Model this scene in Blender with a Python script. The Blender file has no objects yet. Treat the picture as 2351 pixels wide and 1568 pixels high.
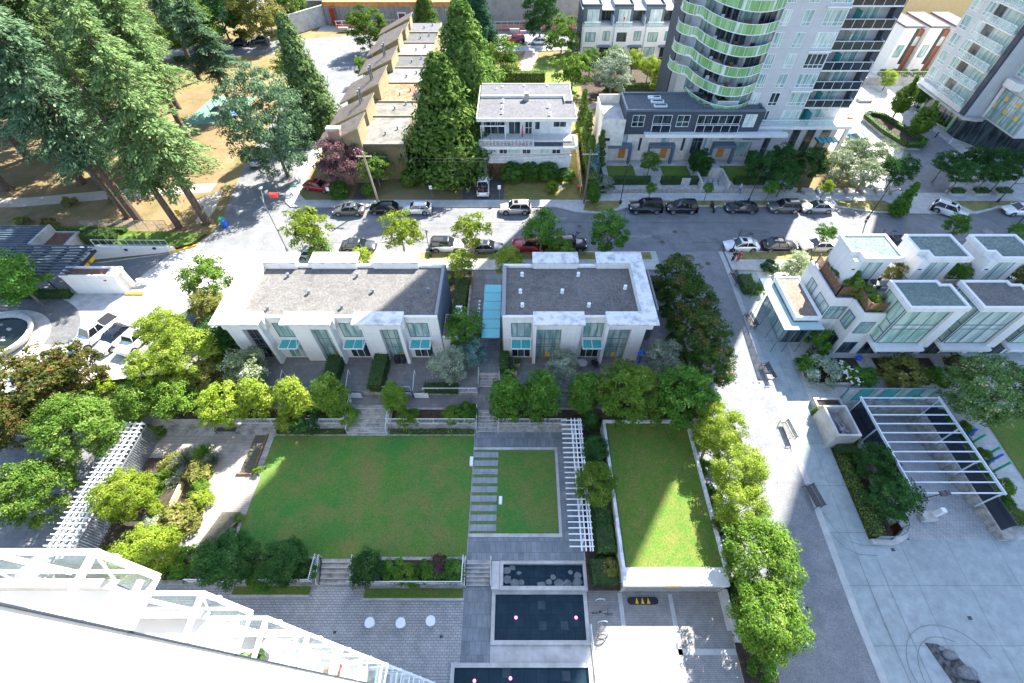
import bpy, math, random
import numpy as np
from mathutils import Vector, Matrix
R_=math.radians
sc=bpy.context.scene
COL=sc.collection
rng=np.random.default_rng(7); random.seed(7)
# ---------------- camera, sky, sun, exposure
PITCH=50.6; CAMH=40.0
cam=bpy.data.cameras.new("camera"); camo=bpy.data.objects.new("camera",cam); COL.objects.link(camo)
camo.location=(0,0,CAMH); camo.rotation_euler=(R_(90-PITCH),0,0)
cam.sensor_width=36; cam.lens=16.0; cam.shift_x=-0.0063; cam.clip_start=0.1; cam.clip_end=2000
sc.camera=camo
SUN_AZ=R_(33.5); SUN_EL=R_(42)
w=bpy.data.worlds.new("World"); sc.world=w; w.use_nodes=True
nt=w.node_tree; sky=nt.nodes.new("ShaderNodeTexSky"); sky.sky_type='NISHITA'; sky.sun_disc=False
sky.sun_elevation=SUN_EL; sky.sun_rotation=SUN_AZ; sky.ozone_density=3.0; sky.air_density=1.0
bg=nt.nodes["Background"]; bg.inputs[1].default_value=0.115
nt.links.new(sky.outputs[0],bg.inputs[0])
sl=bpy.data.lights.new("sun",'SUN'); sl.energy=5.0; sl.angle=R_(0.5); sl.color=(1,.95,.86)
so=bpy.data.objects.new("sun",sl); COL.objects.link(so); so.location=(0,0,120)
sd=Vector((math.cos(SUN_EL)*math.sin(SUN_AZ),math.cos(SUN_EL)*math.cos(SUN_AZ),math.sin(SUN_EL)))
so.rotation_euler=sd.to_track_quat('Z','Y').to_euler()
vs=sc.view_settings; vs.view_transform='Standard'; vs.look='None'; vs.exposure=2.1; vs.gamma=1; vs.use_curve_mapping=False
sc.cycles.max_bounces=6; sc.cycles.transparent_max_bounces=8; sc.cycles.diffuse_bounces=3; sc.cycles.glossy_bounces=2
# ---------------- measured survey: photo point -> ground plan
F_=1044.6; S_,C_=math.sin(R_(PITCH)),math.cos(R_(PITCH)); CX,CY=1190,784
def at(x,y,z=0):
    u,v=x-CX,y-CY; t=(CAMH-z)/(F_*S_+v*C_); return (u*t,(F_*C_-v*S_)*t,z)
def atY(x,y,Y):
    u,v=x-CX,y-CY; t=Y/(F_*C_-v*S_); return (u*t,Y,CAMH-t*(F_*S_+v*C_))
def depth(p): return p[1]*C_-(p[2]-CAMH)*S_
def zl(y): return 0.0 if y>46 else (-2.6 if y<6 else -2.6*(46-y)/40)
# ---------------- materials
MATS={}
def _nt(name):
    m=bpy.data.materials.new(name); m.use_nodes=True; n=m.node_tree
    return m,n,n.nodes["Principled BSDF"]
def mat(name,col,rough=.8,var=.15,scale=2.0,metal=0,bump=0,bscale=25,col2=None,spec=.4,detail=4,ramp=(.35,.65),coat=0):
    if name in MATS: return MATS[name]
    m,n,b=_nt(name); L=n.links.new
    b.inputs['Roughness'].default_value=rough; b.inputs['Metallic'].default_value=metal; b.inputs['Specular IOR Level'].default_value=spec
    b.inputs['Coat Weight'].default_value=coat
    if var>0 or col2:
        g=n.nodes.new('ShaderNodeNewGeometry'); t=n.nodes.new('ShaderNodeTexNoise'); t.inputs['Scale'].default_value=scale; t.inputs['Detail'].default_value=detail; t.inputs['Roughness'].default_value=.65
        L(g.outputs['Position'],t.inputs['Vector'])
        cr=n.nodes.new('ShaderNodeValToRGB'); cr.color_ramp.elements[0].position=ramp[0]; cr.color_ramp.elements[1].position=ramp[1]
        c2=col2 or [min(1,c*(1+var)) for c in col]; c1=col if col2 else [c*(1-var) for c in col]
        cr.color_ramp.elements[0].color=(*c1,1); cr.color_ramp.elements[1].color=(*c2,1)
        L(t.outputs['Fac'],cr.inputs[0]); L(cr.outputs[0],b.inputs['Base Color'])
    else: b.inputs['Base Color'].default_value=(*col,1)
    if bump:
        g=n.nodes.new('ShaderNodeNewGeometry'); t=n.nodes.new('ShaderNodeTexNoise'); t.inputs['Scale'].default_value=bscale; t.inputs['Detail'].default_value=3
        L(g.outputs['Position'],t.inputs['Vector']); bp=n.nodes.new('ShaderNodeBump'); bp.inputs['Strength'].default_value=bump; bp.inputs['Distance'].default_value=.05
        L(t.outputs['Fac'],bp.inputs['Height']); L(bp.outputs[0],b.inputs['Normal'])
    MATS[name]=m; return m
def mix3(name,cols,scales,rough=.9,bump=.3,bscale=30,wave=None):
    """large patches + fine mottling of three natural colours"""
    m,n,b=_nt(name); L=n.links.new; b.inputs['Roughness'].default_value=rough; b.inputs['Specular IOR Level'].default_value=.2
    g=n.nodes.new('ShaderNodeNewGeometry')
    def nz(s,d=5):
        t=n.nodes.new('ShaderNodeTexNoise'); t.inputs['Scale'].default_value=s; t.inputs['Detail'].default_value=d; t.inputs['Roughness'].default_value=.7; L(g.outputs['Position'],t.inputs['Vector']); return t.outputs['Fac']
    def rmp(f,a,c):
        r=n.nodes.new('ShaderNodeMapRange'); r.inputs[1].default_value=a; r.inputs[2].default_value=c; L(f,r.inputs[0]); return r.outputs[0]
    def mx(f,a,c):
        x=n.nodes.new('ShaderNodeMix'); x.data_type='RGBA'; L(f,x.inputs[0])
        for s,k in ((6,a),(7,c)):
            if isinstance(k,tuple): x.inputs[s].default_value=(*k,1)
            else: L(k,x.inputs[s])
        return x.outputs[2]
    k=mx(rmp(nz(scales[0]),.38,.62),cols[0],cols[1]); k=mx(rmp(nz(scales[1],8),.42,.68),k,cols[2])
    hs=n.nodes.new('ShaderNodeMix'); hs.data_type='RGBA'; hs.blend_type='MULTIPLY'; hs.inputs[0].default_value=1
    L(k,hs.inputs[6]); fr=n.nodes.new('ShaderNodeMapRange'); fr.inputs[1].default_value=.3; fr.inputs[2].default_value=.7; fr.inputs[3].default_value=.7; fr.inputs[4].default_value=1.25
    L(nz(bscale*.5,2),fr.inputs[0]); L(fr.outputs[0],hs.inputs[7]); L(hs.outputs[2],b.inputs['Base Color'])
    t=nz(bscale,3); bp=n.nodes.new('ShaderNodeBump'); bp.inputs['Strength'].default_value=bump; bp.inputs['Distance'].default_value=.06; L(t,bp.inputs['Height']); L(bp.outputs[0],b.inputs['Normal'])
    MATS[name]=m; return m
def pave(name,c1,c2,mortar,bw,bh,ms=.02,rough=.8,off=.5,rot=0,spec=.4,bump=.15,wall=False,stain=0,nz=(.78,1.2)):
    m,n,b=_nt(name); L=n.links.new; b.inputs['Roughness'].default_value=rough; b.inputs['Specular IOR Level'].default_value=spec
    g=n.nodes.new('ShaderNodeNewGeometry'); mp=n.nodes.new('ShaderNodeMapping'); mp.inputs['Rotation'].default_value=(0,0,rot); L(g.outputs['Position'],mp.inputs[0])
    t=n.nodes.new('ShaderNodeTexBrick'); t.offset=off; t.inputs['Scale'].default_value=1; t.inputs['Brick Width'].default_value=bw; t.inputs['Row Height'].default_value=bh; t.inputs['Mortar Size'].default_value=ms
    t.inputs['Color1'].default_value=(*c1,1); t.inputs['Color2'].default_value=(*c2,1); t.inputs['Mortar'].default_value=(*mortar,1); L(mp.outputs[0],t.inputs['Vector'])
    if wall:
        sx=n.nodes.new('ShaderNodeSeparateXYZ'); L(g.outputs['Position'],sx.inputs[0]); ad=n.nodes.new('ShaderNodeMath'); L(sx.outputs[0],ad.inputs[0]); L(sx.outputs[1],ad.inputs[1]); cb=n.nodes.new('ShaderNodeCombineXYZ'); L(ad.outputs[0],cb.inputs[0]); L(sx.outputs[2],cb.inputs[1]); L(cb.outputs[0],mp.inputs[0])
    z=n.nodes.new('ShaderNodeTexNoise'); z.inputs['Scale'].default_value=1.1; z.inputs['Detail'].default_value=8; z.inputs['Roughness'].default_value=.7; L(g.outputs['Position'],z.inputs['Vector'])
    r=n.nodes.new('ShaderNodeMapRange'); r.inputs[1].default_value=.3; r.inputs[2].default_value=.7; r.inputs[3].default_value=nz[0]; r.inputs[4].default_value=nz[1]; L(z.outputs['Fac'],r.inputs[0])
    x=n.nodes.new('ShaderNodeMix'); x.data_type='RGBA'; x.blend_type='MULTIPLY'; x.inputs[0].default_value=1; L(t.outputs['Color'],x.inputs[6]); L(r.outputs[0],x.inputs[7]); col=x.outputs[2]
    if stain:
        zs=n.nodes.new('ShaderNodeTexNoise'); zs.inputs['Scale'].default_value=1; zs.inputs['Detail'].default_value=6; ms_=n.nodes.new('ShaderNodeMapping'); ms_.inputs['Scale'].default_value=(2.6,2.6,.22); L(g.outputs['Position'],ms_.inputs[0]); L(ms_.outputs[0],zs.inputs['Vector'])
        rs_=n.nodes.new('ShaderNodeMapRange'); rs_.inputs[1].default_value=.5; rs_.inputs[2].default_value=.75; rs_.inputs[3].default_value=1; rs_.inputs[4].default_value=1-stain; L(zs.outputs['Fac'],rs_.inputs[0])
        x2=n.nodes.new('ShaderNodeMix'); x2.data_type='RGBA'; x2.blend_type='MULTIPLY'; x2.inputs[0].default_value=1; L(col,x2.inputs[6]); L(rs_.outputs[0],x2.inputs[7]); col=x2.outputs[2]
    L(col,b.inputs['Base Color'])
    bp=n.nodes.new('ShaderNodeBump'); bp.inputs['Strength'].default_value=bump; bp.inputs['Distance'].default_value=.02; bp.invert=True; L(t.outputs['Fac'],bp.inputs['Height']); L(bp.outputs[0],b.inputs['Normal'])
    MATS[name]=m; return m
def glass(name,col,rough=.06,alpha=None,spec=.6):
    m,n,b=_nt(name); b.inputs['Base Color'].default_value=(*col,1); b.inputs['Roughness'].default_value=rough; b.inputs['Specular IOR Level'].default_value=spec
    if alpha is not None: b.inputs['Alpha'].default_value=alpha
    MATS[name]=m; return m
def curtain(name,c1,c2,sc_=(2.2,2.2,.35)):
    """window glass with blinds or rooms behind it: streaky tone under a glossy coat"""
    m,n,b=_nt(name); L=n.links.new; b.inputs['Roughness'].default_value=.12; b.inputs['Specular IOR Level'].default_value=.6
    g=n.nodes.new('ShaderNodeNewGeometry'); mp=n.nodes.new('ShaderNodeMapping'); mp.inputs['Scale'].default_value=sc_; L(g.outputs['Position'],mp.inputs[0])
    t=n.nodes.new('ShaderNodeTexNoise'); t.inputs['Scale'].default_value=1; t.inputs['Detail'].default_value=3; L(mp.outputs[0],t.inputs['Vector'])
    cr=n.nodes.new('ShaderNodeValToRGB'); cr.color_ramp.elements[0].position=.4; cr.color_ramp.elements[1].position=.6; cr.color_ramp.elements[0].color=(*c1,1); cr.color_ramp.elements[1].color=(*c2,1)
    L(t.outputs['Fac'],cr.inputs[0]); L(cr.outputs[0],b.inputs['Base Color']); MATS[name]=m; return m
def leafm(name,c1,c2,c3=None,trans=.4):
    m=bpy.data.materials.new(name); m.use_nodes=True; n=m.node_tree; L=n.links.new
    for k in list(n.nodes): n.nodes.remove(k)
    o=n.nodes.new('ShaderNodeOutputMaterial'); g=n.nodes.new('ShaderNodeNewGeometry'); cr=n.nodes.new('ShaderNodeValToRGB')
    e=cr.color_ramp.elements; e[0].color=(*c1,1); e[1].color=(*c2,1); e[0].position=.1; e[1].position=.8
    if c3: k=e.new(1.0); k.color=(*c3,1)  # lightest leaf tone; in the greens it paints sunlit highlights into random leaves
    tn=n.nodes.new('ShaderNodeTexNoise'); tn.inputs['Scale'].default_value=.9; tn.inputs['Detail'].default_value=2; L(g.outputs['Position'],tn.inputs['Vector'])
    ma=n.nodes.new('ShaderNodeMath'); ma.operation='MULTIPLY_ADD'; ma.inputs[1].default_value=1.5; ma.inputs[2].default_value=-.55; L(tn.outputs['Fac'],ma.inputs[0]); mb=n.nodes.new('ShaderNodeMath'); mb.operation='MULTIPLY_ADD'; mb.inputs[1].default_value=.65; L(g.outputs['Random Per Island'],mb.inputs[0]); L(ma.outputs[0],mb.inputs[2]); L(mb.outputs[0],cr.inputs[0])
    oi=n.nodes.new('ShaderNodeObjectInfo'); hv=n.nodes.new('ShaderNodeHueSaturation'); L(cr.outputs[0],hv.inputs['Color'])
    r=n.nodes.new('ShaderNodeMapRange'); r.inputs[3].default_value=.8; r.inputs[4].default_value=1.2; L(oi.outputs['Random'],r.inputs[0]); L(r.outputs[0],hv.inputs['Value'])
    d=n.nodes.new('ShaderNodeBsdfDiffuse'); t=n.nodes.new('ShaderNodeBsdfTranslucent'); x=n.nodes.new('ShaderNodeMixShader'); x.inputs[0].default_value=trans
    L(hv.outputs[0],d.inputs[0]); L(hv.outputs[0],t.inputs[0]); L(d.outputs[0],x.inputs[1]); L(t.outputs[0],x.inputs[2]); L(x.outputs[0],o.inputs[0])
    MATS[name]=m; return m
# ---------------- objects
OFF={}
def tag(o,label=None,cat=None,group=None,kind=None):
    if label: o['label']=label
    if cat: o['category']=cat
    if group: o['group']=group
    if kind: o['kind']=kind
    return o
def thing(name,label,cat,loc=(0,0,0),group=None,rz=0):
    o=bpy.data.objects.new(name,None); o.empty_display_size=.3; COL.objects.link(o); o.location=loc; o.rotation_euler=(0,0,rz); OFF[o.name]=Vector(loc)
    return tag(o,label,cat,group)
class MB:
    def __init__(s): s.v=[]; s.f=[]; s.m=[]
    def add(s,vs,fs,m=0):
        k=len(s.v); s.v+= [tuple(a) for a in vs]; s.f+=[tuple(i+k for i in f) for f in fs]; s.m+=[m]*len(fs); return s
    def quad(s,a,b,c,d,m=0): return s.add([a,b,c,d],[(0,1,2,3)],m)
    def box(s,x0,x1,y0,y1,z0,z1,m=0):
        return s.add([(x0,y0,z0),(x1,y0,z0),(x1,y1,z0),(x0,y1,z0),(x0,y0,z1),(x1,y0,z1),(x1,y1,z1),(x0,y1,z1)],[(3,2,1,0),(4,5,6,7),(0,1,5,4),(1,2,6,5),(2,3,7,6),(3,0,4,7)],m)
    def obox(s,c,ax,L,W,z0,z1,m=0):
        """box centred on c=(x,y), long axis angle ax"""
        ca,sa=math.cos(ax),math.sin(ax); p=[]
        for z in (z0,z1):
            for a,b in ((-1,-1),(1,-1),(1,1),(-1,1)): p.append((c[0]+a*L/2*ca-b*W/2*sa,c[1]+a*L/2*sa+b*W/2*ca,z))
        return s.add(p,[(3,2,1,0),(4,5,6,7),(0,1,5,4),(1,2,6,5),(2,3,7,6),(3,0,4,7)],m)
    def prism(s,poly,z0,z1,m=0,mt=None):
        a=sum(poly[i][0]*poly[(i+1)%len(poly)][1]-poly[(i+1)%len(poly)][0]*poly[i][1] for i in range(len(poly)))
        if a<0: poly=poly[::-1]
        n=len(poly); vs=[(p[0],p[1],z0) for p in poly]+[(p[0],p[1],z1) for p in poly]
        s.add(vs,[(i,(i+1)%n,n+(i+1)%n,n+i) for i in range(n)]+[tuple(range(n-1,-1,-1))],m)
        return s.add([(p[0],p[1],z1) for p in poly],[tuple(range(n))],m if mt is None else mt)
    def sheet(s,poly,z,m=0):
        a=sum(poly[i][0]*poly[(i+1)%len(poly)][1]-poly[(i+1)%len(poly)][0]*poly[i][1] for i in range(len(poly)))
        if a<0: poly=poly[::-1]
        zz=z if callable(z) else (lambda y:z)
        return s.add([(p[0],p[1],zz(p[1])) for p in poly],[tuple(range(len(poly)))],m)
    def tube(s,p,q,r,m=0,n=6,r2=None):
        p,q=Vector(p),Vector(q); d=q-p
        if d.length<1e-6: return s
        k=d.normalized(); u=k.orthogonal().normalized(); w_=k.cross(u); r2=r if r2 is None else r2; vs=[]
        for c,rr in ((p,r),(q,r2)):
            for i in range(n): a=2*math.pi*i/n; vs.append(c+u*math.cos(a)*rr+w_*math.sin(a)*rr)
        return s.add(vs,[(i,(i+1)%n,n+(i+1)%n,n+i) for i in range(n)]+[tuple(range(n-1,-1,-1)),tuple(range(n,2*n))],m)
    def path(s,pts,r,m=0,n=6):
        for a,b in zip(pts,pts[1:]): s.tube(a,b,r,m,n)
        return s
    def ell(s,c,rx,ry,rz,m=0,nu=10,nv=6):
        vs=[(c[0],c[1],c[2]-rz)]
        for j in range(1,nv):
            t=-math.pi/2+math.pi*j/nv
            for i in range(nu): a=2*math.pi*i/nu; vs.append((c[0]+rx*math.cos(t)*math.cos(a),c[1]+ry*math.cos(t)*math.sin(a),c[2]+rz*math.sin(t)))
        vs.append((c[0],c[1],c[2]+rz)); fs=[]
        for i in range(nu): fs.append((0,1+(i+1)%nu,1+i))
        for j in range(nv-2):
            for i in range(nu): a=1+j*nu; fs.append((a+i,a+(i+1)%nu,a+nu+(i+1)%nu,a+nu+i))
        a=1+(nv-2)*nu
        for i in range(nu): fs.append((a+i,a+(i+1)%nu,len(vs)-1))
        return s.add(vs,fs,m)
    def lathe(s,c,prof,m=0,n=16):
        """prof: list of (radius, z)"""
        vs=[]; fs=[]
        for r,z in prof:
            for i in range(n): a=2*math.pi*i/n; vs.append((c[0]+r*math.cos(a),c[1]+r*math.sin(a),c[2]+z))
        for j in range(len(prof)-1):
            for i in range(n): fs.append((j*n+i,j*n+(i+1)%n,(j+1)*n+(i+1)%n,(j+1)*n+i))
        fs.append(tuple(range(n-1,-1,-1))); k=(len(prof)-1)*n; fs.append(tuple(range(k,k+n)))
        return s.add(vs,fs,m)
    def build(s,name,mats,parent=None,smooth=False,bevel=0,label=None,cat=None,group=None,kind=None):
        me=bpy.data.meshes.new(name); off=OFF.get(parent.name,Vector()) if parent else Vector()
        me.from_pydata([(a[0]-off[0],a[1]-off[1],a[2]-off[2]) for a in s.v],[],s.f)
        if not isinstance(mats,(list,tuple)): mats=[mats]
        for k in mats: me.materials.append(k)
        me.polygons.foreach_set('material_index',s.m)
        if smooth: me.polygons.foreach_set('use_smooth',[True]*len(s.f))
        o=bpy.data.objects.new(name,me); COL.objects.link(o)
        if parent: o.parent=parent; OFF[o.name]=off
        if bevel:
            b=o.modifiers.new('bevel','BEVEL'); b.width=bevel; b.segments=2; b.limit_method='ANGLE'
        return tag(o,label,cat,group,kind)
def copy_tree(o,parent=None,loc=None,rz=None,label=None,group=None,scale=None):
    c=o.copy(); COL.objects.link(c); OFF[c.name]=OFF.get(o.name,Vector())
    if parent: c.parent=parent
    if loc is not None: c.location=loc
    if rz is not None: c.rotation_euler=(0,0,rz)
    if scale is not None: c.scale=scale if hasattr(scale,'__len__') else (scale,)*3
    if label: c['label']=label
    if group: c['group']=group
    for ch in o.children: copy_tree(ch,c)
    return c
# palette
ASPH=mix3('asphalt',[(.17,.175,.18),(.22,.22,.22),(.14,.145,.15)],[.12,.5],rough=.85,bump=.25,bscale=35)
DRIVE=mix3('driveway_dark',[(.09,.09,.095),(.12,.12,.12),(.07,.07,.07)],[.2,1.2])
CONC=pave('concrete_walk',(.43,.43,.41),(.40,.40,.385),(.24,.24,.23),1.5,1.5,.012,off=0)
CONCP=mat('concrete_plain',(.42,.41,.39),var=.2,scale=.8,rough=.8)
CONCD=mat('concrete_weathered',(.30,.29,.27),var=.35,scale=1.5,rough=.85)
PLAZA=pave('plaza_concrete',(.27,.31,.31),(.30,.34,.335),(.17,.18,.18),4.2,4.2,.02,off=0)
LANE=mix3('lane_aggregate',[(.205,.21,.215),(.24,.243,.245),(.175,.18,.185)],[.15,.9],bump=.5,bscale=22)
BRICKG=pave('brick_paving_grey',(.31,.31,.305),(.37,.365,.35),(.15,.15,.15),.37,.19,.018)
BRICKC=pave('brick_paving_court',(.24,.23,.22),(.285,.27,.25),(.14,.135,.13),.24,.12,.014)
HERR=pave('ramp_paving',(.33,.345,.35),(.39,.40,.40),(.2,.21,.21),.5,.18,.016,rot=.6)
SLATE=pave('slate_paving',(.135,.155,.17),(.20,.22,.235),(.08,.09,.1),.45,.9,.012,rough=.55)
PATIO=pave('patio_slabs',(.16,.155,.155),(.19,.185,.18),(.10,.10,.10),.6,.6,.012)
DECKP=pave('timber_deck',(.28,.25,.215),(.33,.30,.26),(.16,.14,.12),2.4,.16,.016)
RINGP=pave('sett_paving',(.12,.125,.13),(.17,.17,.17),(.07,.07,.07),.22,.12,.014)
LAWN=mix3('lawn_grass',[(.09,.175,.03),(.045,.175,.032),(.16,.16,.05)],[.13,.45],bump=.5,bscale=18)
LAWNG=mix3('green_lawn',[(.072,.155,.022),(.095,.17,.024),(.16,.16,.04)],[.3,.9],bump=.6,bscale=14)
DRYG=mix3('dry_grass',[(.20,.145,.065),(.25,.185,.088),(.13,.13,.045)],[.10,.5],bump=.4,bscale=20)
STRIPG=mix3('boulevard_grass',[(.24,.21,.075),(.12,.15,.04),(.30,.23,.10)],[.4,1.4],bump=.5,bscale=16)
PARKG=mix3('park_ground',[(.20,.13,.066),(.265,.185,.10),(.12,.115,.045)],[.09,.3],bump=.3,bscale=12)
DIRT=mix3('bare_soil',[(.055,.040,.030),(.08,.06,.045),(.035,.027,.02)],[.6,2],bump=.5,bscale=14)
MULCH=mix3('red_mulch',[(.16,.085,.06),(.22,.12,.085),(.10,.06,.045)],[.6,2],bump=.5,bscale=14)
GRAVEL=mix3('roof_gravel',[(.11,.104,.098),(.16,.15,.14),(.175,.17,.16)],[.22,1.3],bump=.8,bscale=9)
GRAVELG=mix3('roof_gravel_green',[(.14,.19,.17),(.20,.25,.22),(.10,.14,.14)],[.25,2.0],bump=.8,bscale=9)
WHITE=pave('white_render',(.70,.69,.67),(.73,.72,.70),(.50,.49,.48),2.4,1.55,.012,off=0,wall=True,stain=.10,bump=.05,rough=.7,nz=(.95,1.04))
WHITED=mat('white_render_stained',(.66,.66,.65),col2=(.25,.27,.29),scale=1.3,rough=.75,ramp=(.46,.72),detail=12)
WMETAL=mat('white_metal',(.72,.74,.75),var=.04,rough=.35,spec=.5)
GMETAL=mat('grey_metal',(.19,.20,.22),var=.08,rough=.4,metal=.3)
DMETAL=mat('dark_metal',(.035,.037,.042),var=.1,rough=.45)
NAVY=mat('dark_slate_panel',(.045,.055,.075),var=.1,scale=.8,rough=.6)
NAVYT=mat('slate_blue_metal',(.10,.135,.17),var=.1,rough=.45)
PANEL=pave('grey_panel',(.47,.48,.495),(.49,.50,.51),(.36,.37,.39),1.35,1.35,.014,off=0,rough=.6,bump=.03,wall=True,stain=.08,nz=(.93,1.05))
TEALG=glass('turquoise_glass',(.07,.42,.46),rough=.12)
TEALP=glass('teal_awning_glass',(.05,.33,.33),rough=.12)
GTEAL=curtain('teal_window_glass',(.16,.30,.30),(.42,.52,.48))
GDARK=curtain('dark_window_glass',(.012,.018,.022),(.06,.085,.09))
GPALE=curtain('pale_window_glass',(.35,.46,.44),(.62,.68,.62))
GGREEN=curtain('green_curtain_glass',(.24,.40,.33),(.50,.62,.52))
GCLEAR=glass('clear_balustrade_glass',(.55,.72,.70),rough=.05,alpha=.35)
GSMOKE=glass('smoked_balustrade_glass',(.02,.03,.045),rough=.06,alpha=.82)
GLIME=curtain('green_balcony_glass',(.15,.33,.12),(.27,.47,.24),(1.1,1.1,.15))
YELLOW=mat('yellow_paint',(.75,.43,.02),var=.05,rough=.5)
ORANGE=mat('orange_door',(.50,.20,.035),var=.15,rough=.5)
BRICKR=pave('red_brick',(.30,.11,.07),(.24,.09,.06),(.35,.3,.27),.22,.075,.012,wall=True)
WOOD=mat('brown_wood',(.20,.10,.055),var=.3,scale=6,rough=.75)
WOODL=mat('weathered_pole_wood',(.36,.30,.24),var=.25,scale=8,rough=.85)
TIMB=mat('tan_timber',(.50,.38,.22),var=.2,scale=6,rough=.8)
TRUNK=mat('bark_brown',(.10,.072,.055),var=.4,scale=6,rough=.95,bump=.6,bscale=14)
TRUNKG=mat('bark_grey',(.17,.15,.13),var=.3,scale=6,rough=.95,bump=.5,bscale=14)
RUBBER=mat('black_rubber',(.02,.02,.02),var=.1,rough=.7)
RED=mat('red_plastic',(.55,.03,.02),var=.05,rough=.4)
BLUE=mat('blue_plastic',(.03,.12,.55),var=.05,rough=.5)
GREENP=mat('green_plastic',(.02,.35,.16),var=.05,rough=.5)
# ================= SETTING
def flat(name,poly,z,m,kind='structure'):
    return MB().sheet(poly,z).build(name,m,kind=kind)
def slab(name,poly,z0,z1,m,kind='structure',mt=None):
    return MB().prism(poly,z0,z1,0,None if mt is None else 1).build(name,[m] if mt is None else [m,mt],kind=kind)
def rect(x0,x1,y0,y1): return [(x0,y0),(x1,y0),(x1,y1),(x0,y1)]
def arc(cx,cy,r,a0,a1,n=10,ry=None):
    ry=r if ry is None else ry
    return [(cx+r*math.cos(R_(a0+(a1-a0)*i/n)),cy+ry*math.sin(R_(a0+(a1-a0)*i/n))) for i in range(n+1)]
g=MB()
g.quad((-400,48.7,-.06),(400,48.7,-.06),(400,600,-.06),(-400,600,-.06)); g.quad((-400,29.5,-.06),(17,29.5,-.06),(17,48.7,-.06),(-400,48.7,-.06)); g.quad((17,48.7,-6.5),(400,48.7,-6.5),(400,48.7,-.06),(17,48.7,-.06)); g.quad((17,29.5,-6.5),(17,48.7,-6.5),(17,48.7,-.06),(17,29.5,-.06)); g.quad((17,29.5,-6.5),(400,29.5,-6.5),(400,48.7,-6.5),(17,48.7,-6.5)); g.quad((-400,29.5,-6.5),(17,29.5,-6.5),(17,29.5,-.06),(-400,29.5,-.06)); g.quad((-400,-200,-6.5),(400,-200,-6.5),(400,29.5,-6.5),(-400,29.5,-6.5))
g.build('ground',DRYG,kind='structure')
# park on the left
flat('park_ground',[(-160,52.3),(-49,52.3),(-45.5,55),(-45.2,58),(-46.6,64),(-48,72),(-50,100),(-52,112),(-160,96)],-.02,PARKG)
MB().sheet([(-120,57),(-75,59),(-60,61.5),(-48,63),(-48,65.5),(-60,64.2),(-75,61.5),(-120,60)],.0).build('park_path',mix3('path_gravel',[(.42,.36,.29),(.48,.42,.34),(.36,.31,.25)],[.3,1]),kind='structure')
flat('park_path',[(-49.5,60.5),(-46.2,63.5),(-45.2,58),(-45.5,55),(-47,55.5),(-47.2,59)],.004,MATS['path_gravel'])
flat('upper_lawn',[(-75,99),(-50,103),(-52,113),(-75,108)],-.01,DRYG)
# streets
flat('street',[(-43.6,48.7),(120,48.7),(120,58.8),(-34,58.8),(-36,61.5),(-35.6,70),(-33.5,90),(-29,112),(-30,124),(60,131),(150,140),(150,148),(40,138.5),(-30,136.5),(-52,131.5),(-100,122),(-160,108),(-160,99),(-100,112.5),(-60,121),(-48.5,119),(-47,100),(-46.2,80),(-45.3,68),(-44.3,62),(-43.4,57),(-43.2,53)],-.03,ASPH)
flat('street_patch',[(-30,52.3),(22,52.2),(60,52.4),(60,52.7),(22,52.5),(-30,52.6)],-.022,mat('tar_seam',(.17,.17,.17),var=.2,scale=3))
flat('driveway',[(-43.6,48.7),(-43.2,53),(-44.4,50),(-46.6,48.55),(-60,45.6),(-90,45.6),(-90,20),(-31.5,29.5),(-31,48.7)],-.035,CONCP)
# drop-off circle: sett ring, pale disc
ring=arc(-59.6,32.4,8.9,0,360,48,7.8); inn=arc(-60.0,32.4,6.2,0,360,48,5.4)
rm=MB()
for i in range(40): rm.quad((*ring[i],-.025),(*ring[i+1],-.025),(*inn[i+1],-.025),(*inn[i],-.025))
rm.build('paving_ring',RINGP,kind='structure')
# pavements north side
K=.12
slab('north_pavement',[(-34.2,58.95),(5.5,58.9),(8.5,57.6),(12,57.3),(15,58.2),(17,59.05),(47,59.05),(49.5,58.6),(52.5,57.6),(58.6,57.3),(67.8,57.3),(70.5,58.2),(72.6,58.9),(110,58.9),(110,62.6),(17,62.6),(11.4,62.3),(10.5,60.7),(-32.5,60.7),(-34,62.5),(-34.2,90),(-35.6,90),(-36,62.5),(-35.4,60.2)],-.3,K,CONC)
flat('boulevard_grass',[(9.6,58.0),(12,57.6),(14.8,58.5),(16,60.5),(10.3,60.4)],K+.006,STRIPG)
flat('boulevard_grass',rect(16.8,47,59.25,60.5),K+.006,STRIPG)
flat('boulevard_grass',[(48,59.2),(52.8,57.8),(58.0,57.6),(55.6,60.5),(48,60.5)],K+.006,STRIPG)
flat('boulevard_grass',[(67.5,57.7),(70.5,58.5),(72,59.2),(84,59.2),(84,60.4),(65.8,60.4)],K+.006,STRIPG)
flat('house_lawn',[(-34.5,62.5),(-33,60.8),(-10.9,60.8),(-9.3,66.5),(-34.8,67)],-.01,mix3('tan_dry_grass',[(.21,.17,.08),(.14,.15,.05),(.25,.19,.10)],[.2,.8],bump=.4,bscale=16))  # tan dry grass with olive and paler patches
flat('house_lawn',[(-2.2,60.8),(10.3,60.8),(11,64),(11.5,86),(8.6,86),(8.5,66.5),(-2.2,66.5)],-.01,mix3('golden_dry_grass',[(.22,.18,.055),(.14,.16,.04),(.28,.21,.08)],[.25,.9],bump=.4,bscale=16))  # yellower dry grass with olive and golden patches
flat('house_drive',rect(-8.6,-2.3,60.8,67.2),-.005,DRIVE)
flat('footpath',[(-25.5,60.8),(-23.3,60.8),(-23,66.3),(-25.4,66.3)],-.004,DRIVE)
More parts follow.
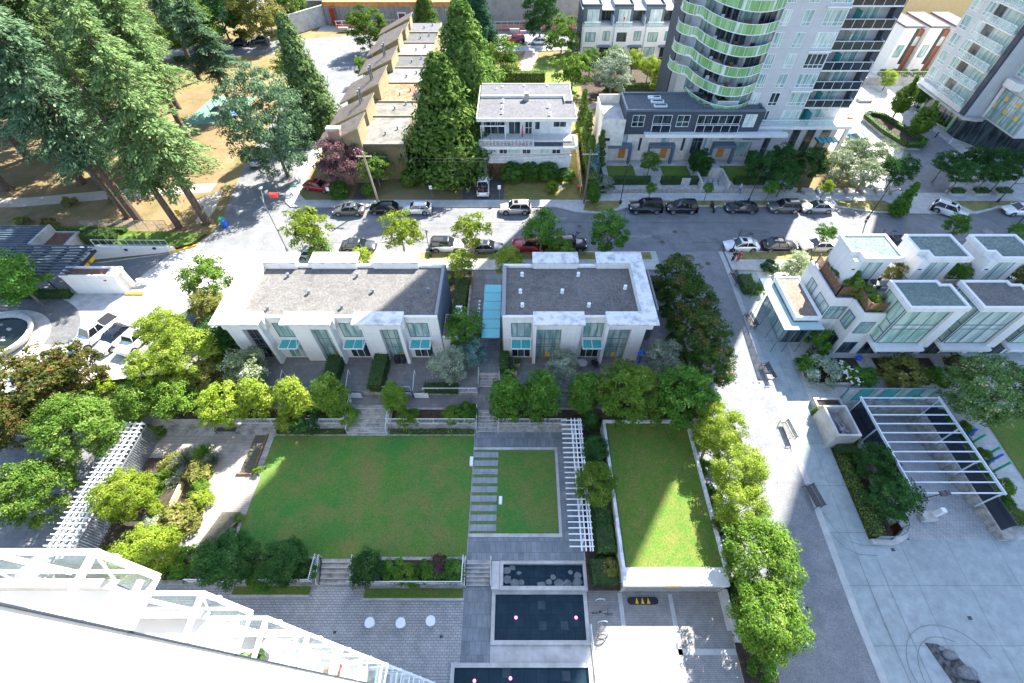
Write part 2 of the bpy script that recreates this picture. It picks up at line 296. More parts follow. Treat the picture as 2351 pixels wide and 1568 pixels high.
# south side of the street
slab('south_pavement',[(-30.5,44.9),(18.6,44.9),(18.6,48.6),(-32,48.6)],-.3,K,CONC)
flat('boulevard_grass',rect(-31,17.8,46.9,48.4),K+.006,STRIPG)
slab('south_pavement',rect(27.9,110,44.9,48.6),-.3,K,CONC)
flat('boulevard_grass',rect(29.3,110,46.9,48.4),K+.006,STRIPG)
flat('planting_bed',rect(-31,-8,39.5,44.8),-.01,DIRT); flat('planting_bed',rect(-1.5,14.2,40,44.8),-.01,DIRT)
# back garden of the white house / townhouses
flat('garden_lawn',[(4.6,119),(12,121),(13.2,112),(12.5,103),(12,96),(5.2,96),(4.8,104),(2.6,110)],-.012,mix3('bright_lawn',[(.13,.19,.028),(.08,.15,.025),(.24,.22,.07)],[.12,.6],bump=.4,bscale=12))
flat('garden_path',[(1.8,123),(4.6,123),(4.4,118),(1.6,106),(.5,100),(12,92),(19,98),(20,96.6),(12,89.5),(-1.4,98.5),(-1,107)],-.006,mix3('brick_path',[(.42,.31,.25),(.48,.38,.31),(.36,.28,.22)],[.5,2]))
flat('garden_bed',[(13,96),(40,90),(46,118),(14,119.5)],-.02,DIRT)
flat('garden_lawn',[(16,84),(26,84),(25,92),(17,93)],-.012,LAWNG)
slab('upper_pavement',[(-29,114.2),(-29,123.6),(60,130.6),(60,125.8),(14,123.2),(-10,121.8),(-22,119),(-24,114)],-.3,.1,CONC)
# NE corner court between towers
flat('tower_court',[(54,60.4),(110,60.4),(110,110),(54,110)],-.012,CONCP)
flat('tower_drive',[(57.5,62.7),(66.5,62.7),(76.2,74.4),(76.2,85.9),(70.5,84),(66.8,75.6),(60,66)],-.006,pave('drive_setts',(.20,.21,.22),(.24,.245,.25),(.13,.13,.135),.3,.16,.014))
flat('planting_bed',rect(-8,-6.05,34.6,44.8),-.008,DIRT); flat('side_paving',rect(-5.78,-4.27,39.7,44.85),-.004,PATIO)
# ---- lane and plaza (slope down to the south)
def slope(name,xa,xb,ys,off,m,taper=None):
    b=MB()
    for y0,y1 in zip(ys,ys[1:]):
        b.quad((xa(y0) if callable(xa) else xa,y0,zl(y0)+off),(xb(y0) if callable(xb) else xb,y0,zl(y0)+off),(xb(y1) if callable(xb) else xb,y1,zl(y1)+off),(xa(y1) if callable(xa) else xa,y1,zl(y1)+off))
    return b.build(name,m,kind='structure')
YS=[-8,6,12,20,28,36,46,48.7]
slope('lane',17.0,27.15,YS,-.02,LANE)
slope('lane_kerb',27.15,27.75,YS,-.008,mat('pale_concrete',(.40,.40,.385),var=.12,scale=1))
slope('lane_pavement',27.75,31.0,[12,20,28,36,44.8],-.014,PLAZA)
slope('plaza',27.75,90,[-8,6,12],-.014,PLAZA)
slope('rowhouse_walk',31.0,110,[25.4,28,36,44.8],-.03,CONC)
slope('planting_bed',31.0,33.4,[12,20,25.4],-.03,DIRT)
slope('garden_walk',43.6,90,[12,20,25.4],-.03,CONC)
slope('bright_lawn_panel',48.2,90,[13.5,20,24.6],.04,MATS['green_lawn'])
MB().quad((34.6,11.95,-2.23),(42.4,11.95,-2.23),(42.4,25.4,-4.3),(34.6,25.4,-4.3)).build('ramp',HERR,kind='structure')
# ================= COURTYARD
slab('patio',[(-31,26.2),(-4.25,26.2),(-4.25,39.6),(-31,39.6)],-3,0,CONCD,mt=PATIO)
slab('patio',[(-2.1,26.6),(18.2,26.6),(18.2,39.6),(-2.1,39.6)],-3,0,CONCD,mt=PATIO)
slab('walkway',rect(-4.25,-2.1,28.5,44.9),-3,-.002,CONCD,mt=SLATE)
slab('middle_path',[(-31,22.9),(-17.4,22.9),(-17.4,25),(-13.2,25),(-13.2,22.9),(-4.25,22.9),(-4.25,24.4),(-2.1,24.4),(-2.1,27.2),(-4.25,27.2),(-4.25,26.2),(-31,26.2)],-3,-.85,CONCD,mt=PATIO)
slab('middle_path',rect(-2.1,18.0,24.6,26.6),-3,-.85,CONCD,mt=PATIO)
slab('terrace_base',rect(-39.5,5.7,10.2,22.9),-3,-1.72,CONCD)
flat('lawn',[(-24.7,21.9),(-4.45,21.9),(-4.45,10.3),(-24.7,10.3)],-1.70,LAWN)
flat('slate_terrace',[(-4.4,22.3),(5.6,22.3),(5.6,10.2),(-4.4,10.2)],-1.706,SLATE)
flat('small_lawn',rect(-4.3,3.55,12.3,20.3),-1.70,LAWN)
k=MB()
for a in ((-4.4,3.85,20.35,20.6),(3.6,3.85,12.35,20.35),(-4.4,3.85,12.05,12.35)): k.box(a[0],a[1],a[2],a[3],-1.75,-1.62)
k.build('lawn_kerb',CONCP,kind='structure')
step=None
for i in range(9):
    x0,y1=-4.42+.02*i,20.1-.87*i
    b=MB().box(-4.42,-1.98,y1-.56,y1,-1.76,-1.668).build('stepping_slab',pave('pale_slate',(.20,.23,.255),(.25,.275,.30),(.12,.13,.14),.5,3,.012,rough=.55) if i==0 else MATS['pale_slate'],label='slate stepping slab crossing the grass, one of nine in a ladder row',cat='paving slab',group='slate stepping slabs between the two lawns')
flat('lower_plaza',rect(-40,-4.5,-8,8.9),-2.6,BRICKG)
flat('slate_strip',rect(-4.5,-2.2,-8,8.4),-2.596,SLATE)
flat('court_paving',[(5.6,-8),(17.0,-8),(17.0,8.2),(5.6,8.2)],-2.598,BRICKC)
flat('pool_surround',rect(-2.2,5.6,-8,10.2),-2.6,CONCP)
for a in (rect(8.25,8.6,-8,7.9),rect(8.6,17,3.6,4.0),rect(12.4,12.75,-8,7.8)): flat('paving_band',a,-2.59,MATS['pale_concrete'])
def stairs(x0,x1,ytop,ybot,ztop,zbot,n,label):
    b=MB(); dy=(ytop-ybot)/n; dz=(ztop-zbot)/n
    for i in range(n): b.box(x0,x1,ytop-dy*(i+1),ytop-dy*i-.001,zbot-.5,ztop-dz*i-.004)
    # nosings
    for i in range(n): b.box(x0,x1,ytop-dy*(i+1)-.015,ytop-dy*(i+1)+.05,ztop-dz*i-.06,ztop-dz*i+.002,1)
    return b.build('steps',[CONCD,CONCP],label=label,cat='steps')
stairs(-17.35,-13.3,25.0,22.15,-.85,-1.7,6,'concrete steps between railings in the middle of the lawn edge')
stairs(-4.2,-2.15,28.5,27.2,0,-.85,5,'upper flight of concrete steps below the turquoise canopy')
stairs(-4.2,-2.15,24.4,22.3,-.85,-1.7,6,'lower flight of concrete steps below the canopy walkway')
stairs(-16.7,-14.0,10.4,8.5,-1.7,-2.6,5,'concrete steps between the two lower planters')
stairs(-4.4,-2.4,10.2,8.4,-1.7,-2.6,6,'concrete steps beside the small upper pool')
# railings
def railing(p,q,h=1.0,gap=.13,label='',r=.018,mtl=None,zq=None):
    p=Vector(p); q=Vector(q); n=max(2,int((q-p).length/gap)); b=MB(); up=Vector((0,0,h))
    b.tube(p+up,q+up,.035,n=5); b.tube(p+Vector((0,0,.12)),q+Vector((0,0,.12)),.022,n=4)
    for i in range(n+1):
        t=p.lerp(q,i/n); b.tube(t,t+up,.035 if i%12==0 else r,n=4)
    return b.build('railing',mtl or WMETAL,label=label,cat='railing')
railing((-29.5,22.75,-.75),(-17.45,22.75,-.75),.95,label='long white railing on the planter wall left of the lawn steps')
railing((-13.2,22.75,-.75),(-4.35,22.75,-.75),.95,label='white railing on the planter wall right of the lawn steps')
railing((-2.0,22.75,-.75),(4.8,22.75,-.75),.95,label='white railing on the wall beside the slate terrace')
railing((-17.45,25.4,-.75),(-17.45,22.75,-.75),.95,label='short white railing turning up the left side of lawn steps')
railing((-13.2,25.0,-.75),(-13.2,22.75,-.75),.95,label='short white railing turning up the right side of lawn steps')
def handrail(pts,label):
    b=MB(); up=Vector((0,0,.95)); P=[Vector(p) for p in pts]; b.path([p+up for p in P],.03,n=5)
    for p in P: b.tube(p,p+up,.028,n=5)
    return b.build('handrail',WMETAL,label=label,cat='handrail')
handrail([(-17.3,25,-.85),(-17.3,22.1,-1.7)],'sloping white handrail left of the lawn steps')
handrail([(-13.35,25,-.85),(-13.35,22.1,-1.7)],'sloping white handrail right of the lawn steps')
handrail([(-4.25,28.6,0),(-4.25,27.1,-.85)],'white handrail left of the upper canopy steps')
handrail([(-2.05,28.6,0),(-2.05,27.1,-.85)],'white handrail right of the upper canopy steps')
handrail([(-4.25,24.5,-.85),(-4.25,22.2,-1.7)],'white handrail left of the lower canopy steps')
handrail([(-2.05,24.5,-.85),(-2.05,22.2,-1.7)],'white handrail right of the lower canopy steps')
handrail([(-4.45,10.3,-1.7),(-4.45,8.3,-2.6)],'white handrail left of the steps by the small pool')
handrail([(-2.3,10.3,-1.7),(-2.3,8.3,-2.6)],'white handrail right of the steps by the small pool')
handrail([(-16.75,10.4,-1.7),(-16.75,8.4,-2.6)],'handrail on left side of the plaza steps')
handrail([(-13.95,10.4,-1.7),(-13.95,8.4,-2.6)],'handrail on right side of the plaza steps')
railing((-27,8.45,-1.35),(-16.95,8.45,-1.35),.9,label='white railing along the left lower planter')
railing((-16.95,8.45,-1.35),(-16.95,10.4,-1.35),.9,label='white railing at the step end of the left lower planter')
railing((-13.8,8.3,-1.35),(-4.6,8.3,-1.35),.9,label='white railing along the right lower planter')
railing((-4.6,8.3,-1.35),(-4.6,10.3,-1.35),.9,label='white railing at the pool end of the right lower planter')
railing((5.68,5.5,-2.6),(5.95,-3,-2.6),1.05,label='white railing between the pools and the sunny court')
railing((-9.9,26.0,-.1),(-4.35,26.0,-.1),.9,label='white railing on the low wall below the blue spruce')
railing((7.4,26.4,-.1),(10.6,26.4,-.1),.9,label='short dark railing glimpsed between the patio trees',mtl=GMETAL)
# planter walls
def wallthing(name,label,boxes,m=CONCD,cat='wall',soil=None):
    b=MB()
    for a in boxes: b.box(*a)
    o=b.build(name,m,label=label,cat=cat)
    if soil:
        s=MB()
        for a in soil: s.sheet(rect(*a[:4]),a[4])
        s.build('soil',DIRT,o)
    return o
wallthing('planter','raised concrete planter left of the lawn steps',[(-31,-17.5,22.6,22.85,-1.75,-.75),(-17.75,-17.5,22.85,24.7,-1.75,-.75),(-31,-17.5,24.5,24.7,-1.0,-.72)],cat='planter',soil=[(-31,-17.75,22.85,24.5,-.84)])
wallthing('planter','raised concrete planter between the lawn steps and the canopy steps',[(-13.15,-4.3,22.6,22.85,-1.75,-.75),(-13.15,-12.95,22.85,24.4,-1.75,-.75),(-4.5,-4.3,22.85,24.4,-1.75,-.75),(-12.95,-4.5,24.4,24.6,-1.0,-.72)],cat='planter',soil=[(-12.95,-4.5,22.85,24.4,-.84)])
wallthing('planter','raised concrete planter in front of the right patio',[(-2.05,7.5,22.6,22.85,-1.75,-.75),(-2.05,-1.85,22.85,24.4,-1.75,-.75),(-1.85,7.5,24.4,24.6,-1.0,-.72)],cat='planter',soil=[(-1.85,7.5,22.85,24.4,-.84)])
wallthing('planter','lower concrete planter left of the plaza steps',[(-31,-16.85,8.35,8.6,-2.65,-1.35),(-17.1,-16.85,8.6,10.4,-2.65,-1.35),(-31,-16.85,10.2,10.4,-1.75,-1.45)],cat='planter',soil=[(-31,-17.1,8.6,10.2,-1.45)])
wallthing('planter','lower concrete planter right of the plaza steps',[(-13.9,-4.5,8.2,8.45,-2.65,-1.35),(-13.9,-13.65,8.45,10.4,-2.65,-1.35),(-4.75,-4.5,8.45,10.3,-2.65,-1.35),(-13.65,-4.75,10.15,10.4,-1.75,-1.45)],cat='planter',soil=[(-13.65,-4.75,8.45,10.15,-1.45)])
wallthing('kerbed_bed','low kerbed grass strip at the foot of left lower planter',[(-23.9,-17.3,7.55,7.72,-2.65,-2.42)],m=CONCP,cat='planter')
wallthing('kerbed_bed','low kerbed grass strip at the foot of right lower planter',[(-12.9,-4.5,7.3,7.47,-2.65,-2.42)],m=CONCP,cat='planter')
flat('grass_strip',rect(-23.8,-17.4,7.72,8.34),-2.46,LAWNG); flat('grass_strip',rect(-12.8,-4.6,7.47,8.18),-2.46,LAWNG)
# patio front walls, benches-ledges and gates
for i,x in enumerate((-25.6,-18.6,-11.6)):
    nm=['leftmost','middle','right hand'][i]
    wallthing('patio_wall','low concrete wall with white coping at the front of the %s patio'%nm,[(x-2.6,x+.4,25.78,26.0,-.9,.05)],cat='wall')
    handrail([(x+.6,28.2,0),(x+.6,26.1,-.7)],'white stair rail from the %s patio down to the path'%nm)
    b=MB(); b.box(x+.7,x+2.2,25.82,25.86,-.8,.1); b.build('gate',WMETAL,label='white metal gate below the %s patio'%nm,cat='gate')
    b=MB(); b.tube((x-2.6,26.1,.9),(x+.4,26.1,.9),.03,n=5)
    for q in range(5): b.tube((x-2.6+.75*q,26.1,0),(x-2.6+.75*q,26.1,.9),.025,n=4)
    b.build('railing',WMETAL,label='white rail above the low wall of the %s patio'%nm,cat='railing')
# pools
def pool(label,x0,x1,y0,y1,ztop,zw,extra=None,wm=None,deep=.35,rim=.3):
    r=thing('pool',label,'pool',((x0+x1)/2,y0,zw-deep))
    b=MB()
    for a in ((x0-rim,x1+rim,y0-rim,y0),(x0-rim,x1+rim,y1,y1+rim),(x0-rim,x0,y0,y1),(x1,x1+rim,y0,y1)): b.box(*a,zw-deep-.3,ztop)
    b.build('rim',CONCP,r)
    MB().sheet(rect(x0,x1,y0,y1),zw-deep).build('bottom',pave('pool_tiles',(.028,.05,.065),(.045,.075,.095),(.010,.02,.028),.9,.9,.02,nz=(.5,1.5)),r)
    MB().sheet(rect(x0,x1,y0,y1),zw).build('water',wm or WATER,r)
    if extra: extra(r)
    return r
WATER=glass('pool_water',(.012,.035,.055),rough=.08,alpha=.5,spec=.12)
_n=WATER.node_tree; _g=_n.nodes.new('ShaderNodeNewGeometry'); _t=_n.nodes.new('ShaderNodeTexNoise'); _t.inputs['Scale'].default_value=2.2; _t.inputs['Detail'].default_value=4; _b=_n.nodes.new('ShaderNodeBump'); _b.inputs['Strength'].default_value=.5; _b.inputs['Distance'].default_value=.05
_n.links.new(_g.outputs['Position'],_t.inputs['Vector']); _n.links.new(_t.outputs['Fac'],_b.inputs['Height']); _n.links.new(_b.outputs[0],_n.nodes['Principled BSDF'].inputs['Normal'])
LAMPM=mat('pink_light',(.9,.2,.6),var=0); LAMPM.node_tree.nodes['Principled BSDF'].inputs['Emission Color'].default_value=(1,.22,.62,1); LAMPM.node_tree.nodes['Principled BSDF'].inputs['Emission Strength'].default_value=1.3
PSLAB=mat('pool_slab',(.13,.155,.16),var=.25,scale=2)
def ex1(r):
    rr=random.Random(3)
    for (x,y,s) in [(-1,9.5,.75),(-.95,8.8,.75),(-.3,8.5,.8),(.25,8.6,.5),(1.9,8.4,.7),(2.6,8.6,.55),(3.4,8.5,.8),(4.1,8.5,.7),(4.9,8.6,.85),(5.0,9.1,.7),(.05,9.3,.4),(4.4,9.35,.42),(-.5,9.7,.5),(2.9,9.0,.5)]:
        n=7; MB().prism([(x+s*.55*(.75+.4*rr.random())*math.cos(2*math.pi*i/n),y+s*.42*(.75+.4*rr.random())*math.sin(2*math.pi*i/n)) for i in range(n)],-2.3,-2.14+.02*rr.random()).build('stone',PSLAB,r)
pool('small rectangular pool with pale flat stones at the head of the water garden',-1.28,5.45,8.25,9.95,-1.8,-2.17,ex1)
def ex2(r):
    for x,y in ((1.9,7.0),(1.95,5.55),(3.7,5.55)): MB().box(x-.3,x+.3,y-.3,y+.3,-2.59,-2.555).build('slab',PSLAB,r)
    for x,y in ((-.2,6.1),(4.65,6.1)): MB().ell((x,y,-2.53),.12,.12,.05).build('pool_light',LAMPM,r)
pool('large dark pool with two pink lights and square slabs',-1.9,5.35,4.55,7.75,-2.42,-2.52,ex2,deep=.07)
def ex3(r):
    for x,y in ((-3.3,2.0),(-.6,2.15)): MB().ell((x,y,-2.53),.12,.12,.05).build('pool_light',LAMPM,r)
    for x,y in ((-.9,2.5),(3.6,2.3)): MB().box(x-.3,x+.3,y-.3,y+.3,-2.59,-2.555).build('slab',PSLAB,r)
pool('lowest dark pool cut by the bottom edge of the picture',-4.85,5.3,-3,2.8,-2.42,-2.52,ex3,deep=.07)
wallthing('pool_wall','pale concrete ledge wall left of the small upper pool',[(-2.25,-1.6,8.0,10.15,-2.6,-1.7)],m=CONCP)
# right lawn over the garage
slab('garage_lawn',[(8.75,8.2),(16.6,8.2),(16.6,22.4),(8.75,22.4)],-2.5,-.12,CONCD,mt=LAWNG)
gw=thing('garage_roof_slab','white concrete roof edge over the basement garage entrance','garage entrance',(12.5,8,-2.6))
MB().box(8.3,16.75,7.9,9.25,-.5,-.02).build('roof_edge',mat('pale_slab',(.62,.61,.59),var=.1,scale=1),gw)
MB().box(8.4,8.75,7.95,9.2,-2.6,-.5).build('pier',CONCD,gw); MB().box(16.35,16.7,7.95,9.2,-2.6,-.5).build('pier',CONCD,gw)
d_=MB(); d_.box(8.75,16.35,8.05,8.12,-2.6,-.5); [d_.box(8.75,16.35,8.0,8.06,-2.55+.3*i,-2.4+.3*i) for i in range(7)]; d_.build('roller_door',mat('grey_door',(.30,.29,.28),var=.1),gw)
MB().box(11.6,12.9,7.86,7.9,-.42,-.18).build('clearance_bar',YELLOW,gw)
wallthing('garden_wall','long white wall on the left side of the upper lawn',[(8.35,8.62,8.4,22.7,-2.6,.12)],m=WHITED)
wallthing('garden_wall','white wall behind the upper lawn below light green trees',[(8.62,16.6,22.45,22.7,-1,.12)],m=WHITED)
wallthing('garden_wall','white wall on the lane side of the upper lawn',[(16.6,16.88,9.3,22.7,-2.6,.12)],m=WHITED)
wallthing('retaining_wall','curved low retaining wall right of the garage entrance',[(16.6,16.9,5.2,7.9,-2.65,-1.2),(16.9,17.9,4.4,5.4,-2.65,-1.7)],m=CONCP)
flat('planting_bed',rect(5.7,8.35,7.9,22.9),-1.73,DIRT)
slab('verge',[(16.88,-8),(19.5,-8),(19.5,44),(16.88,44)],-5,-2.45,CONCD,mt=DIRT)
slab('verge_bed',[(14.3,23),(18.6,23),(18.6,44),(14.3,44)],-3,-.1,CONCD,mt=DIRT)
# left garden
slab('timber_walk',[(-31.2,10.4),(-27.6,10.4),(-24.6,14),(-24.6,17.8),(-25.3,17.9),(-25.3,21.9),(-38,21.9),(-38,19.6),(-29.6,19.6),(-28.9,12.6),(-33.5,12.4)],-2.4,-1.66,CONCD,mt=DECKP)
flat('planting_bed',[(-36.3,10.3),(-25,10.3),(-25,14),(-28.8,12.5),(-29.1,19.5),(-36.3,19.5)],-1.69,DIRT)
wallthing('planting_box','timber edged bed of gravel between deck and lawn, upper one',[(-26.9,-25.4,17.72,17.85,-1.7,-1.45),(-25.42,-25.3,17.8,22,-1.7,-1.45)],m=WOOD,cat='planter')
flat('gravel_bed',[(-26.7,17.9),(-25.45,17.9),(-25.4,21.9),(-26.6,21.9)],-1.6,mix3('grey_gravel',[(.10,.095,.07),(.13,.12,.09),(.075,.07,.055)],[.5,2],bump=.6,bscale=10))
flat('gravel_bed',[(-27.9,10.8),(-26.3,10.8),(-25.1,14.2),(-26.8,14.2)],-1.6,MATS['grey_gravel'])
wallthing('planting_box','low stone kerb of the raised bed under the yellow-green tree',[(-34.8,-31.6,13.0,13.25,-1.7,-1.2),(-31.7,-31.4,13.2,16.8,-1.7,-1.2),(-34.8,-31.6,16.8,17,-1.7,-1.2)],m=TIMB,cat='planter',soil=[(-34.8,-31.7,13.2,16.8,-1.3)])
wallthing('planting_box','low timber kerb in front of the lavender bed',[(-31.3,-28.9,12.9,13.05,-1.7,-1.4)],m=TIMB,cat='planter')
# far left lower court
slab('side_court',[(-75,6),(-39.6,6),(-39.6,22),(-75,22)],-4,-2.0,CONCD,mt=PATIO)
flat('side_lawn',[(-62,22),(-38.6,22),(-34,29.4),(-62,29.4)],-.02-.5,LAWNG)
slab('side_bank',[(-62,22),(-38.6,22),(-33,29.6),(-62,29.6)],-4,-.53,CONCD)
slab('side_path',[(-38.6,22),(-36.4,22.1),(-31.2,29.6),(-34,29.7)],-3.5,-.5,CONCD,mt=PATIO)
slab('planting_bank',[(-36.3,22.9),(-31,22.9),(-31,40),(-33,40),(-31.2,29.6)],-3.5,-.1,CONCD,mt=DIRT)

# paving details: manholes, patches, grooves
for cx,cy,z,l in ((1549,532,-.03,'rusty round manhole cover in the middle of the street'),(1520,556,-.03,'dark round manhole cover near the south kerb'),(1625,605,-.0,'dark manhole cover at the mouth of the lane'),(1330,520,-.03,'pale manhole cover on the street behind the green trees'),(1862,596,.12,'small access cover in the south pavement'),(1880,440,.12,'red utility cover in the north pavement')):
    P=at(cx,cy,z); b=MB(); b.lathe((P[0],P[1],z),[(.34,-.02),(.34,.006),(.02,.007)],n=14); b.build('manhole_cover',mat('cast_iron',(.10,.075,.065),var=.3,scale=6),label=l,cat='manhole')
pr=random.Random(17)
for i in range(26):
    x=-40+pr.random()*120; y=49.4+pr.random()*8.8; w_=.4+pr.random()*2.2; h_=.3+pr.random()*.9; n=9
    MB().sheet([(x+w_*(.8+.3*pr.random())*math.cos(6.283*q/n),y+h_*(.8+.3*pr.random())*math.sin(6.283*q/n)) for q in range(n)],-.026+.0002*i).build('street_patch',mat(['patch_dark','patch_mid','patch_pale'][i%3],[(.13,.13,.135),(.16,.16,.165),(.22,.22,.22)][i%3],var=.2,scale=2.5),kind='structure')
def ribbon(name,pts,w_,z,m):
    b=MB()
    for p,q in zip(pts,pts[1:]):
        d=Vector((q[0]-p[0],q[1]-p[1],0)).normalized(); n_=(-d.y*w_/2,d.x*w_/2); zz=z if callable(z) else (lambda y:z)
        b.add([(p[0]-n_[0],p[1]-n_[1],zz(p[1])),(q[0]-n_[0],q[1]-n_[1],zz(q[1])),(q[0]+n_[0],q[1]+n_[1],zz(q[1])),(p[0]+n_[0],p[1]+n_[1],zz(p[1]))],[(0,1,2,3)])
    return b.build(name,m,kind='structure')
SEAM=mat('tar_seam_dark',(.075,.075,.08),var=.2)
for i,(x0,y0,x1,y1) in enumerate([(-30,50.5,-6,50.7),(-5,55.2,40,55.0),(24,50.6,70,50.8),(-20,53.5,-16,58.6),(14,49,16,58.5),(44,49,43,58.6)]):
    n=14; ribbon('street_seam',[(x0+(x1-x0)*q/n+.12*pr.random(),y0+(y1-y0)*q/n+.12*pr.random()) for q in range(n+1)],.07,-.019,SEAM)
zg=lambda y: zl(y)+.0
GROOVE=mat('groove_grey',(.15,.17,.175),var=.15)
ribbon('paving_groove',[(27.9,14.2),(28.3,12.9),(29.1,11.9),(30.2,11.55),(31.4,11.5)],.045,zg,GROOVE); ribbon('paving_groove',[(27.9,12.4),(28.6,11.3),(29.6,10.8),(31.2,10.7)],.045,zg,GROOVE)
oc=arc(33.2,2.6,3.4,15,200,16,3.0); ribbon('paving_groove',oc,.045,zg,GROOVE); ribbon('paving_groove',arc(33.0,2.2,2.5,60,200,14,2.6),.045,zg,GROOVE)
for x in (29.4,31.0): ribbon('paving_groove',[(x,y) for y in (-4,0,4,8,10.5)],.035,zg,GROOVE)
for i in range(30):
    x=18+pr.random()*8.5; y=-2+pr.random()*46; s_=.05+.14*pr.random(); n=7; y=min(y,28)
    MB().sheet([(x+s_*(.6+.6*pr.random())*math.cos(6.283*q/n),y+s_*(.6+.6*pr.random())*math.sin(6.283*q/n)) for q in range(n)],zl(y)-.012).build('oil_stain',mat('oil_stain',(.05,.055,.06),var=.2),kind='structure')
for x0,x1 in ((31.3,38.2),(39.4,46.6)):
    wallthing('planter',['low concrete wall of the flower bed before the corner row house','low concrete wall of the flower bed before the glazed row houses'][x0>35],[(x0,x1,27.5,27.75,-1.6,-.75),(x0,x0+.25,27.75,31.2,-1.6,-.75),(x1-.25,x1,27.75,31.2,-1.6,-.75)],m=CONCP,cat='planter',soil=[(x0+.25,x1-.25,27.75,31.2,-.9)])
# ================= BUILDINGS
def ori(b,o,ux,nv,u0,u1,n0,n1,z0,z1,m=0):
    """box in a wall frame: u along the wall, n outward, z up"""
    o=Vector(o); ux=Vector(ux); nv=Vector(nv); P=[]
    for z in (z0,z1):
        for u,n in ((u0,n0),(u1,n0),(u1,n1),(u0,n1)): P.append(o+ux*u+nv*n+Vector((0,0,z)))
    return b.add(P,[(3,2,1,0),(4,5,6,7),(0,1,5,4),(1,2,6,5),(2,3,7,6),(3,0,4,7)] if True else [],m)
def win(root,o,ux,w,h,nx=2,ny=1,fm=None,gm=None,fw=.06,rows=None,cols=None,name='window',proud=.05,label=None,panels=()):
    """framed window: o lower left corner on the wall, ux along the wall (outward = ux x up)"""
    ux=Vector(ux); nv=ux.cross(Vector((0,0,1))); b=MB(); o=Vector(o)
    P=[o+nv*.015,o+ux*w+nv*.015,o+ux*w+nv*.015+Vector((0,0,h)),o+nv*.015+Vector((0,0,h))]; b.add(P,[(0,1,2,3)],1)
    cols=cols or [i/nx for i in range(1,nx)]; rows=rows or [i/ny for i in range(1,ny)]
    ori(b,o,ux,nv,0,fw,0,proud,0,h); ori(b,o,ux,nv,w-fw,w,0,proud,0,h); ori(b,o,ux,nv,fw,w-fw,0,proud,0,fw); ori(b,o,ux,nv,fw,w-fw,0,proud,h-fw,h)
    for c in cols: ori(b,o,ux,nv,w*c-fw/2,w*c+fw/2,.016,proud-.004,fw,h-fw)
    for r in rows: ori(b,o,ux,nv,fw,w-fw,.016,proud-.008,h*r-fw/2,h*r+fw/2)
    mats=[fm or WMETAL,gm or GTEAL]
    for (a0,a1,b0,b1,mm) in panels:
        mats.append(mm); ori(b,o,ux,nv,a0*w,a1*w,.016,.03,b0*h,b1*h,len(mats)-1)
    return b.build(name,mats,root,label=label)
X_=(1,0,0); W_=(0,-1,0); E_=(0,1,0); N_=(-1,0,0)
def vents(root,pts,z,r=.13,h=.35,m=None):
    for x,y in pts:
        MB().lathe((x,y,z),[(r*1.6,0),(r*1.6,.05),(r,.06),(r,h),(r*1.5,h),(r*1.5,h+.08),(.02,h+.12)],n=8).build('roof_vent',m or GMETAL,root)
def awning(root,x0,x1,y,z):
    b=MB(); b.box(x0,x1,y-1.15,y,z-.12,z-.08,0)
    for q in (x0,(x0+x1)/2,x1): b.box(q-.03,q+.03,y-1.2,y,z-.2,z-.06,1)
    b.box(x0,x1,y-1.22,y-1.16,z-.2,z-.05,1); b.tube((x1,y,z+.9),(x1,y-1.1,z),.02,1,4); b.tube((x0,y,z+.9),(x0,y-1.1,z),.02,1,4)
    b.build('awning',[TEALP,WMETAL],root)
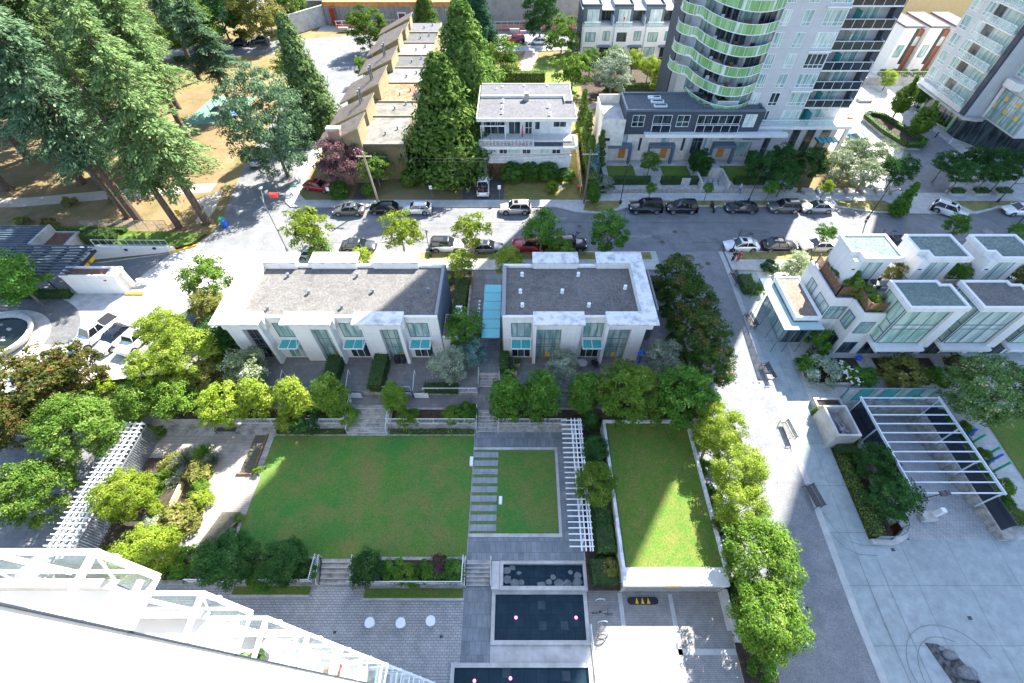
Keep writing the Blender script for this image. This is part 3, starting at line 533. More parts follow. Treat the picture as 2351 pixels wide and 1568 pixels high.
def townhouse(label,X0,X1,slabsS,slabsN,bays,wins,fins,side,ventpts,left_dark,right_dark,sidewin=None):
    r=thing('townhouse_block',label,'townhouses',((X0+X1)/2,30.6,0))
    ys,yn=30.6,38.6
    b=MB(); b.box(X0,X1,ys,yn,-.3,6.2)
    b.build('walls',WHITE,r)
    MB().sheet(rect(X0+.3,X1-.3,ys+.3,yn-.3),6.23).build('gravel_roof',GRAVEL,r)
    p=MB(); p.box(X0,X1,ys,ys+.3,6.2,6.55); p.box(X0,X1,yn-.3,yn,6.2,6.55)
    p.box(X0,X0+.3,ys+.3,yn-.3,6.2,6.6,1 if left_dark else 0); p.box(X1-.3,X1,ys+.3,yn-.3,6.2,6.6,1 if right_dark else 0); p.build('parapet',[WHITE,GMETAL],r)
    for x0,x1 in slabsS:
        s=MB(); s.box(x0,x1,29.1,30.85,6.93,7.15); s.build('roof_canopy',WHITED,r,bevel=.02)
        s=MB(); s.box(x0+.15,x1-.1,30.55,30.83,6.55,6.93); s.box(x0+.15,x1-.1,30.1,30.55,5.25,6.93); s.build('upstand',WHITE,r)
    for x0,x1 in slabsN:
        s=MB(); s.box(x0,x1,38.1,39.9,6.93,7.15); s.build('roof_canopy',WHITED,r,bevel=.02)
        s=MB(); s.box(x0+.1,x1-.1,38.14,38.28,6.23,6.93); s.box(x0+.1,x1-.1,38.6,38.9,0,6.93); s.build('upstand',WHITE,r)
    for (x0,x1,mir) in bays:
        MB().box(x0,x1,30.12,30.6,-.1,5.25).build('pier',WHITE,r)
    for (x0,x1,gm,cs,pan) in wins['bay']:
        win(r,(x0,30.6,.1),X_,x1-x0,5.1,fm=GMETAL,gm=gm,cols=cs,rows=[.36,.44,.62],fw=.07,panels=pan)
        MB().box(x0,x1,30.15,30.6,5.25,5.3).build('lintel',WHITE,r)
    for (x0,x1) in wins['up']:
        win(r,(x0,30.6,3.55),X_,x1-x0,2.15,fm=GMETAL,gm=GTEAL,cols=[.3,.68],rows=[])
        win(r,(x0,30.6,.15),X_,x1-x0,2.5,fm=WMETAL,gm=GTEAL if (x0*7)%2>1 else GDARK,cols=[.33,.67],rows=[.85],name='patio_door')
        awning(r,x0,x1,30.6,3.1)
        MB().box(x0+.7,x0+1.1,30.5,30.6,5.78,5.9).build('wall_light',WMETAL,r)
    for x in fins: MB().box(x-.17,x+.17,29.72,30.6,-.3,6.93).build('fin',WHITE,r)
    if side: side(r)
    vents(r,ventpts,6.23,m=WMETAL if right_dark is False else GMETAL)
    return r
yp=[(.12,.45,.965,1.0,YELLOW),(.68,.95,.965,1.0,YELLOW),(.55,.8,.02,.14,YELLOW)]
op=[(.05,.4,.965,1.0,YELLOW),(.72,.98,.965,1.0,YELLOW),(.42,.62,.02,.16,YELLOW)]
def side_b1(r):
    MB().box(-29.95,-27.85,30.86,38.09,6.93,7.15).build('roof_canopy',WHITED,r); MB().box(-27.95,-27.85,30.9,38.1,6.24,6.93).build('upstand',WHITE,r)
    b=MB()
    for i in range(26): b.box(-8.12,-8.0,30.8+.3*i,30.95+.3*i,.5,6.55)
    b.build('louvre_cladding',NAVYT,r)
    b=MB(); b.box(-8.0,-5.9,30.7,34.2,-.2,3.1); b.box(-8,-5.9,30.7,30.9,3.1,3.35); b.box(-6.1,-5.9,30.9,34.2,3.1,3.35); b.build('side_annex',WHITE,r)
    MB().sheet(rect(-7.95,-6.15,30.95,34.1),3.12).build('annex_roof',GRAVEL,r)
    MB().box(-6.9,-6.2,33.5,34.9,3.12,3.75).build('air_handler',WMETAL,r)
townhouse('long left townhouse block with gravel roof and three white front canopies',-29.5,-8.1,[(-29.95,-25.2),(-23.15,-18.25),(-16.2,-11.33)],[(-28.7,-24.3),(-22.9,-17.7),(-16.05,-10.9)],
 [(-29.5,-28.0,0),(-22.9,-21.1,0),(-15.9,-14.1,0)],
 {'bay':[(-27.95,-26.1,GDARK,[.3,.62],yp),(-21.05,-19.2,GTEAL,[.25,.62],yp),(-14.05,-12.1,GTEAL,[.28,.62],yp)],'up':[(-24.95,-23.05),(-18.2,-16.15),(-11.3,-9.2)]},
 [-25.85,-18.9,-11.9],side_b1,[(-25,36.9),(-17.5,36.9),(-22,34.3),(-15.3,34.5),(-9.5,34.6),(-25.5,32),(-18,32.2)],False,True)
def side_b2(r):
    MB().box(12.15,13.62,30.86,38.09,6.93,7.15).build('roof_canopy',WHITED,r); MB().box(12.15,12.3,30.9,38.1,6.24,6.93).build('upstand',WHITE,r)
    b=MB(); b.box(12.9,14.9,33.2,39.6,-.3,4.2); b.build('side_annex',NAVYT,r)
    MB().sheet(rect(13.6,14.7,33.4,39.4),4.23).build('annex_roof',GRAVEL,r)
    b=MB(); b.box(14.7,14.9,33.2,39.6,4.2,4.9); b.box(12.9,14.7,33.2,33.4,4.2,4.9); b.box(12.9,14.7,39.4,39.6,4.2,4.9); b.build('annex_parapet',GMETAL,r)
    MB().box(-1.72,-1.6,30.6,38.6,-.3,6.62).build('side_cladding',GMETAL,r)
townhouse('right townhouse block with dark gravel roof and white slab frame on three sides',-1.6,12.9,[(1.45,6.5),(8.6,13.64)],[(1.54,6.6),(8.54,13.62)],
 [(4.4,6.35,0),(11.45,12.9,0)],
 {'bay':[(1.85,4.4,GTEAL,[.35,.68],op),(9.2,11.45,GTEAL,[.3,.62],op)],'up':[(-.75,1.3),(6.7,8.7)]},
 [1.65,8.85],side_b2,[(.4,37),(6.5,37),(.2,34.4),(4.6,34.4),(.4,32.4),(7.2,32.4),(11.3,35)],True,False)
# turquoise walkway canopy
r=thing('glass_canopy','turquoise glass canopy over the walkway between the two townhouse blocks','canopy',(-3,35,0))
for i in range(6):
    y0=31.05+1.36*i; MB().box(-3.95,-2.0,y0+.03,y0+1.33,2.78,2.82).build('glass_panel',TEALG,r)
b=MB()
for i in range(7): b.box(-4.0,-1.95,31.02+1.36*i,31.08+1.36*i,2.7,2.84)
for x in (-3.9,-2.05):
    for y in (31.1,35.1,39.1): b.tube((x,y,0),(x,y,2.75),.05)
b.build('frame',GMETAL,r)
wallthing('garden_wall','concrete wall with pale seating blocks left of the canopy walkway',[(-6.0,-5.8,33,41,0,1.1)],m=CONCD)
for i in range(8): MB().box(-4.85,-4.6,34.5+.62*i,34.75+.62*i,0,.35).build('light_block',WMETAL,label='small pale block in a row along the canopy walkway',cat='light',group='blocks along the canopy walkway')
# ---------- row houses on the right
r=thing('row_house','corner row house with planted roof terrace beside the lane','row house',(35,34,-1))
plan=[(33.5,40.2),(33.5,34.05),(35.5,34.05),(35.75,31.9),(37.9,31.9),(37.9,40.2)]
MB().prism(plan,-1.3,5.3,0,1).build('walls',[WHITE,PATIO],r)
b=MB(); b.box(33.5,33.7,34.05,40.2,5.3,5.62); b.box(33.7,35.5,34.05,34.25,5.3,5.62); b.box(35.55,35.75,31.95,34.05,5.3,5.62); b.box(35.75,37.9,31.9,32.1,5.3,5.62); b.build('parapet',WHITE,r)
def fence_wood(x0,y0,x1,y1):
    b=MB(); p=Vector((x0,y0,0)); q=Vector((x1,y1,0)); L=(q-p).length; ax=math.atan2(y1-y0,x1-x0); c=(p+q)/2
    for i in range(6): b.obox((c.x,c.y),ax,L,.04,5.72+.16*i,5.83+.16*i)
    n=max(2,int(L/1.2))
    for i in range(n+1): t=p.lerp(q,i/n); b.box(t.x-.05,t.x+.05,t.y-.05,t.y+.05,5.3,6.75)
    b.build('terrace_fence',WOOD,r)
fence_wood(34.0,40,34.0,34.75); fence_wood(34.0,34.75,35.8,34.75); fence_wood(36.0,34.5,36.0,32.4); fence_wood(36.1,32.4,37.8,32.4)
FR=NAVYT
win(r,(33.5,36.3,2.6),W_,2.2,1.9,2,1,FR,GPALE); win(r,(33.5,38.6,2.7),W_,1.4,1.9,2,1,FR,GPALE); win(r,(33.62,34.05,2.6),X_,1.85,1.9,2,1,FR,GTEAL,rows=[.75])
win(r,(35.53,33.7,2.6),W_,1.3,1.9,2,1,FR,GTEAL); win(r,(35.55,33.6,-.7),W_,1.3,1.9,2,1,FR,GDARK); win(r,(35.95,31.9,2.6),X_,1.6,1.8,2,1,FR,GTEAL,rows=[.75]); win(r,(35.95,31.9,-.8),X_,1.6,1.9,2,1,FR,GDARK)
def roofbox(r,X0,X1,Y0,Y1,z,notch,gm,name='roof'):
    pts=[(X0,Y0),(X1,Y0),(X1,Y1),(X0,Y1)] if not notch else notch
    MB().prism(pts,z-.45,z,0).build(name,WHITE,r,bevel=.03)
    cx=sum(p[0] for p in pts)/len(pts); cy=sum(p[1] for p in pts)/len(pts)
    ins=[(p[0]+(.28 if p[0]<cx else -.28),p[1]+(.28 if p[1]<cy else -.28)) for p in pts]
    MB().sheet(ins,z+.004).build('gravel',gm,r)
    b=MB()
    for i in range(len(pts)):
        p,q=pts[i],pts[(i+1)%len(pts)]; pi,qi=ins[i],ins[(i+1)%len(pts)]
        b.add([(p[0],p[1],z),(q[0],q[1],z),(qi[0],qi[1],z),(pi[0],pi[1],z),(p[0],p[1],z+.14),(q[0],q[1],z+.14),(qi[0],qi[1],z+.14),(pi[0],pi[1],z+.14)],[(4,5,6,7),(0,1,5,4),(3,7,6,2)])
    b.build('roof_kerb',WHITE,r)
names=['row house with tall glazed bay next to the corner terrace','second glazed row house from the lane','third glazed row house cut by the right picture edge','far right row house beyond the picture edge']
for k in range(3):
    X0=37.85+7.15*k; X1=X0+5.95
    r=thing('row_house',names[k],'row house',(X0+3,32,-1))
    MB().box(X0+.05,X0+7.15,31.9,40.2,-1.3,5.3).build('ground_block',WHITE,r)
    b=MB(); b.box(X0+.25,X1-.2,30.75,34.0,2.25,7.6); b.build('bay_walls',WHITE,r)
    MB().box(X0-.1,X0+5.1,29.85,31.85,1.95,2.25).build('soffit_slab',WHITE,r)
    roofbox(r,X0,X1,30.35,34.3,8,[(X0,30.35),(X1,30.35),(X1,33.75),(X1-1.05,33.75),(X1-1.05,34.3),(X0,34.3)],GRAVELG if k==0 else GRAVEL)
    MB().box(X0+4.75,X1-.1,30.4,30.75,2.0,7.6).build('white_fin',WHITE,r)
    win(r,(X0+.3,30.75,2.35),X_,4.4,5.15,fm=FR,gm=GGREEN if k!=1 else GPALE,cols=[.34,.67],rows=[.44,.56],fw=.09,label=None,panels=[(.0,1,.45,.55,GPALE)])
    win(r,(X0+.25,33.8,2.35),W_,3.0,5.1,fm=FR,gm=GGREEN,cols=[.55],rows=[.3,.55],fw=.1)
    win(r,(X0+.6,31.9,-1.0),X_,2.0,2.7,2,1,FR,GDARK,name='front_door'); win(r,(X0+3.0,31.9,-1.0),X_,2.4,2.7,2,1,FR,GTEAL)
    win(r,(X0+6.0,31.9,2.6),X_,1.0,2.3,1,2,FR,GDARK); win(r,(X0+6.0,31.9,-.9),X_,1.0,2.3,1,1,FR,GTEAL)
    MB().sheet(rect(X0+.05,X0+7.15,34.35,36.0),5.32).build('terrace_floor',PATIO,r)
    A0=34.4+6.95*k; A1=A0+5.0
    MB().box(A0+.2,A1-.3,36.7,39.7,5.3,9.1).build('penthouse_walls',WHITE,r)
    roofbox(r,A0,A1,35.9,39.85,9.5,[(A0,36.95),(A0+.85,36.95),(A0+.85,35.9),(A1,35.9),(A1,39.85),(A0,39.85)],GRAVELG,'penthouse_roof')
    win(r,(A0+1.2,36.7,5.4),X_,2.6,3.1,2,1,FR,GPALE,name='terrace_door'); MB().box(A0+.2,A0+1.1,36.0,36.7,5.3,9.1).build('penthouse_pier',WHITE,r)
    b=MB(); b.box(A1-.2,A1+1.6,36.2,36.4,5.3,6.3); b.build('terrace_planter',CONCP,r)
    MB().box(A0+.4,A0+.7,35.93,36.0,8.0,8.12).build('wall_light',DMETAL,r)
    if k:
        b=MB(); b.box(A0-.3,A0-.26,34.5,36.6,5.35,7.0,0)
        for q in range(4): b.box(A0-.32,A0-.24,34.5+.7*q-.03,34.5+.7*q+.03,5.33,7.05,1)
        b.box(A0-.32,A0-.24,34.5,36.6,7.0,7.06,1); b.build('privacy_screen',[GCLEAR,FR],r)
r=thing('glass_lobby','low glass lobby with brown gravel roof and glass skirt canopy by the lane','lobby',(31.3,36.5,-.6))
MB().box(30.2,32.7,33.5,39.5,-1.2,3.1).build('walls',GTEAL,r)
MB().box(30.05,32.85,33.25,39.6,3.1,3.55).build('roof',WHITE,r,bevel=.03); MB().sheet(rect(30.35,32.55,33.55,39.3),3.556).build('gravel',mix3('brown_gravel',[(.24,.18,.14),(.30,.24,.19),(.17,.13,.10)],[.4,3],bump=.8,bscale=9),r)
b=MB(); b.box(30.05,30.2,33.4,39.45,3.55,3.7); b.box(32.7,32.85,33.4,39.45,3.55,3.7); b.box(30.05,32.85,33.25,33.4,3.55,3.7); b.box(30.05,32.85,39.45,39.6,3.55,3.7); b.build('roof_kerb',WHITE,r)
b=MB(); b.box(28.7,30.0,32.1,40.2,2.9,2.95); b.box(30.0,33.0,32.1,33.2,2.9,2.95); b.build('glass_skirt',glass('canopy_glass',(.50,.68,.68),rough=.05,alpha=.55),r)
b=MB()
for i in range(9): b.tube((28.7,32.2+i,2.88),(30.05,32.2+i,2.88),.035,n=4)
for x in (28.75,30.05,31.5,32.95): b.tube((x,32.1,-1.0),(x,32.1,2.88),.045,n=5)
for y in (32.1,34,36,38,40.1): b.tube((28.75,y,-.9),(28.75,y,2.88),.04,n=5)
b.tube((28.7,32.1,2.88),(33,32.1,2.88),.05,n=4); b.tube((28.7,32.1,2.88),(28.7,40.2,2.88),.05,n=4); b.build('steel_frame',FR,r)
win(r,(30.2,39.3,-.7),W_,5.6,3.5,6,1,FR,GTEAL,rows=[.7]); win(r,(30.3,33.5,-.9),X_,2.3,3.6,3,1,FR,GDARK,rows=[.7])
# ---------- podium with white and dark townhouses
YP=71.5
r=thing('podium_house','dark slate upper storey over cream rendered ground floor with three orange doors','townhouses',(26,YP,.5))
MB().box(16.6,37.9,YP,78,4.95,8.45).build('upper_storey',NAVY,r)
MB().sheet([(16.9,71.8),(37.6,71.8),(37.6,74),(33,74),(28,77.7),(16.9,77.7)],8.47).build('gravel_roof',mix3('dark_roof_gravel',[(.12,.13,.14),(.16,.165,.17),(.09,.10,.11)],[.3,3],bump=.8,bscale=9),r)
b=MB(); b.box(16.6,16.85,YP,78,8.45,8.72); b.box(16.85,37.9,YP,YP+.25,8.45,8.72); b.box(16.85,30,77.75,78,8.45,8.72); b.box(37.65,37.9,YP+.25,75,8.45,8.72); b.build('parapet',NAVYT,r)
CREAM=pave('cream_render',(.62,.58,.52),(.64,.60,.54),(.45,.42,.38),2.2,1.4,.012,off=0,bump=.03,wall=True,stain=.15)
MB().box(14.5,27.6,YP+.15,79,-.5,4.95).build('cream_walls',CREAM,r); MB().box(27.6,42.5,YP+.5,79,-.5,4.95).build('grey_walls',PANEL,r)
b=MB(); b.box(12.9,16.55,YP-.9,78,3,7.1); b.build('deck_walls',CREAM,r); MB().sheet(rect(13.2,16.3,YP-.6,77.6),7.12).build('deck_floor',CONCP,r)
b=MB(); b.box(12.9,13.1,YP-.9,78,7.1,8.0); b.box(13.1,16.55,YP-.9,YP-.7,7.1,7.6); b.box(13.1,16.55,77.8,78,7.1,8.4); b.build('deck_parapet',CREAM,r); MB().box(12.9,14.5,YP-.9,78,-.4,3).build('side_wall',CREAM,r)
MB().box(19.9,42.5,YP-1.0,YP,4.85,5.35).build('canopy_band',WHITE,r)
for x0,x1,z0,z1,gm,cs in [(17.7,19.6,6.15,7.95,GDARK,[.5]),(20.9,23.8,5.65,7.95,GDARK,[.5]),(24.65,26.6,6.15,7.95,GDARK,[.5]),(27.8,34.5,5.65,7.95,GDARK,[.17,.33,.5,.67,.83]),(35.1,36.9,6.1,8.05,GPALE,[.5])]: win(r,(x0,YP,z0),X_,x1-x0,z1-z0,fm=WMETAL,gm=gm,cols=cs,rows=[.42])
for x0,x1 in [(20.9,23.8),(27.8,34.5)]:
    b=MB(); b.box(x0,x1,YP-.35,YP-.3,5.45,6.5,0); n=int((x1-x0)/1.2)
    for i in range(n+1): q=x0+(x1-x0)*i/n; b.box(q-.03,q+.03,YP-.38,YP-.28,5.4,6.55,1)
    b.box(x0,x1,YP-.38,YP-.28,6.5,6.56,1); b.build('balustrade',[GSMOKE,WMETAL],r)
for x0,dx in ((16.45,0),(23.3,0),(32.8,.35)):
    yd=YP+.15+dx; MB().box(x0,x0+1.1,yd-.07,yd,.9,3.0).build('door',ORANGE,r)
for x0,x1,dd in ((14.4,18.3,0),(21.2,25.2,0),(31.6,35.0,.35)):
    b=MB(); b.box(x0,x1,YP-1.1,YP+.15+dd,3.15,3.55); b.box(x1-.4,x1,YP-1.1,YP-.5,.5,3.15); b.box(x0,x0+.3,YP+.0,YP+.15+dd,1.4,3.15); b.build('porch_frame',NAVYT,r)
for x in (19.5,26.5): MB().box(x,x+.38,YP+.1,YP+.15,2.2,4.3).build('slit_window',DMETAL,r)
for x in (16.4,23.1): win(r,(x,YP+.15,3.62),X_,1.15,1.2,1,1,GMETAL,GTEAL)
win(r,(28.2,YP+.5,1.6),X_,1.7,3.2,2,1,GMETAL,GDARK,rows=[.6]); win(r,(30.2,YP+.5,1.0),X_,1.1,3.6,1,1,GMETAL,GTEAL); win(r,(35.4,YP+.5,1.0),X_,2.6,2.4,3,1,GMETAL,GTEAL); win(r,(32.5,YP+.5,3.8),X_,2.4,.95,2,1,GMETAL,GTEAL); win(r,(36.2,YP+.5,3.8),X_,3,.95,3,1,GMETAL,GTEAL); win(r,(39.8,YP+.5,.8),X_,1.0,3.8,1,1,GMETAL,GDARK,rows=[.4])
for i,(x,y) in enumerate([(20.7,75.9),(20.9,74.4),(21.1,72.9),(28.0,75.6),(28.4,74.2),(28.9,72.9)]):
    b=MB(); b.box(x,x+2,y,y+.75,8.47,8.72,0); b.sheet(rect(x+.15,x+1.85,y+.12,y+.63),8.725,1); b.build('skylight',[WMETAL if i<3 else GMETAL,GDARK],r)
win(r,(13.6,YP-.9,4.3),X_,.9,.5,1,1,GMETAL,GDARK)
# ---------- middle tower with green balconies
FH=2.67; ZB=5.3; NF=34
r=thing('apartment_tower','tall grey panel tower with curved lime green glass balconies','apartment tower',(40,80,0))
curve=[(36.0,74.0),(35.0,73.2),(33.6,72.4),(31.8,72.1),(30.2,72.8),(28.7,74.6),(27.7,77.0),(27.2,79.2)]
lobe=[(27.0,80.3),(26.1,80.9),(25.3,82.0),(25.0,83.6),(25.3,85.2)]
inner=[(36.0,74.6),(33.2,74.6),(33.2,76),(31.0,76),(31,78.5),(29.2,78.5),(29.2,81.2),(27.6,81.2)]
body=[(36,74),(45,74),(45,76.2),(52.3,76.2),(52.3,93),(26.6,93),(26.6,86),(27.6,86)]+inner[::-1]
MB().prism(body,0,ZB+NF*FH,0).build('tower_walls',PANEL,r)
MB().box(26.35,27.5,86.05,93.2,0,ZB+NF*FH).build('dark_side_strip',NAVY,r)
MB().box(51.9,52.9,75.0,90,8,ZB+NF*FH).build('dark_edge_strip',NAVY,r)
b=MB(); b.prism([(37.9,73.2),(53.9,73.2),(53.9,90),(37.9,90)],4.85,5.35); b.build('podium_slab',WHITE,r)
MB().box(42.3,52.5,74.3,90,0,4.85).build('ground_storey',PANEL,r)
for x in (43.0,45.0,47.5,50.0): win(r,(x,74.3,.6),X_,1.5,3.9,1,1,GMETAL,GDARK,rows=[.5])
MB().box(53.2,53.7,73.3,73.8,0,4.85).build('column',WHITE,r); b=MB(); b.box(48.6,51.9,71.6,73.3,3.5,3.56,0); [b.box(48.6+.8*i,48.7+.8*i,71.6,73.3,3.4,3.6,1) for i in range(5)]; b.build('entrance_canopy',[TEALG,DMETAL],r)
NV=8
rr=random.Random(5)
for f in range(NV):
    z=ZB+FH*f; zw=z+.30
    # windows only on the storeys the picture reaches
    for (x0,x1,cs,big) in [(34.9,37.3,[.45,.72],1),(39.0,40.4,[.5],0),(41.95,44.85,[.25,.5,.75],1)]:
        if f==0 and x0<36: x0,x1=38.1,39.9; 
        if f==0 and big==0: continue
        yw=74.0; xx=max(x0,36.05)
        win(r,(xx,yw,zw),X_,x1-xx,1.95,fm=WMETAL,gm=rr.choice([GTEAL,GTEAL,GPALE,GPALE,GDARK]),cols=cs,rows=[.25],fw=.07)
    win(r,(45.3,76.2,z+.1),X_,1.2,2.3,1,1,WMETAL,GDARK); win(r,(48.4,76.2,z+.1),X_,2.1,2.3,2,1,WMETAL,GTEAL,name='balcony_door')
    if f>0:
        MB().box(45,52.2,74.1,76.2,z-.18,z).build('balcony_slab',WHITE,r)
        b=MB(); b.box(45.05,52.15,74.12,74.17,z+.05,z+1.05,0); b.box(52.1,52.15,74.2,76.2,z+.05,z+1.05,0)
        for i in range(6): b.box(45.0+1.42*i,45.05+1.42*i,74.08,74.2,z,z+1.1,1)
        b.box(45,52.2,74.08,74.2,z+1.06,z+1.12,1); b.box(52.08,52.2,74.2,76.2,z+1.06,z+1.12,1); b.build('balcony_rail',[GSMOKE,WMETAL],r)
        MB().box(47.2,47.3,74.5,76.2,z,z+1.9).build('privacy_screen',TEALP if f%2 else GPALE,r)
        if f%2==0: MB().box(41.7,44.95,73.6,74.0,z-.22,z).build('white_ledge',WHITE,r)
        if f>=1:
            lo=lobe if f>1 else []
            pts=curve+lo
            # curved balcony: slab and glass
            poly=pts+([(26.8,86)]+inner[::-1] if lo else inner[::-1])
            MB().prism(poly,z-.2,z,0).build('curved_balcony_slab',WHITE,r)
            b=MB()
            sm=[]
            for i in range(len(pts)-1):
                for q in range(4):
                    t=q/4; p0=pts[max(0,i-1)]; p1=pts[i]; p2=pts[i+1]; p3=pts[min(len(pts)-1,i+2)]
                    cr=lambda a,b_,c,d: .5*((2*b_)+(-a+c)*t+(2*a-5*b_+4*c-d)*t*t+(-a+3*b_-3*c+d)*t**3)
                    sm.append((cr(p0[0],p1[0],p2[0],p3[0]),cr(p0[1],p1[1],p2[1],p3[1])))
            sm.append(pts[-1])
            for i,(p,q) in enumerate(zip(sm,sm[1:])):
                b.add([(p[0],p[1],z-.2),(q[0],q[1],z-.2),(q[0],q[1],z+1.0),(p[0],p[1],z+1.0)],[(0,1,2,3)],2 if i%9==7 else 0)
                b.tube((*p,z+1.02),(*q,z+1.02),.05,1,4); b.tube((*p,z-.22),(*q,z-.22),.07,1,4)
                if i%3==0: b.tube((*p,z-.2),(*p,z+1.0),.025,1,4)
            b.build('curved_green_glass',[GLIME,WMETAL,GPALE],r)
            win(r,(33.4,74.6,z+.05),X_,2.2,2.3,3,1,GMETAL,rr.choice([GDARK,GTEAL]),name='balcony_door'); win(r,(31.1,76,z+.05),X_,1.9,2.3,2,1,GMETAL,rr.choice([GDARK,GTEAL]),name='balcony_door'); win(r,(29.3,78.5,z+.05),X_,1.5,2.3,2,1,GMETAL,GDARK,name='balcony_door'); win(r,(27.7,81.2,z+.05),X_,1.4,2.3,2,1,GMETAL,GTEAL,name='balcony_door')
            win(r,(31.0,78.3,z+.05),W_,2.1,2.3,2,1,GMETAL,GDARK,name='balcony_door')
    else:
        MB().box(38.2,53.8,73.3,73.38,5.4,6.3).build('terrace_balustrade',GCLEAR,r); MB().box(38.2,53.8,73.28,73.4,6.3,6.36).build('terrace_rail',WMETAL,r); MB().box(46.5,46.6,73.6,76.2,5.35,7.2).build('privacy_screen',TEALP,r)
        b=MB(); b.box(30.5,33.8,72.6,72.65,8.5,9.5,0); b.box(30.5,33.8,72.58,72.68,9.5,9.56,1); b.box(30.5,30.55,72.6,75,8.5,9.5,0); b.build('roof_deck_rail',[GCLEAR,WMETAL],r)
# ---------- right tower
r=thing('apartment_tower','right hand tower with stacked balconies above a glass lobby','apartment tower',(85,85,0))
XW=77.0; FR2=2.68; Z0=4.2
MB().prism([(77,79.9),(79.9,79.9),(79.9,72),(110,72),(110,93.6),(77,93.6)],4,92).build('tower_walls',PANEL,r)
MB().prism([(78.3,80.2),(81.2,75.6),(83,72),(110,72),(110,93.6),(78.3,93.6)],0,4).build('lobby',GDARK,r)
MB().prism([(76.3,94),(76.3,79.2),(78.2,78.4),(81.5,78.6),(81.5,94)],3.7,4.05).build('entrance_canopy',CONCP,r)
MB().box(76.6,77,80.0,80.9,4.1,92).build('dark_fin',NAVY,r)
b=MB()
for i in range(9): b.box(78.2,78.28,80.6+1.7*i,80.75+1.7*i,0,3.7,0)
for i in (1,4,6): b.box(78.18,78.26,80.8+1.7*i,81.3+1.7*i,0,3.7,1)
b.build('lobby_mullions',[GMETAL,GLIME],r)
MB().tube((80.6,79.9,0),(79.3,79.2,9.5),.28,0,10).build('slanted_column',WHITE,r); MB().tube((82.6,75.5,0),(80.3,75.2,9.8),.28,0,10).build('slanted_column',WHITE,r)
for i in range(3): win(r,(79.9,79.6-2.5*i,4.3),W_,2.3,4.4,2,1,GMETAL,GTEAL,rows=[.33,.66],panels=[(.1,.35,.36,.5,YELLOW),(.6,.9,.7,.82,YELLOW),(.05,.2,0,.3,GLIME)])
MB().prism([(79.85,80.0),(78.8,79.4),(78.8,77.2),(79.85,76.5)],9.2,10.3).build('white_band',WHITE,r)
for f in range(9):
    z=Z0+.9+FR2*f
    for y,w_ in ((93.2,2.0),(90.0,1.7)): win(r,(77,y,z+.2),W_,w_,2.0,2,1,WMETAL,rr.choice([GTEAL,GPALE,GTEAL]),rows=[.25],fw=.07)
    MB().box(76.0,77,81.0,87.9,z-.15,z).build('balcony_slab',WHITE,r)
    b=MB(); b.box(76.0,76.05,81,87.9,z,z+1.05,0)
    for i in range(6): b.box(75.97,76.07,81+1.37*i,81.05+1.37*i,z,z+1.1,1)
    b.box(75.96,76.08,81,87.9,z+1.05,z+1.11,1); b.build('balcony_rail',[GCLEAR,WMETAL],r)
    win(r,(77,87.9,z),W_,1.9,2.3,1,1,GMETAL,GDARK,name='balcony_door'); win(r,(77,85.6,z),W_,4.2,2.3,4,1,WMETAL,GTEAL,name='balcony_door')
    if f>1:
        for i in range(3): win(r,(79.9,79.5-2.5*i,z+.2),W_,2.1,2.0,2,1,WMETAL,rr.choice([GTEAL,GPALE]),rows=[.25],fw=.07)
MB().box(76.5,77.0,81,93.6,4.1,4.9).build('white_band',WHITE,r)
# ---------- white apartment house
OLIVE=mat('olive_render',(.19,.155,.085),var=.1,scale=.6); OLIVEL=mat('ochre_render',(.27,.225,.125),var=.1,scale=.6)
WBRD=pave('white_boarding',(.74,.74,.73),(.70,.70,.69),(.5,.5,.5),40,.22,.02,bump=.05,wall=True,stain=.1)
ROOFG=mix3('grey_membrane_roof',[(.125,.125,.135),(.15,.15,.158),(.10,.10,.108)],[.3,1.5],bump=.2,bscale=8)
r=thing('apartment_house','white low apartment house with flat grey roof and flower filled deck','house',(1,67,0))
MB().box(-5.6,8.1,67.4,79,0,6.0).build('lower_walls',WHITE,r)
MB().box(-5.6,8.1,69.6,78.9,6.0,9.0).build('upper_walls',WBRD,r)
b=MB(); b.prism([(-6.1,67.5),(8.5,67.5),(8.5,72.6),(7.0,72.6),(7.0,74.7),(-5.9,74.7)],8.85,9.2); b.prism([(-5.9,74.7),(7.0,74.7),(7.0,72.8),(8.2,72.8),(8.2,79),(-5.9,79)],9.2,9.5); b.build('roof',[ROOFG],r)
b=MB(); b.box(-6.15,8.55,67.4,67.5,8.8,9.3); b.box(-6.2,-6.1,67.4,79,8.8,9.3); b.box(8.5,8.6,67.5,72.6,8.8,9.3); b.box(-5.9,7.0,74.55,74.7,9.2,9.6); b.box(7.0,7.15,72.6,74.7,9.2,9.6); b.box(8.2,8.3,72.8,79,9.15,9.6); b.box(-5.9,8.2,79,79.1,9.15,9.6); b.build('roof_trim',WHITE,r)
MB().box(-3.0+3.9,1.6,73.4,74.2,9.2,10.3).build('chimney',CONCD,r)
vents(r,[(-2.6,78),(.9,78.2),(4.6,78.2),(-2.4,71),(-2.4,73),(4.6,71.2),(4.7,68.7),(-2.4,69.2),(-3.5,77)],9.2,m=WMETAL)
MB().box(-5.9,8.9,65.9,69.7,5.35,5.75).build('deck',[WHITE],r); MB().sheet(rect(2.4,8.6,66.1,69.5),5.756).build('deck_membrane',DRIVE,r)
b=MB(); b.box(-5.9,2.3,65.95,66.0,6.75,6.82); [b.box(-5.9+.16*i,-5.86+.16*i,65.95,66.0,5.75,6.75) for i in range(52)]; b.box(2.25,2.3,66,69.6,6.75,6.82); [b.box(2.25,2.3,66+.16*i,66.04+.16*i,5.75,6.75) for i in range(22)]; b.build('deck_railing',WMETAL,r)
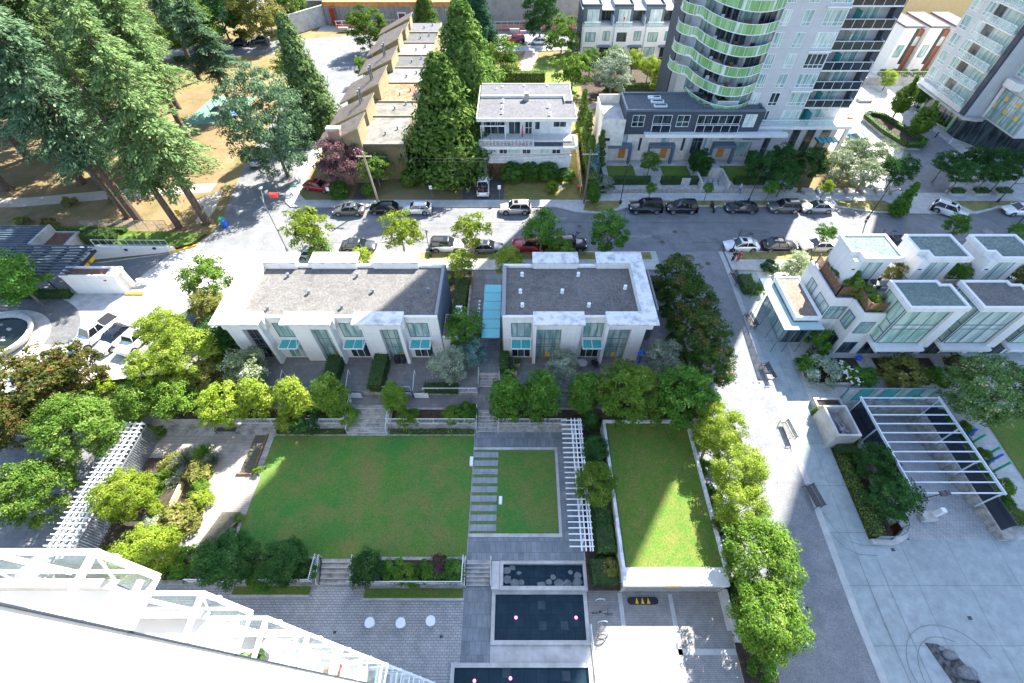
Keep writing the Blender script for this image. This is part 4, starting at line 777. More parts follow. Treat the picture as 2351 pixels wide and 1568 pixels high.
b=MB(); [b.box(-5.6+.7*i,-5.5+.7*i,67.6,69.6,8.1,8.2) for i in range(6)]; b.box(-5.7,-1.9,67.5,67.6,8.05,8.2); b.box(-5.65,-5.55,67.5,67.6,5.75,8.1); b.box(-2,-1.9,67.5,67.6,5.75,8.1); b.build('deck_pergola',WMETAL,r)
win(r,(-5.3,69.6,5.9),X_,3.2,2.0,3,1,WMETAL,GDARK); win(r,(-1.5,69.6,5.8),X_,1.8,2.3,2,1,WMETAL,GDARK,name='deck_door'); win(r,(1.0,69.6,5.8),X_,1.1,2.2,2,2,WMETAL,GDARK,name='deck_door'); win(r,(2.5,69.6,6.6),X_,.8,1.4,1,1,WMETAL,GDARK); win(r,(5.3,69.6,7.0),X_,2.0,1.3,2,1,WMETAL,GDARK)
for i,x in enumerate((-5.2,-3.0,-1.6,.6,2.8,5.2)): win(r,(x,67.4,3.9),X_,1.3 if i%2 else 1.9,1.3,2,1,WMETAL,GDARK if i%2 else GPALE)
b=MB(); b.box(-5.75,8.2,67.2,67.4,2.45,3.75); b.build('white_fascia',WBRD,r)
MB().box(-5.0,-2.4,67.3,67.4,0,2.45).build('garage_opening',mat('garage_brown',(.16,.07,.045),var=.2),r)
for x in (-1.7,1.2,4.2): win(r,(x,67.4,.9),X_,2.2,1.4,2,1,WMETAL,GPALE)
rr=random.Random(11)
for i in range(14):
    x=-5.3+.55*i; s=.2+.1*rr.random(); b=MB(); b.lathe((x,66.35,5.76),[(s*.6,0),(s*.8,.35),(s*.7,.36)],n=7); p=b.build('flower_pot',mat('terracotta',(.35,.15,.08),var=.2),label='deck flower pot number-free' if False else 'potted plant in the flower row along the white deck railing',cat='potted plant',group='pots along the white house deck')
    f=MB()
    for q in range(18): a=rr.random()*6.28; e=rr.random(); c=(x+math.cos(a)*s*e,66.35+math.sin(a)*s*e,6.2+.35*rr.random()); f.ell(c,.06,.06,.05,0 if q%3 else 1,5,3)
    f.build('plant',[mat('pot_leaf',(.10,.20,.04),var=.3,scale=9),mat(['pink_petal','yellow_petal','white_petal'][i%3],[(.7,.12,.25),(.75,.55,.05),(.75,.75,.7)][i%3],var=.05)],p)
MB().tube((.6,68.6,5.75),(.6,68.6,7.7),.14,0,8,.06).build('closed_parasol',RED,label='folded red parasol standing on the white deck',cat='parasol')
# ---------- olive apartment row with shed roofs
SHED=mix3('brown_shed_roof',[(.095,.082,.072),(.125,.11,.097),(.065,.056,.05)],[.3,1.5],bump=.3,bscale=9)
r=thing('apartment_row','long olive apartment row with stepped flat roofs and tilted brown shed roofs','apartments',(-21,67,0))
xa,xb=-25.1,-17.2
ys=[66.7,75.2,80.4,87.8,94.6,100.5,107,113,119]
rf=[mix3('pale_tar_roof',[(.17,.16,.145),(.22,.21,.19),(.11,.105,.095)],[.25,.9],bump=.2),mix3('pale_tar_roof_two',[(.18,.17,.155),(.23,.21,.19),(.10,.095,.085)],[.25,.9],bump=.2),mix3('mossy_red_roof',[(.20,.09,.04),(.25,.14,.06),(.30,.26,.21)],[.35,1.2],bump=.4),mix3('light_tar_roof',[(.19,.185,.18),(.25,.24,.23),(.13,.125,.12)],[.3,1]),mix3('grey_tar_roof',[(.10,.10,.105),(.13,.13,.135),(.08,.08,.08)],[.3,1]),MATS['light_tar_roof'],MATS['grey_tar_roof'],ROOFG]
for i in range(8):
    z=6.0+.1*i
    MB().box(xa,xb,ys[i],ys[i+1],0,z).build('walls',OLIVE if i<1 else OLIVEL,r)
    MB().sheet(rect(xa,xb,ys[i]-(.6 if i==0 else -.02),ys[i+1]),z+.02).build('flat_roof',rf[i],r)
    b=MB(); b.box(xa,xb+.1,ys[i]-.7 if i==0 else ys[i]-.12,ys[i]-.6 if i==0 else ys[i]+.06,z-.35,z+.14); b.box(xb,xb+.18,ys[i],ys[i+1],z-.3,z+.16); b.build('roof_edge',OLIVEL if i else mat('dark_fascia',(.10,.09,.06),var=.2),r)
    vents(r,[(-20.5,ys[i]+2.5),(-18.9,ys[i]+4.2)],z+.02,.12,.4,GMETAL)
for i,(y0,y1) in enumerate([(65.6,69.8),(72.4,77.6),(81.0,88.2),(92.6,98.8),(102.2,106.8),(108.8,112.6),(114.8,118.0)]):
    z=6.1; zb_,zh=6.0+.12*(i%2),8.4+.35*((i+1)%2); x0,x1=-29.2+.5*(i%2),-23.3-.3*(i%3==1)
    b=MB(); b.add([(x0,y0,0),(x1,y0,0),(x1,y1,0),(x0,y1,0),(x0,y0,zb_),(x1,y0,zh),(x1,y1,zh),(x0,y1,zb_)],[(0,1,5,4),(1,2,6,5),(2,3,7,6),(3,0,4,7)]); b.build('shed_walls',OLIVEL,r)
    b=MB(); d=.22; xo=x0-1.2; zo=zb_-.33; b.add([(xo,y0-.7,zo),(x1+.25,y0-.7,zh+.12),(x1+.25,y1+.3,zh+.12),(xo,y1+.3,zo),(xo,y0-.7,zo+d),(x1+.25,y0-.7,zh+.12+d),(x1+.25,y1+.3,zh+.12+d),(xo,y1+.3,zo+d)],[(3,2,1,0),(0,1,5,4),(1,2,6,5),(2,3,7,6),(3,0,4,7)],1); b.add([(xo,y0-.7,zo+d),(x1+.25,y0-.7,zh+.12+d),(x1+.25,y1+.3,zh+.12+d),(xo,y1+.3,zo+d)],[(0,1,2,3)],0); b.build('shed_roof',[SHED,OLIVEL],r)
    if i in (1,2,3):
        for q in (0,1.1): b=MB(); b.tube((-25.2,y0+3+q,zh-1.2),(-25.2,y0+3+q,zh+1.3),.14,0,8); b.tube((-25.2,y0+3+q,zh+1.3),(-25.2,y0+3+q,zh+1.5),.2,0,8); b.build('flue',GMETAL,r)
b=MB(); b.box(-27.6,-25.9,65.0,65.9,0,8.6,0); b.box(-27.75,-25.75,64.9,66.0,8.6,8.95,1); b.build('chimney',[BRICKR,CONCD],r)
b=MB(); b.box(-16.9,-15.6,68,71,4.2,4.4); b.box(-15.7,-15.6,68,71,4.4,5.4); b.box(-16.9,-15.6,68,68.1,4.4,5.4); b.build('side_balcony',OLIVEL,r)
win(r,(-24.2,66.6,4.6),X_,.7,.7,1,1,DMETAL,GDARK)
wallthing('garden_wall','low olive garden wall at the foot of the big cedar',[(-15.5,-9.5,66.2,66.5,0,1.2)],m=OLIVEL)
# ---------- dark and white town houses behind
YB=118.5
r=thing('back_townhouse','far row of white townhouses with dark set-back upper storeys','townhouses',(24,YB,0))
for i in range(4):
    x=14.2+7.0*i
    b=MB(); b.box(x,x+7,YB,YB+8,0,6.2); b.box(x+.3,x+4.0,YB-.4,YB,0,6.2); b.build('white_walls',WHITE,r)
    b=MB(); b.box(x-.1 if i==0 else x,x+4.4,YB+2.2,YB+8,6.2,9.4); b.box(x+4.4,x+7,YB+4.2,YB+8,6.2,8.8); b.build('dark_walls',NAVYT,r)
    b=MB(); b.box(x,x+4.4,YB+2.1,YB+2.3,9.4,9.8); b.box(x,x+.2,YB+2.3,YB+8,9.4,9.8); b.box(x+4.2,x+4.4,YB+2.3,YB+8,9.4,9.8); b.box(x,x+4.4,YB+7.8,YB+8,9.4,9.8); b.build('dark_parapet',NAVY,r)
    MB().box(x+4.4,x+7,YB+1.6,YB+8,8.8,9.0).build('white_canopy',WHITE,r)
    win(r,(x+1.2,YB+2.2,6.4),X_,2.6,2.4,3,1,WMETAL,GPALE); win(r,(x+4.6,YB+4.2,6.3),X_,2.1,2.2,2,1,DMETAL,GDARK)
    win(r,(x+.9,YB-.4,3.4),X_,2.2,1.8,2,1,DMETAL,GTEAL if i%2==0 else GDARK); win(r,(x+4.8,YB,3.5),X_,1.6,1.8,2,1,DMETAL,GTEAL)
    win(r,(x+.6,YB-.4,.4),X_,2.4,1.9,2,1,DMETAL,GTEAL); win(r,(x+4.4,YB,.1),X_,2.0,2.3,2,1,DMETAL,GDARK,name='garden_door')
    MB().box(x+3.6,x+6.8,YB-1.3,YB,2.5,2.68).build('porch_roof',NAVYT,r)
    b=MB(); b.box(x+.4,x+3.9,YB-.35,YB-.3,6.2,7.1,0); b.box(x+.3,x+4,YB-.4,YB-.26,7.1,7.16,1); b.build('balustrade',[GCLEAR,WMETAL],r)
    MB().box(x+6.85,x+6.95,YB+.2,YB+4.2,6.2,7.8).build('party_screen',WMETAL,r)
MB().box(13.9,14.2,YB,YB+8,0,9.4).build('dark_end_wall',NAVY,r)
b=MB(); b.tube((23.5,YB+1,6.2),(23.5,YB+1,7.4),.16,0,8,.1); b.ell((23.5,YB+1,7.5),.2,.2,.25); b.build('closed_parasol',RED,label='folded red parasol on the far townhouse terrace',cat='parasol')
# ---------- houses at the top right
r=thing('back_house','pale and brick coloured terrace house between the two towers','house',(84,110,0))
for i in range(3):
    x=78.3+5.2*i; y=107.5
    MB().box(x,x+3.2,y,y+9,0,9.2).build('white_bay',WHITE,r); MB().box(x+3.2,x+5.2,y+1.2,y+9,0,8.4).build('brick_bay',mat('rust_brick',(.26,.10,.055),var=.2,scale=4),r)
    MB().box(x-.3,x+3.5,y-.4,y+9,9.2,9.5).build('roof',ROOFG,r); MB().box(x+2.5,x+3.19,y-.03,y,2.5,9.0).build('dark_strip',DMETAL,r)
    win(r,(x+.6,y,3.8),X_,1.3,2.2,1,1,DMETAL,GTEAL); win(r,(x+3.4,y+1.2,5.6),X_,1.6,1.6,1,1,WMETAL,GPALE)
r=thing('back_house','tan rendered house with white framed windows at the top edge','house',(90,124,0))
MB().box(82,110,124,136,0,15).build('walls',mat('tan_render',(.42,.34,.19),var=.08),r); win(r,(84.5,124,9.8),X_,3.4,1.6,2,1,WMETAL,GDARK); win(r,(89.5,124,9.8),X_,2.6,1.6,2,1,WMETAL,GDARK)
wallthing('retaining_wall','pale concrete wall with a fence between the two towers',[(66,92,103.2,103.6,0,1.4)],m=CONCP)
railing((68,103.8,1.4),(88,103.8,1.4),1.0,.5,label='pale fence on top of the concrete wall between towers')
r=thing('grey_house','grey house roof behind the park at the top edge','house',(-80,152,0)); MB().box(-86,-74,150,160,0,5).build('walls',mat('grey_boarding',(.38,.40,.42),var=.1),r); win(r,(-82,150,2.5),X_,2,1.4,2,1,WMETAL,GDARK); win(r,(-78,150,2.5),X_,1.6,1.4,2,1,WMETAL,GDARK)
# ---------- excavation walls at the top
r=thing('shoring_wall','stained concrete shoring wall with an orange waterproof band, upper left','wall',(-40,139,0))
SH=pave('shoring_concrete',(.30,.28,.26),(.26,.245,.23),(.14,.13,.12),1.3,30,.05,off=0,bump=.3,wall=True,stain=.3)
MB().box(-50.5,-12,141.5,142.5,0,4.1).build('wall_face',SH,r); b=MB(); b.box(-50.5,-12,141.4,143.5,4.1,5.1); b.build('orange_band',mat('orange_membrane',(.55,.22,.07),var=.25,scale=.6),r)
MB().prism([(-57.5,134),(-56.9,134),(-50.4,142.4),(-51,142.4)],0,4.3).build('side_wall',CONCP,r)
r=thing('shoring_wall','plain grey concrete shoring wall across the top centre','wall',(2,143,0)); MB().box(-12,45,143,144,0,9).build('wall_face',mix3('streaked_concrete',[(.30,.285,.265),(.36,.34,.31),(.22,.205,.19)],[.15,.6],bump=.1),r)
flat('upper_yard',[(-60,143.5),(45,144.1),(45,230),(-60,230)],5.0-.05,CONCP)
flat('site_floor',[(-52,136.6),(45,139.2),(45,143),(-52,141.5)],.0,mix3('site_gravel',[(.42,.39,.35),(.50,.47,.43),(.36,.33,.30)],[.3,1]))
ORN=mat('orange_mesh',(.62,.13,.06),var=.3,scale=3)
for i,(x0,x1,y0,y1,nm) in enumerate([(-47,-30,137.6,138.8,'left of the round street tree'),(-6,3.5,137.2,138,'left of the dark columnar tree'),(6,15,137.8,138.4,'beside the far townhouses')]):
    b=MB(); L=x1-x0; n=int(L/1.5)
    for q in range(n+1): b.tube((x0+L*q/n,y0+(y1-y0)*q/n,0),(x0+L*q/n,y0+(y1-y0)*q/n,2.0),.05,1,4)
    for zz in (.2,.5,.8,1.1): b.tube((x0,y0,zz),(x1,y1,zz),.1,0,4)
    b.tube((x0,y0,1.95),(x1,y1,1.95),.04,1,4); b.build('site_fence',[ORN,WMETAL],label='orange mesh and steel site fence '+nm,cat='fence')
for x,y,l in ((-45,136.2,'concrete barrier blocks with orange mesh left of round tree'),(-1,135.2,'pale concrete barrier block behind the red van')):
    b=MB(); b.box(x-1.2,x+1.2,y-.3,y+.3,0,1.0); b.box(x+1.4,x+3,y-.2,y+.4,0,.6); b.build('barrier',CONCP,label=l,cat='barrier')
b=MB()
for i in range(14): b.box(-49.0,-47.6,140.6,141.4,.3*i,.3*i+.08,0)
for x in (-49,-47.6): b.tube((x,140.5,0),(x,140.5,4.2),.06,1,4); b.tube((x,141.4,0),(x,141.4,4.2),.06,1,4)
b.build('scaffold_stair',[ORN,GMETAL],label='dark scaffold stair against the shoring wall corner',cat='scaffold')
b=MB(); b.box(-31.6,-29.4,141.3,141.4,0,2.9,0); b.box(-31.3,-29.7,141.25,141.3,.2,2.6,1); b.build('site_door',[WMETAL,mat('rust_door',(.18,.06,.04),var=.2)],label='white framed door opening in the shoring wall',cat='door')
# ---------- left: hut, louvre roofs and walls
r=thing('white_hut','long white utility hut beside the ramp entrance','hut',(-52,41,0))
MB().box(-54.9,-48.7,40.6,42.1,-.1,2.75).build('walls',WHITE,r); b=MB(); b.box(-54.95,-48.2,40.5,40.68,2.75,3.05); b.box(-54.95,-48.2,42.0,42.2,2.75,3.05); b.box(-54.95,-54.75,40.68,42.0,2.75,3.05); b.box(-49.4,-48.2,40.68,42.0,2.75,3.05); b.build('roof_rim',WHITE,r)
MB().sheet(rect(-54.75,-49.4,40.68,42.0),2.8).build('roof_bed',MULCH,r); MB().box(-48.7,-48.3,41.6,42.1,0,2.7).build('end_wall',WHITE,r)
MB().box(-47.8,-46.9,42.0,42.3,0,1.0).build('wing_wall',WHITE,r); MB().box(-48.4,-46.9,40.9,41.1,0,.12).build('threshold',WHITE,r); MB().lathe((-49.9,40.58,2.2),[(.01,0),(.16,0),(.16,.05)],n=8).build('round_sign',RED,r)
b=MB(); b.box(-48.8,-46.6,40.35,40.6,-.02,.16); b.build('kerb',YELLOW,label='yellow painted kerb at the end of the white hut',cat='kerb')
b=MB()
for i in range(6): p0=(-47.0+.5*i,48.45+.28*i); b.obox(p0,.5,.6,.22,-.05,.14)
b.build('kerb',YELLOW,label='yellow painted kerb where the grass meets the street',cat='kerb')
def louvre(label,x0,x1,y0,y1,z,n,m,skew=0):
    r=thing('louvre_roof',label,'louvre roof',((x0+x1)/2,y0,0)); b=MB()
    for i in range(n):
        y=y0+(y1-y0)*i/(n-1); s=skew*i/(n-1); b.box(x0+s,x1+s,y-.06,y+.06,z,z+.22)
    b.build('slats',NAVYT,r); b=MB()
    for i in range(m):
        x=x0+(x1-x0)*(i+.5)/m; b.add([(x-.12,y0,z-.35),(x+.12,y0,z-.35),(x+.12+skew,y1,z-.35),(x-.12+skew,y1,z-.35),(x-.12,y0,z-.02),(x+.12,y0,z-.02),(x+.12+skew,y1,z-.02),(x-.12+skew,y1,z-.02)],[(3,2,1,0),(4,5,6,7),(0,1,5,4),(1,2,6,5),(2,3,7,6),(3,0,4,7)])
        b.tube((x,y0+.2,0),(x,y0+.2,z-.3),.08); 
    b.build('beams',DMETAL,r)
    return r
louvre('dark steel louvre roof over the left parking ramp',-72,-53.8,40.6,46.0,3.0,11,8)
louvre('smaller dark louvre roof behind the ramp near the park',-76,-62.8,46.6,50.3,2.8,9,6)
flat('ramp_floor',[(-80,41.5),(-54,41.5),(-49,43),(-47,48.3),(-55,46.4),(-80,46.4)],-.02,ASPH)
b=MB(); b.box(-54.1,-53.7,44.0,44.9,2.0,2.4,0); b.box(-54.1,-53.7,42.6,43.6,2.0,2.4,0); b.box(-54.0,-53.8,42.3,45.8,2.4,2.7,1); b.build('height_bar',[YELLOW,DMETAL],label='yellow clearance blocks at the mouth of the left ramp',cat='clearance bar')
r=thing('ramp_wall','tapering white retaining wall with square lamps along the ramp','wall',(-50,48,0)); b=MB(); b.add([(-60,46.4,0),(-46.7,48.6,0),(-46.6,48.95,0),(-60,46.8,0),(-60,46.4,2.6),(-46.7,48.6,.75),(-46.6,48.95,.75),(-60,46.8,2.6)],[(3,2,1,0),(4,5,6,7),(0,1,5,4),(1,2,6,5),(2,3,7,6),(3,0,4,7)]); b.build('wall_face',WHITE,r)
b=MB()
for i,t in enumerate((.3,.6,.85)): b.obox((-60+13.3*t,46.35+2.2*t),.164,.35,.12,1.5-.9*t,1.8-.9*t)
b.build('wall_light',DMETAL,r); railing((-55.5,47.6,1.9),(-47.2,49,.75),.9,.75,label='thin pale railing above the tapering white ramp wall')
slab('ramp_bank',[(-62,47),(-46.6,49.1),(-44.8,50),(-43.9,52.2),(-62,53.2)],-.3,.35,DIRT,mt=LAWNG)
r=thing('planting_box','raised concrete box of red mulch beside the louvre roofs','planter',(-61,48,0)); b=MB(); b.box(-62.8,-62.5,46.6,50.6,0,3.0); b.box(-62.5,-59.5,46.6,46.8,0,2.0); b.box(-62.5,-59.5,50.3,50.5,0,2.0); b.box(-59.6,-59.3,46.6,50.5,0,2.0); b.build('box_walls',CONCP,r); MB().sheet(rect(-62.5,-59.6,46.8,50.3),1.8).build('mulch',MULCH,r)
b=MB()
for i in range(9): b.tube((-61.5+1.5*i,53.3,0),(-61.5+1.5*i,53.3,1.6),.03,0,4)
b.tube((-61.5,53.3,1.6),(-49.5,53.4,1.6),.03,0,4); b.tube((-61.5,53.3,.9),(-49.5,53.4,.9),.02,0,4); b.box(-61.5,-49.5,53.32,53.34,.05,1.55,1); b.build('chainlink_fence',[GMETAL,glass('mesh_haze',(.45,.45,.45),rough=.6,alpha=.18)],label='chain link fence between the park and the grass bank',cat='fence')
# fountain bowl in the drop-off circle
r=thing('fountain','round concrete fountain bowl with dark water in the drop-off circle','fountain',(-60.3,32.6,0))
b=MB()
prof=[(3.6,0),(4.3,.75),(4.3,.95),(3.85,.95),(3.7,.45)]; b.lathe((0,0,0),prof,n=36); b.v=[(v[0]-59.5,v[1]*.85+32.9,v[2]) for v in b.v]; b.build('bowl',CONCP,r,smooth=False)
b=MB(); b.lathe((0,0,.5),[(3.72,0),(3.72,.01)],n=36); b.v=[(v[0]-59.5,v[1]*.85+32.9,v[2]) for v in b.v]; b.build('water',glass('fountain_water',(.012,.02,.014),rough=.12,spec=.15),r)
b=MB()
for i in range(16): a=rr.random()*6.28; e=rr.random()*2.6; b.ell((-59.5+e*math.cos(a),32.9+e*.8*math.sin(a),.52),.2+.2*rr.random(),.15+.1*rr.random(),.12,0,6,4)
b.build('stones',CONCD,r)
# ---------- pergolas
def pergola(label,xL,xR,yA,yB,z,n,beams,posts,zg,ov=1.0,skew=0):
    r=thing('pergola',label,'pergola',((xL+xR)/2,yA,zg)); b=MB()
    for i in range(n):
        y=yA+(yB-yA)*i/(n-1); sk=skew*i/(n-1); b.box(xL+sk,xR+sk,y-.035,y+.035,z,z+.14)
    b.build('rafters',WMETAL,r); b=MB()
    for x in beams: b.add([(x-.05,yA-.3,z-.22),(x+.05,yA-.3,z-.22),(x+.05+skew,yB+.3,z-.22),(x-.05+skew,yB+.3,z-.22),(x-.05,yA-.3,z-.004),(x+.05,yA-.3,z-.004),(x+.05+skew,yB+.3,z-.004),(x-.05+skew,yB+.3,z-.004)],[(3,2,1,0),(4,5,6,7),(0,1,5,4),(1,2,6,5),(2,3,7,6),(3,0,4,7)])
    b.build('beams',WMETAL,r)
    for x,y in posts: MB().tube((x,y,zg),(x,y,z-.2),.09,0,8).build('post',WMETAL,r)
    return r
pergola('long white pergola on the right side of the slate terrace',4.15,6.15,10.6,22.2,.8,25,(5.15,5.5,5.85,6.05),[(5.5,11.5),(5.5,14.5),(5.5,18),(5.5,21.5)],-1.7)
pg=pergola('long white pergola on the far left of the timber deck garden',-38.4,-36.0,10.6,21.7,1.0,26,(-38.1,-37.6,-37.1,-36.5),[(-37,11.5),(-37,14.5),(-37,18),(-37,21)],-1.7)
b=MB()
for i in range(56): b.box(-36.2,-36.14,10.6+.2*i,10.7+.2*i,-1.7,.6)
b.box(-36.2,-36.1,10.5,21.8,.6,.7); b.build('slatted_screen',GMETAL,pg)
# ---------- right: trellis over the parking ramp and surroundings
r=thing('ramp_trellis','pale steel trellis frame over the right parking ramp','trellis',(38.5,12,-2.3))
b=MB(); zt_=1.0
for i in range(11):
    y=14.95+.973*i; b.box(34.45,42.3,y-.05,y+.05,zt_-.05,zt_+.06)
b.build('crossbars',mat('pale_steel',(.55,.60,.64),var=.05,rough=.35),r); b=MB()
for x in (34.4,42.25): b=MB(); b.box(x,x+.12,14.8,24.8,zt_-.1,zt_+.14); [b.box(x,x+.12,y,y+.12,-2.3,zt_-.1) for y in (14.9,18,21.2,24.4)]; b.build('side_frame',MATS['pale_steel'],r)
MB().box(34.44,34.48,15,24.6,-1.5,.8).build('side_glass',GSMOKE,r); MB().box(42.3,42.34,12.5,24.6,-1.3,.3).build('side_glass',GSMOKE,r)
r=thing('ramp_retaining_wall','concrete retaining wall with pilasters on the right of the ramp','wall',(42.6,18,-5.3)); MB().box(42.35,43.6,11.9,25.5,-5.3,-1.5).build('wall_face',CONCD,r)
b=MB(); [b.box(42.15,42.35,12.6+1.6*i,13.0+1.6*i,-5.3,-1.7) for i in range(8)]; b.build('pilasters',CONCD,r)
r=thing('ramp_retaining_wall','concrete retaining wall on the left of the ramp','wall',(34.5,18,-5.3)); MB().box(33.4,34.6,13.6,25.5,-5.3,-1.6).build('wall_face',CONCD,r)
r=thing('ramp_retaining_wall','concrete end wall at the bottom of the parking ramp','wall',(38,25.5,-5.3)); MB().box(33.4,43.6,25.4,25.7,-5.3,-1.2).build('wall_face',CONCD,r)
r=thing('glass_balustrade','row of teal glass panels behind the ramp trellis','balustrade',(38,25.8,-1.3)); 
for i in range(7): MB().box(33.8+1.32*i,35.06+1.32*i,25.76,25.8,-1.2,1.0).build('glass_panel',TEALP if i%2 else GTEAL,r)
b=MB(); [b.box(33.75+1.32*i,33.81+1.32*i,25.72,25.84,-1.2,1.05) for i in range(8)]; b.box(33.75,43.05,25.72,25.84,1.0,1.06); b.build('frame',GMETAL,r)
wallthing('planting_box','long low concrete planter left of the teal glass panels',[(30.9,33.7,25.5,25.75,-1.4,-.6),(30.9,33.7,24.6,24.8,-1.4,-.6),(30.9,31.1,24.8,25.5,-1.4,-.6),(33.5,33.7,24.8,25.5,-1.4,-.6)],m=CONCP,cat='planter',soil=[(31.1,33.5,24.8,25.5,-.75)])
r=thing('plant_enclosure','open concrete box holding pipes beside the parking ramp','enclosure',(31.7,22.4,-1.5)); b=MB()
for a in ((30.5,30.7,20.6,24.0),(32.6,32.8,20.6,24.0),(30.7,32.6,20.6,20.8),(30.7,32.6,23.8,24.0)): b.box(*a,-1.7,.75)
b.build('box_walls',CONCP,r); MB().sheet(rect(30.7,32.6,20.8,23.8),-.5).build('floor',CONCD,r); b=MB(); b.path([(31.4,23.4,-.2),(31.5,22.4,.1),(31.9,21.6,-.1),(32.2,21.2,.2)],.13,0,8); b.path([(31.9,22.8,-.3),(32.1,22.0,.1),(31.6,21.2,-.1)],.11,0,8); b.ell((31.8,21.7,-.1),.35,.35,.3); b.build('pipes',GMETAL,r)
r=thing('curved_balustrade','curved glass balustrade around the shrub bed beside the ramp','balustrade',(33,12,-2.3)); pts=[(31.4,12.0),(32.6,11.95),(33.8,12.25),(34.5,13.0),(34.6,14.6)]; b=MB()
for p,q in zip(pts,pts[1:]): b.add([(*p,-2.2),(*q,-2.2),(*q,-1.2),(*p,-1.2)],[(0,1,2,3)],0); b.tube((*p,-1.18),(*q,-1.18),.035,1,5); b.tube((*p,-2.3),(*p,-1.2),.03,1,4)
b.build('glass',[GCLEAR,GMETAL],r)
b=MB(); b.prism([(31.0,11.6),(33.0,11.5),(34.2,12.0),(34.6,12.6),(34.3,12.8),(33.6,12.3),(32.8,11.9),(31.0,12.0)],-2.6,-1.9); b.build('bed_wall',CONCP,r)
r=thing('ticket_post','pale ticket machine on a concrete block at the ramp mouth','ticket machine',(37.3,14,-2.4)); b=MB(); b.box(36.7,37.9,13.6,14.4,-2.5,-1.9); b.build('block',CONCP,r); b=MB(); b.box(37.6,38.0,13.9,14.3,-1.9,-.7); b.build('machine',WMETAL,r)
b=MB(); b.tube((34.7,14.5,-2.3),(34.7,14.5,.6),.05); b.tube((34.7,14.5,.6),(36.4,14.7,1.5),.05); b.box(36.2,36.7,14.5,14.9,1.45,1.6); b.box(36.75,37.1,14.6,15.0,1.45,1.6); b.build('camera_post',DMETAL,label='dark twin-head camera arm leaning over the ramp mouth',cat='camera post')
# rock bed in the plaza
r=thing('rock_bed','curved kerbed bed of pebbles and boulders in the plaza','rock bed',(33,2,-2.6)); 
outer=[(31.9,4.4),(32.8,4.3),(33.9,3.5),(34.6,2.1),(35.0,.5),(35.3,-3),(33.4,-3),(32.8,1.0)]; b=MB(); b.prism(outer,-2.63,-2.56); b.build('pebble_bed',mix3('pebbles',[(.025,.028,.03),(.20,.20,.195),(.06,.06,.062)],[3.0,6.0],bump=1,bscale=8),r)
b=MB()
for x,y,s in ((33.3,3.6,.6),(33.9,2.5,.8),(34.3,1.2,.6),(33.9,.2,.8),(32.9,4.0,.3),(34.3,2.2,.35)): b.ell((x,y,-2.5),s,s*.6,s*.45,0,8,5)
b.build('boulders',mat('boulder',(.15,.155,.16),var=.35,scale=3,bump=.5,bscale=5),r,smooth=True)
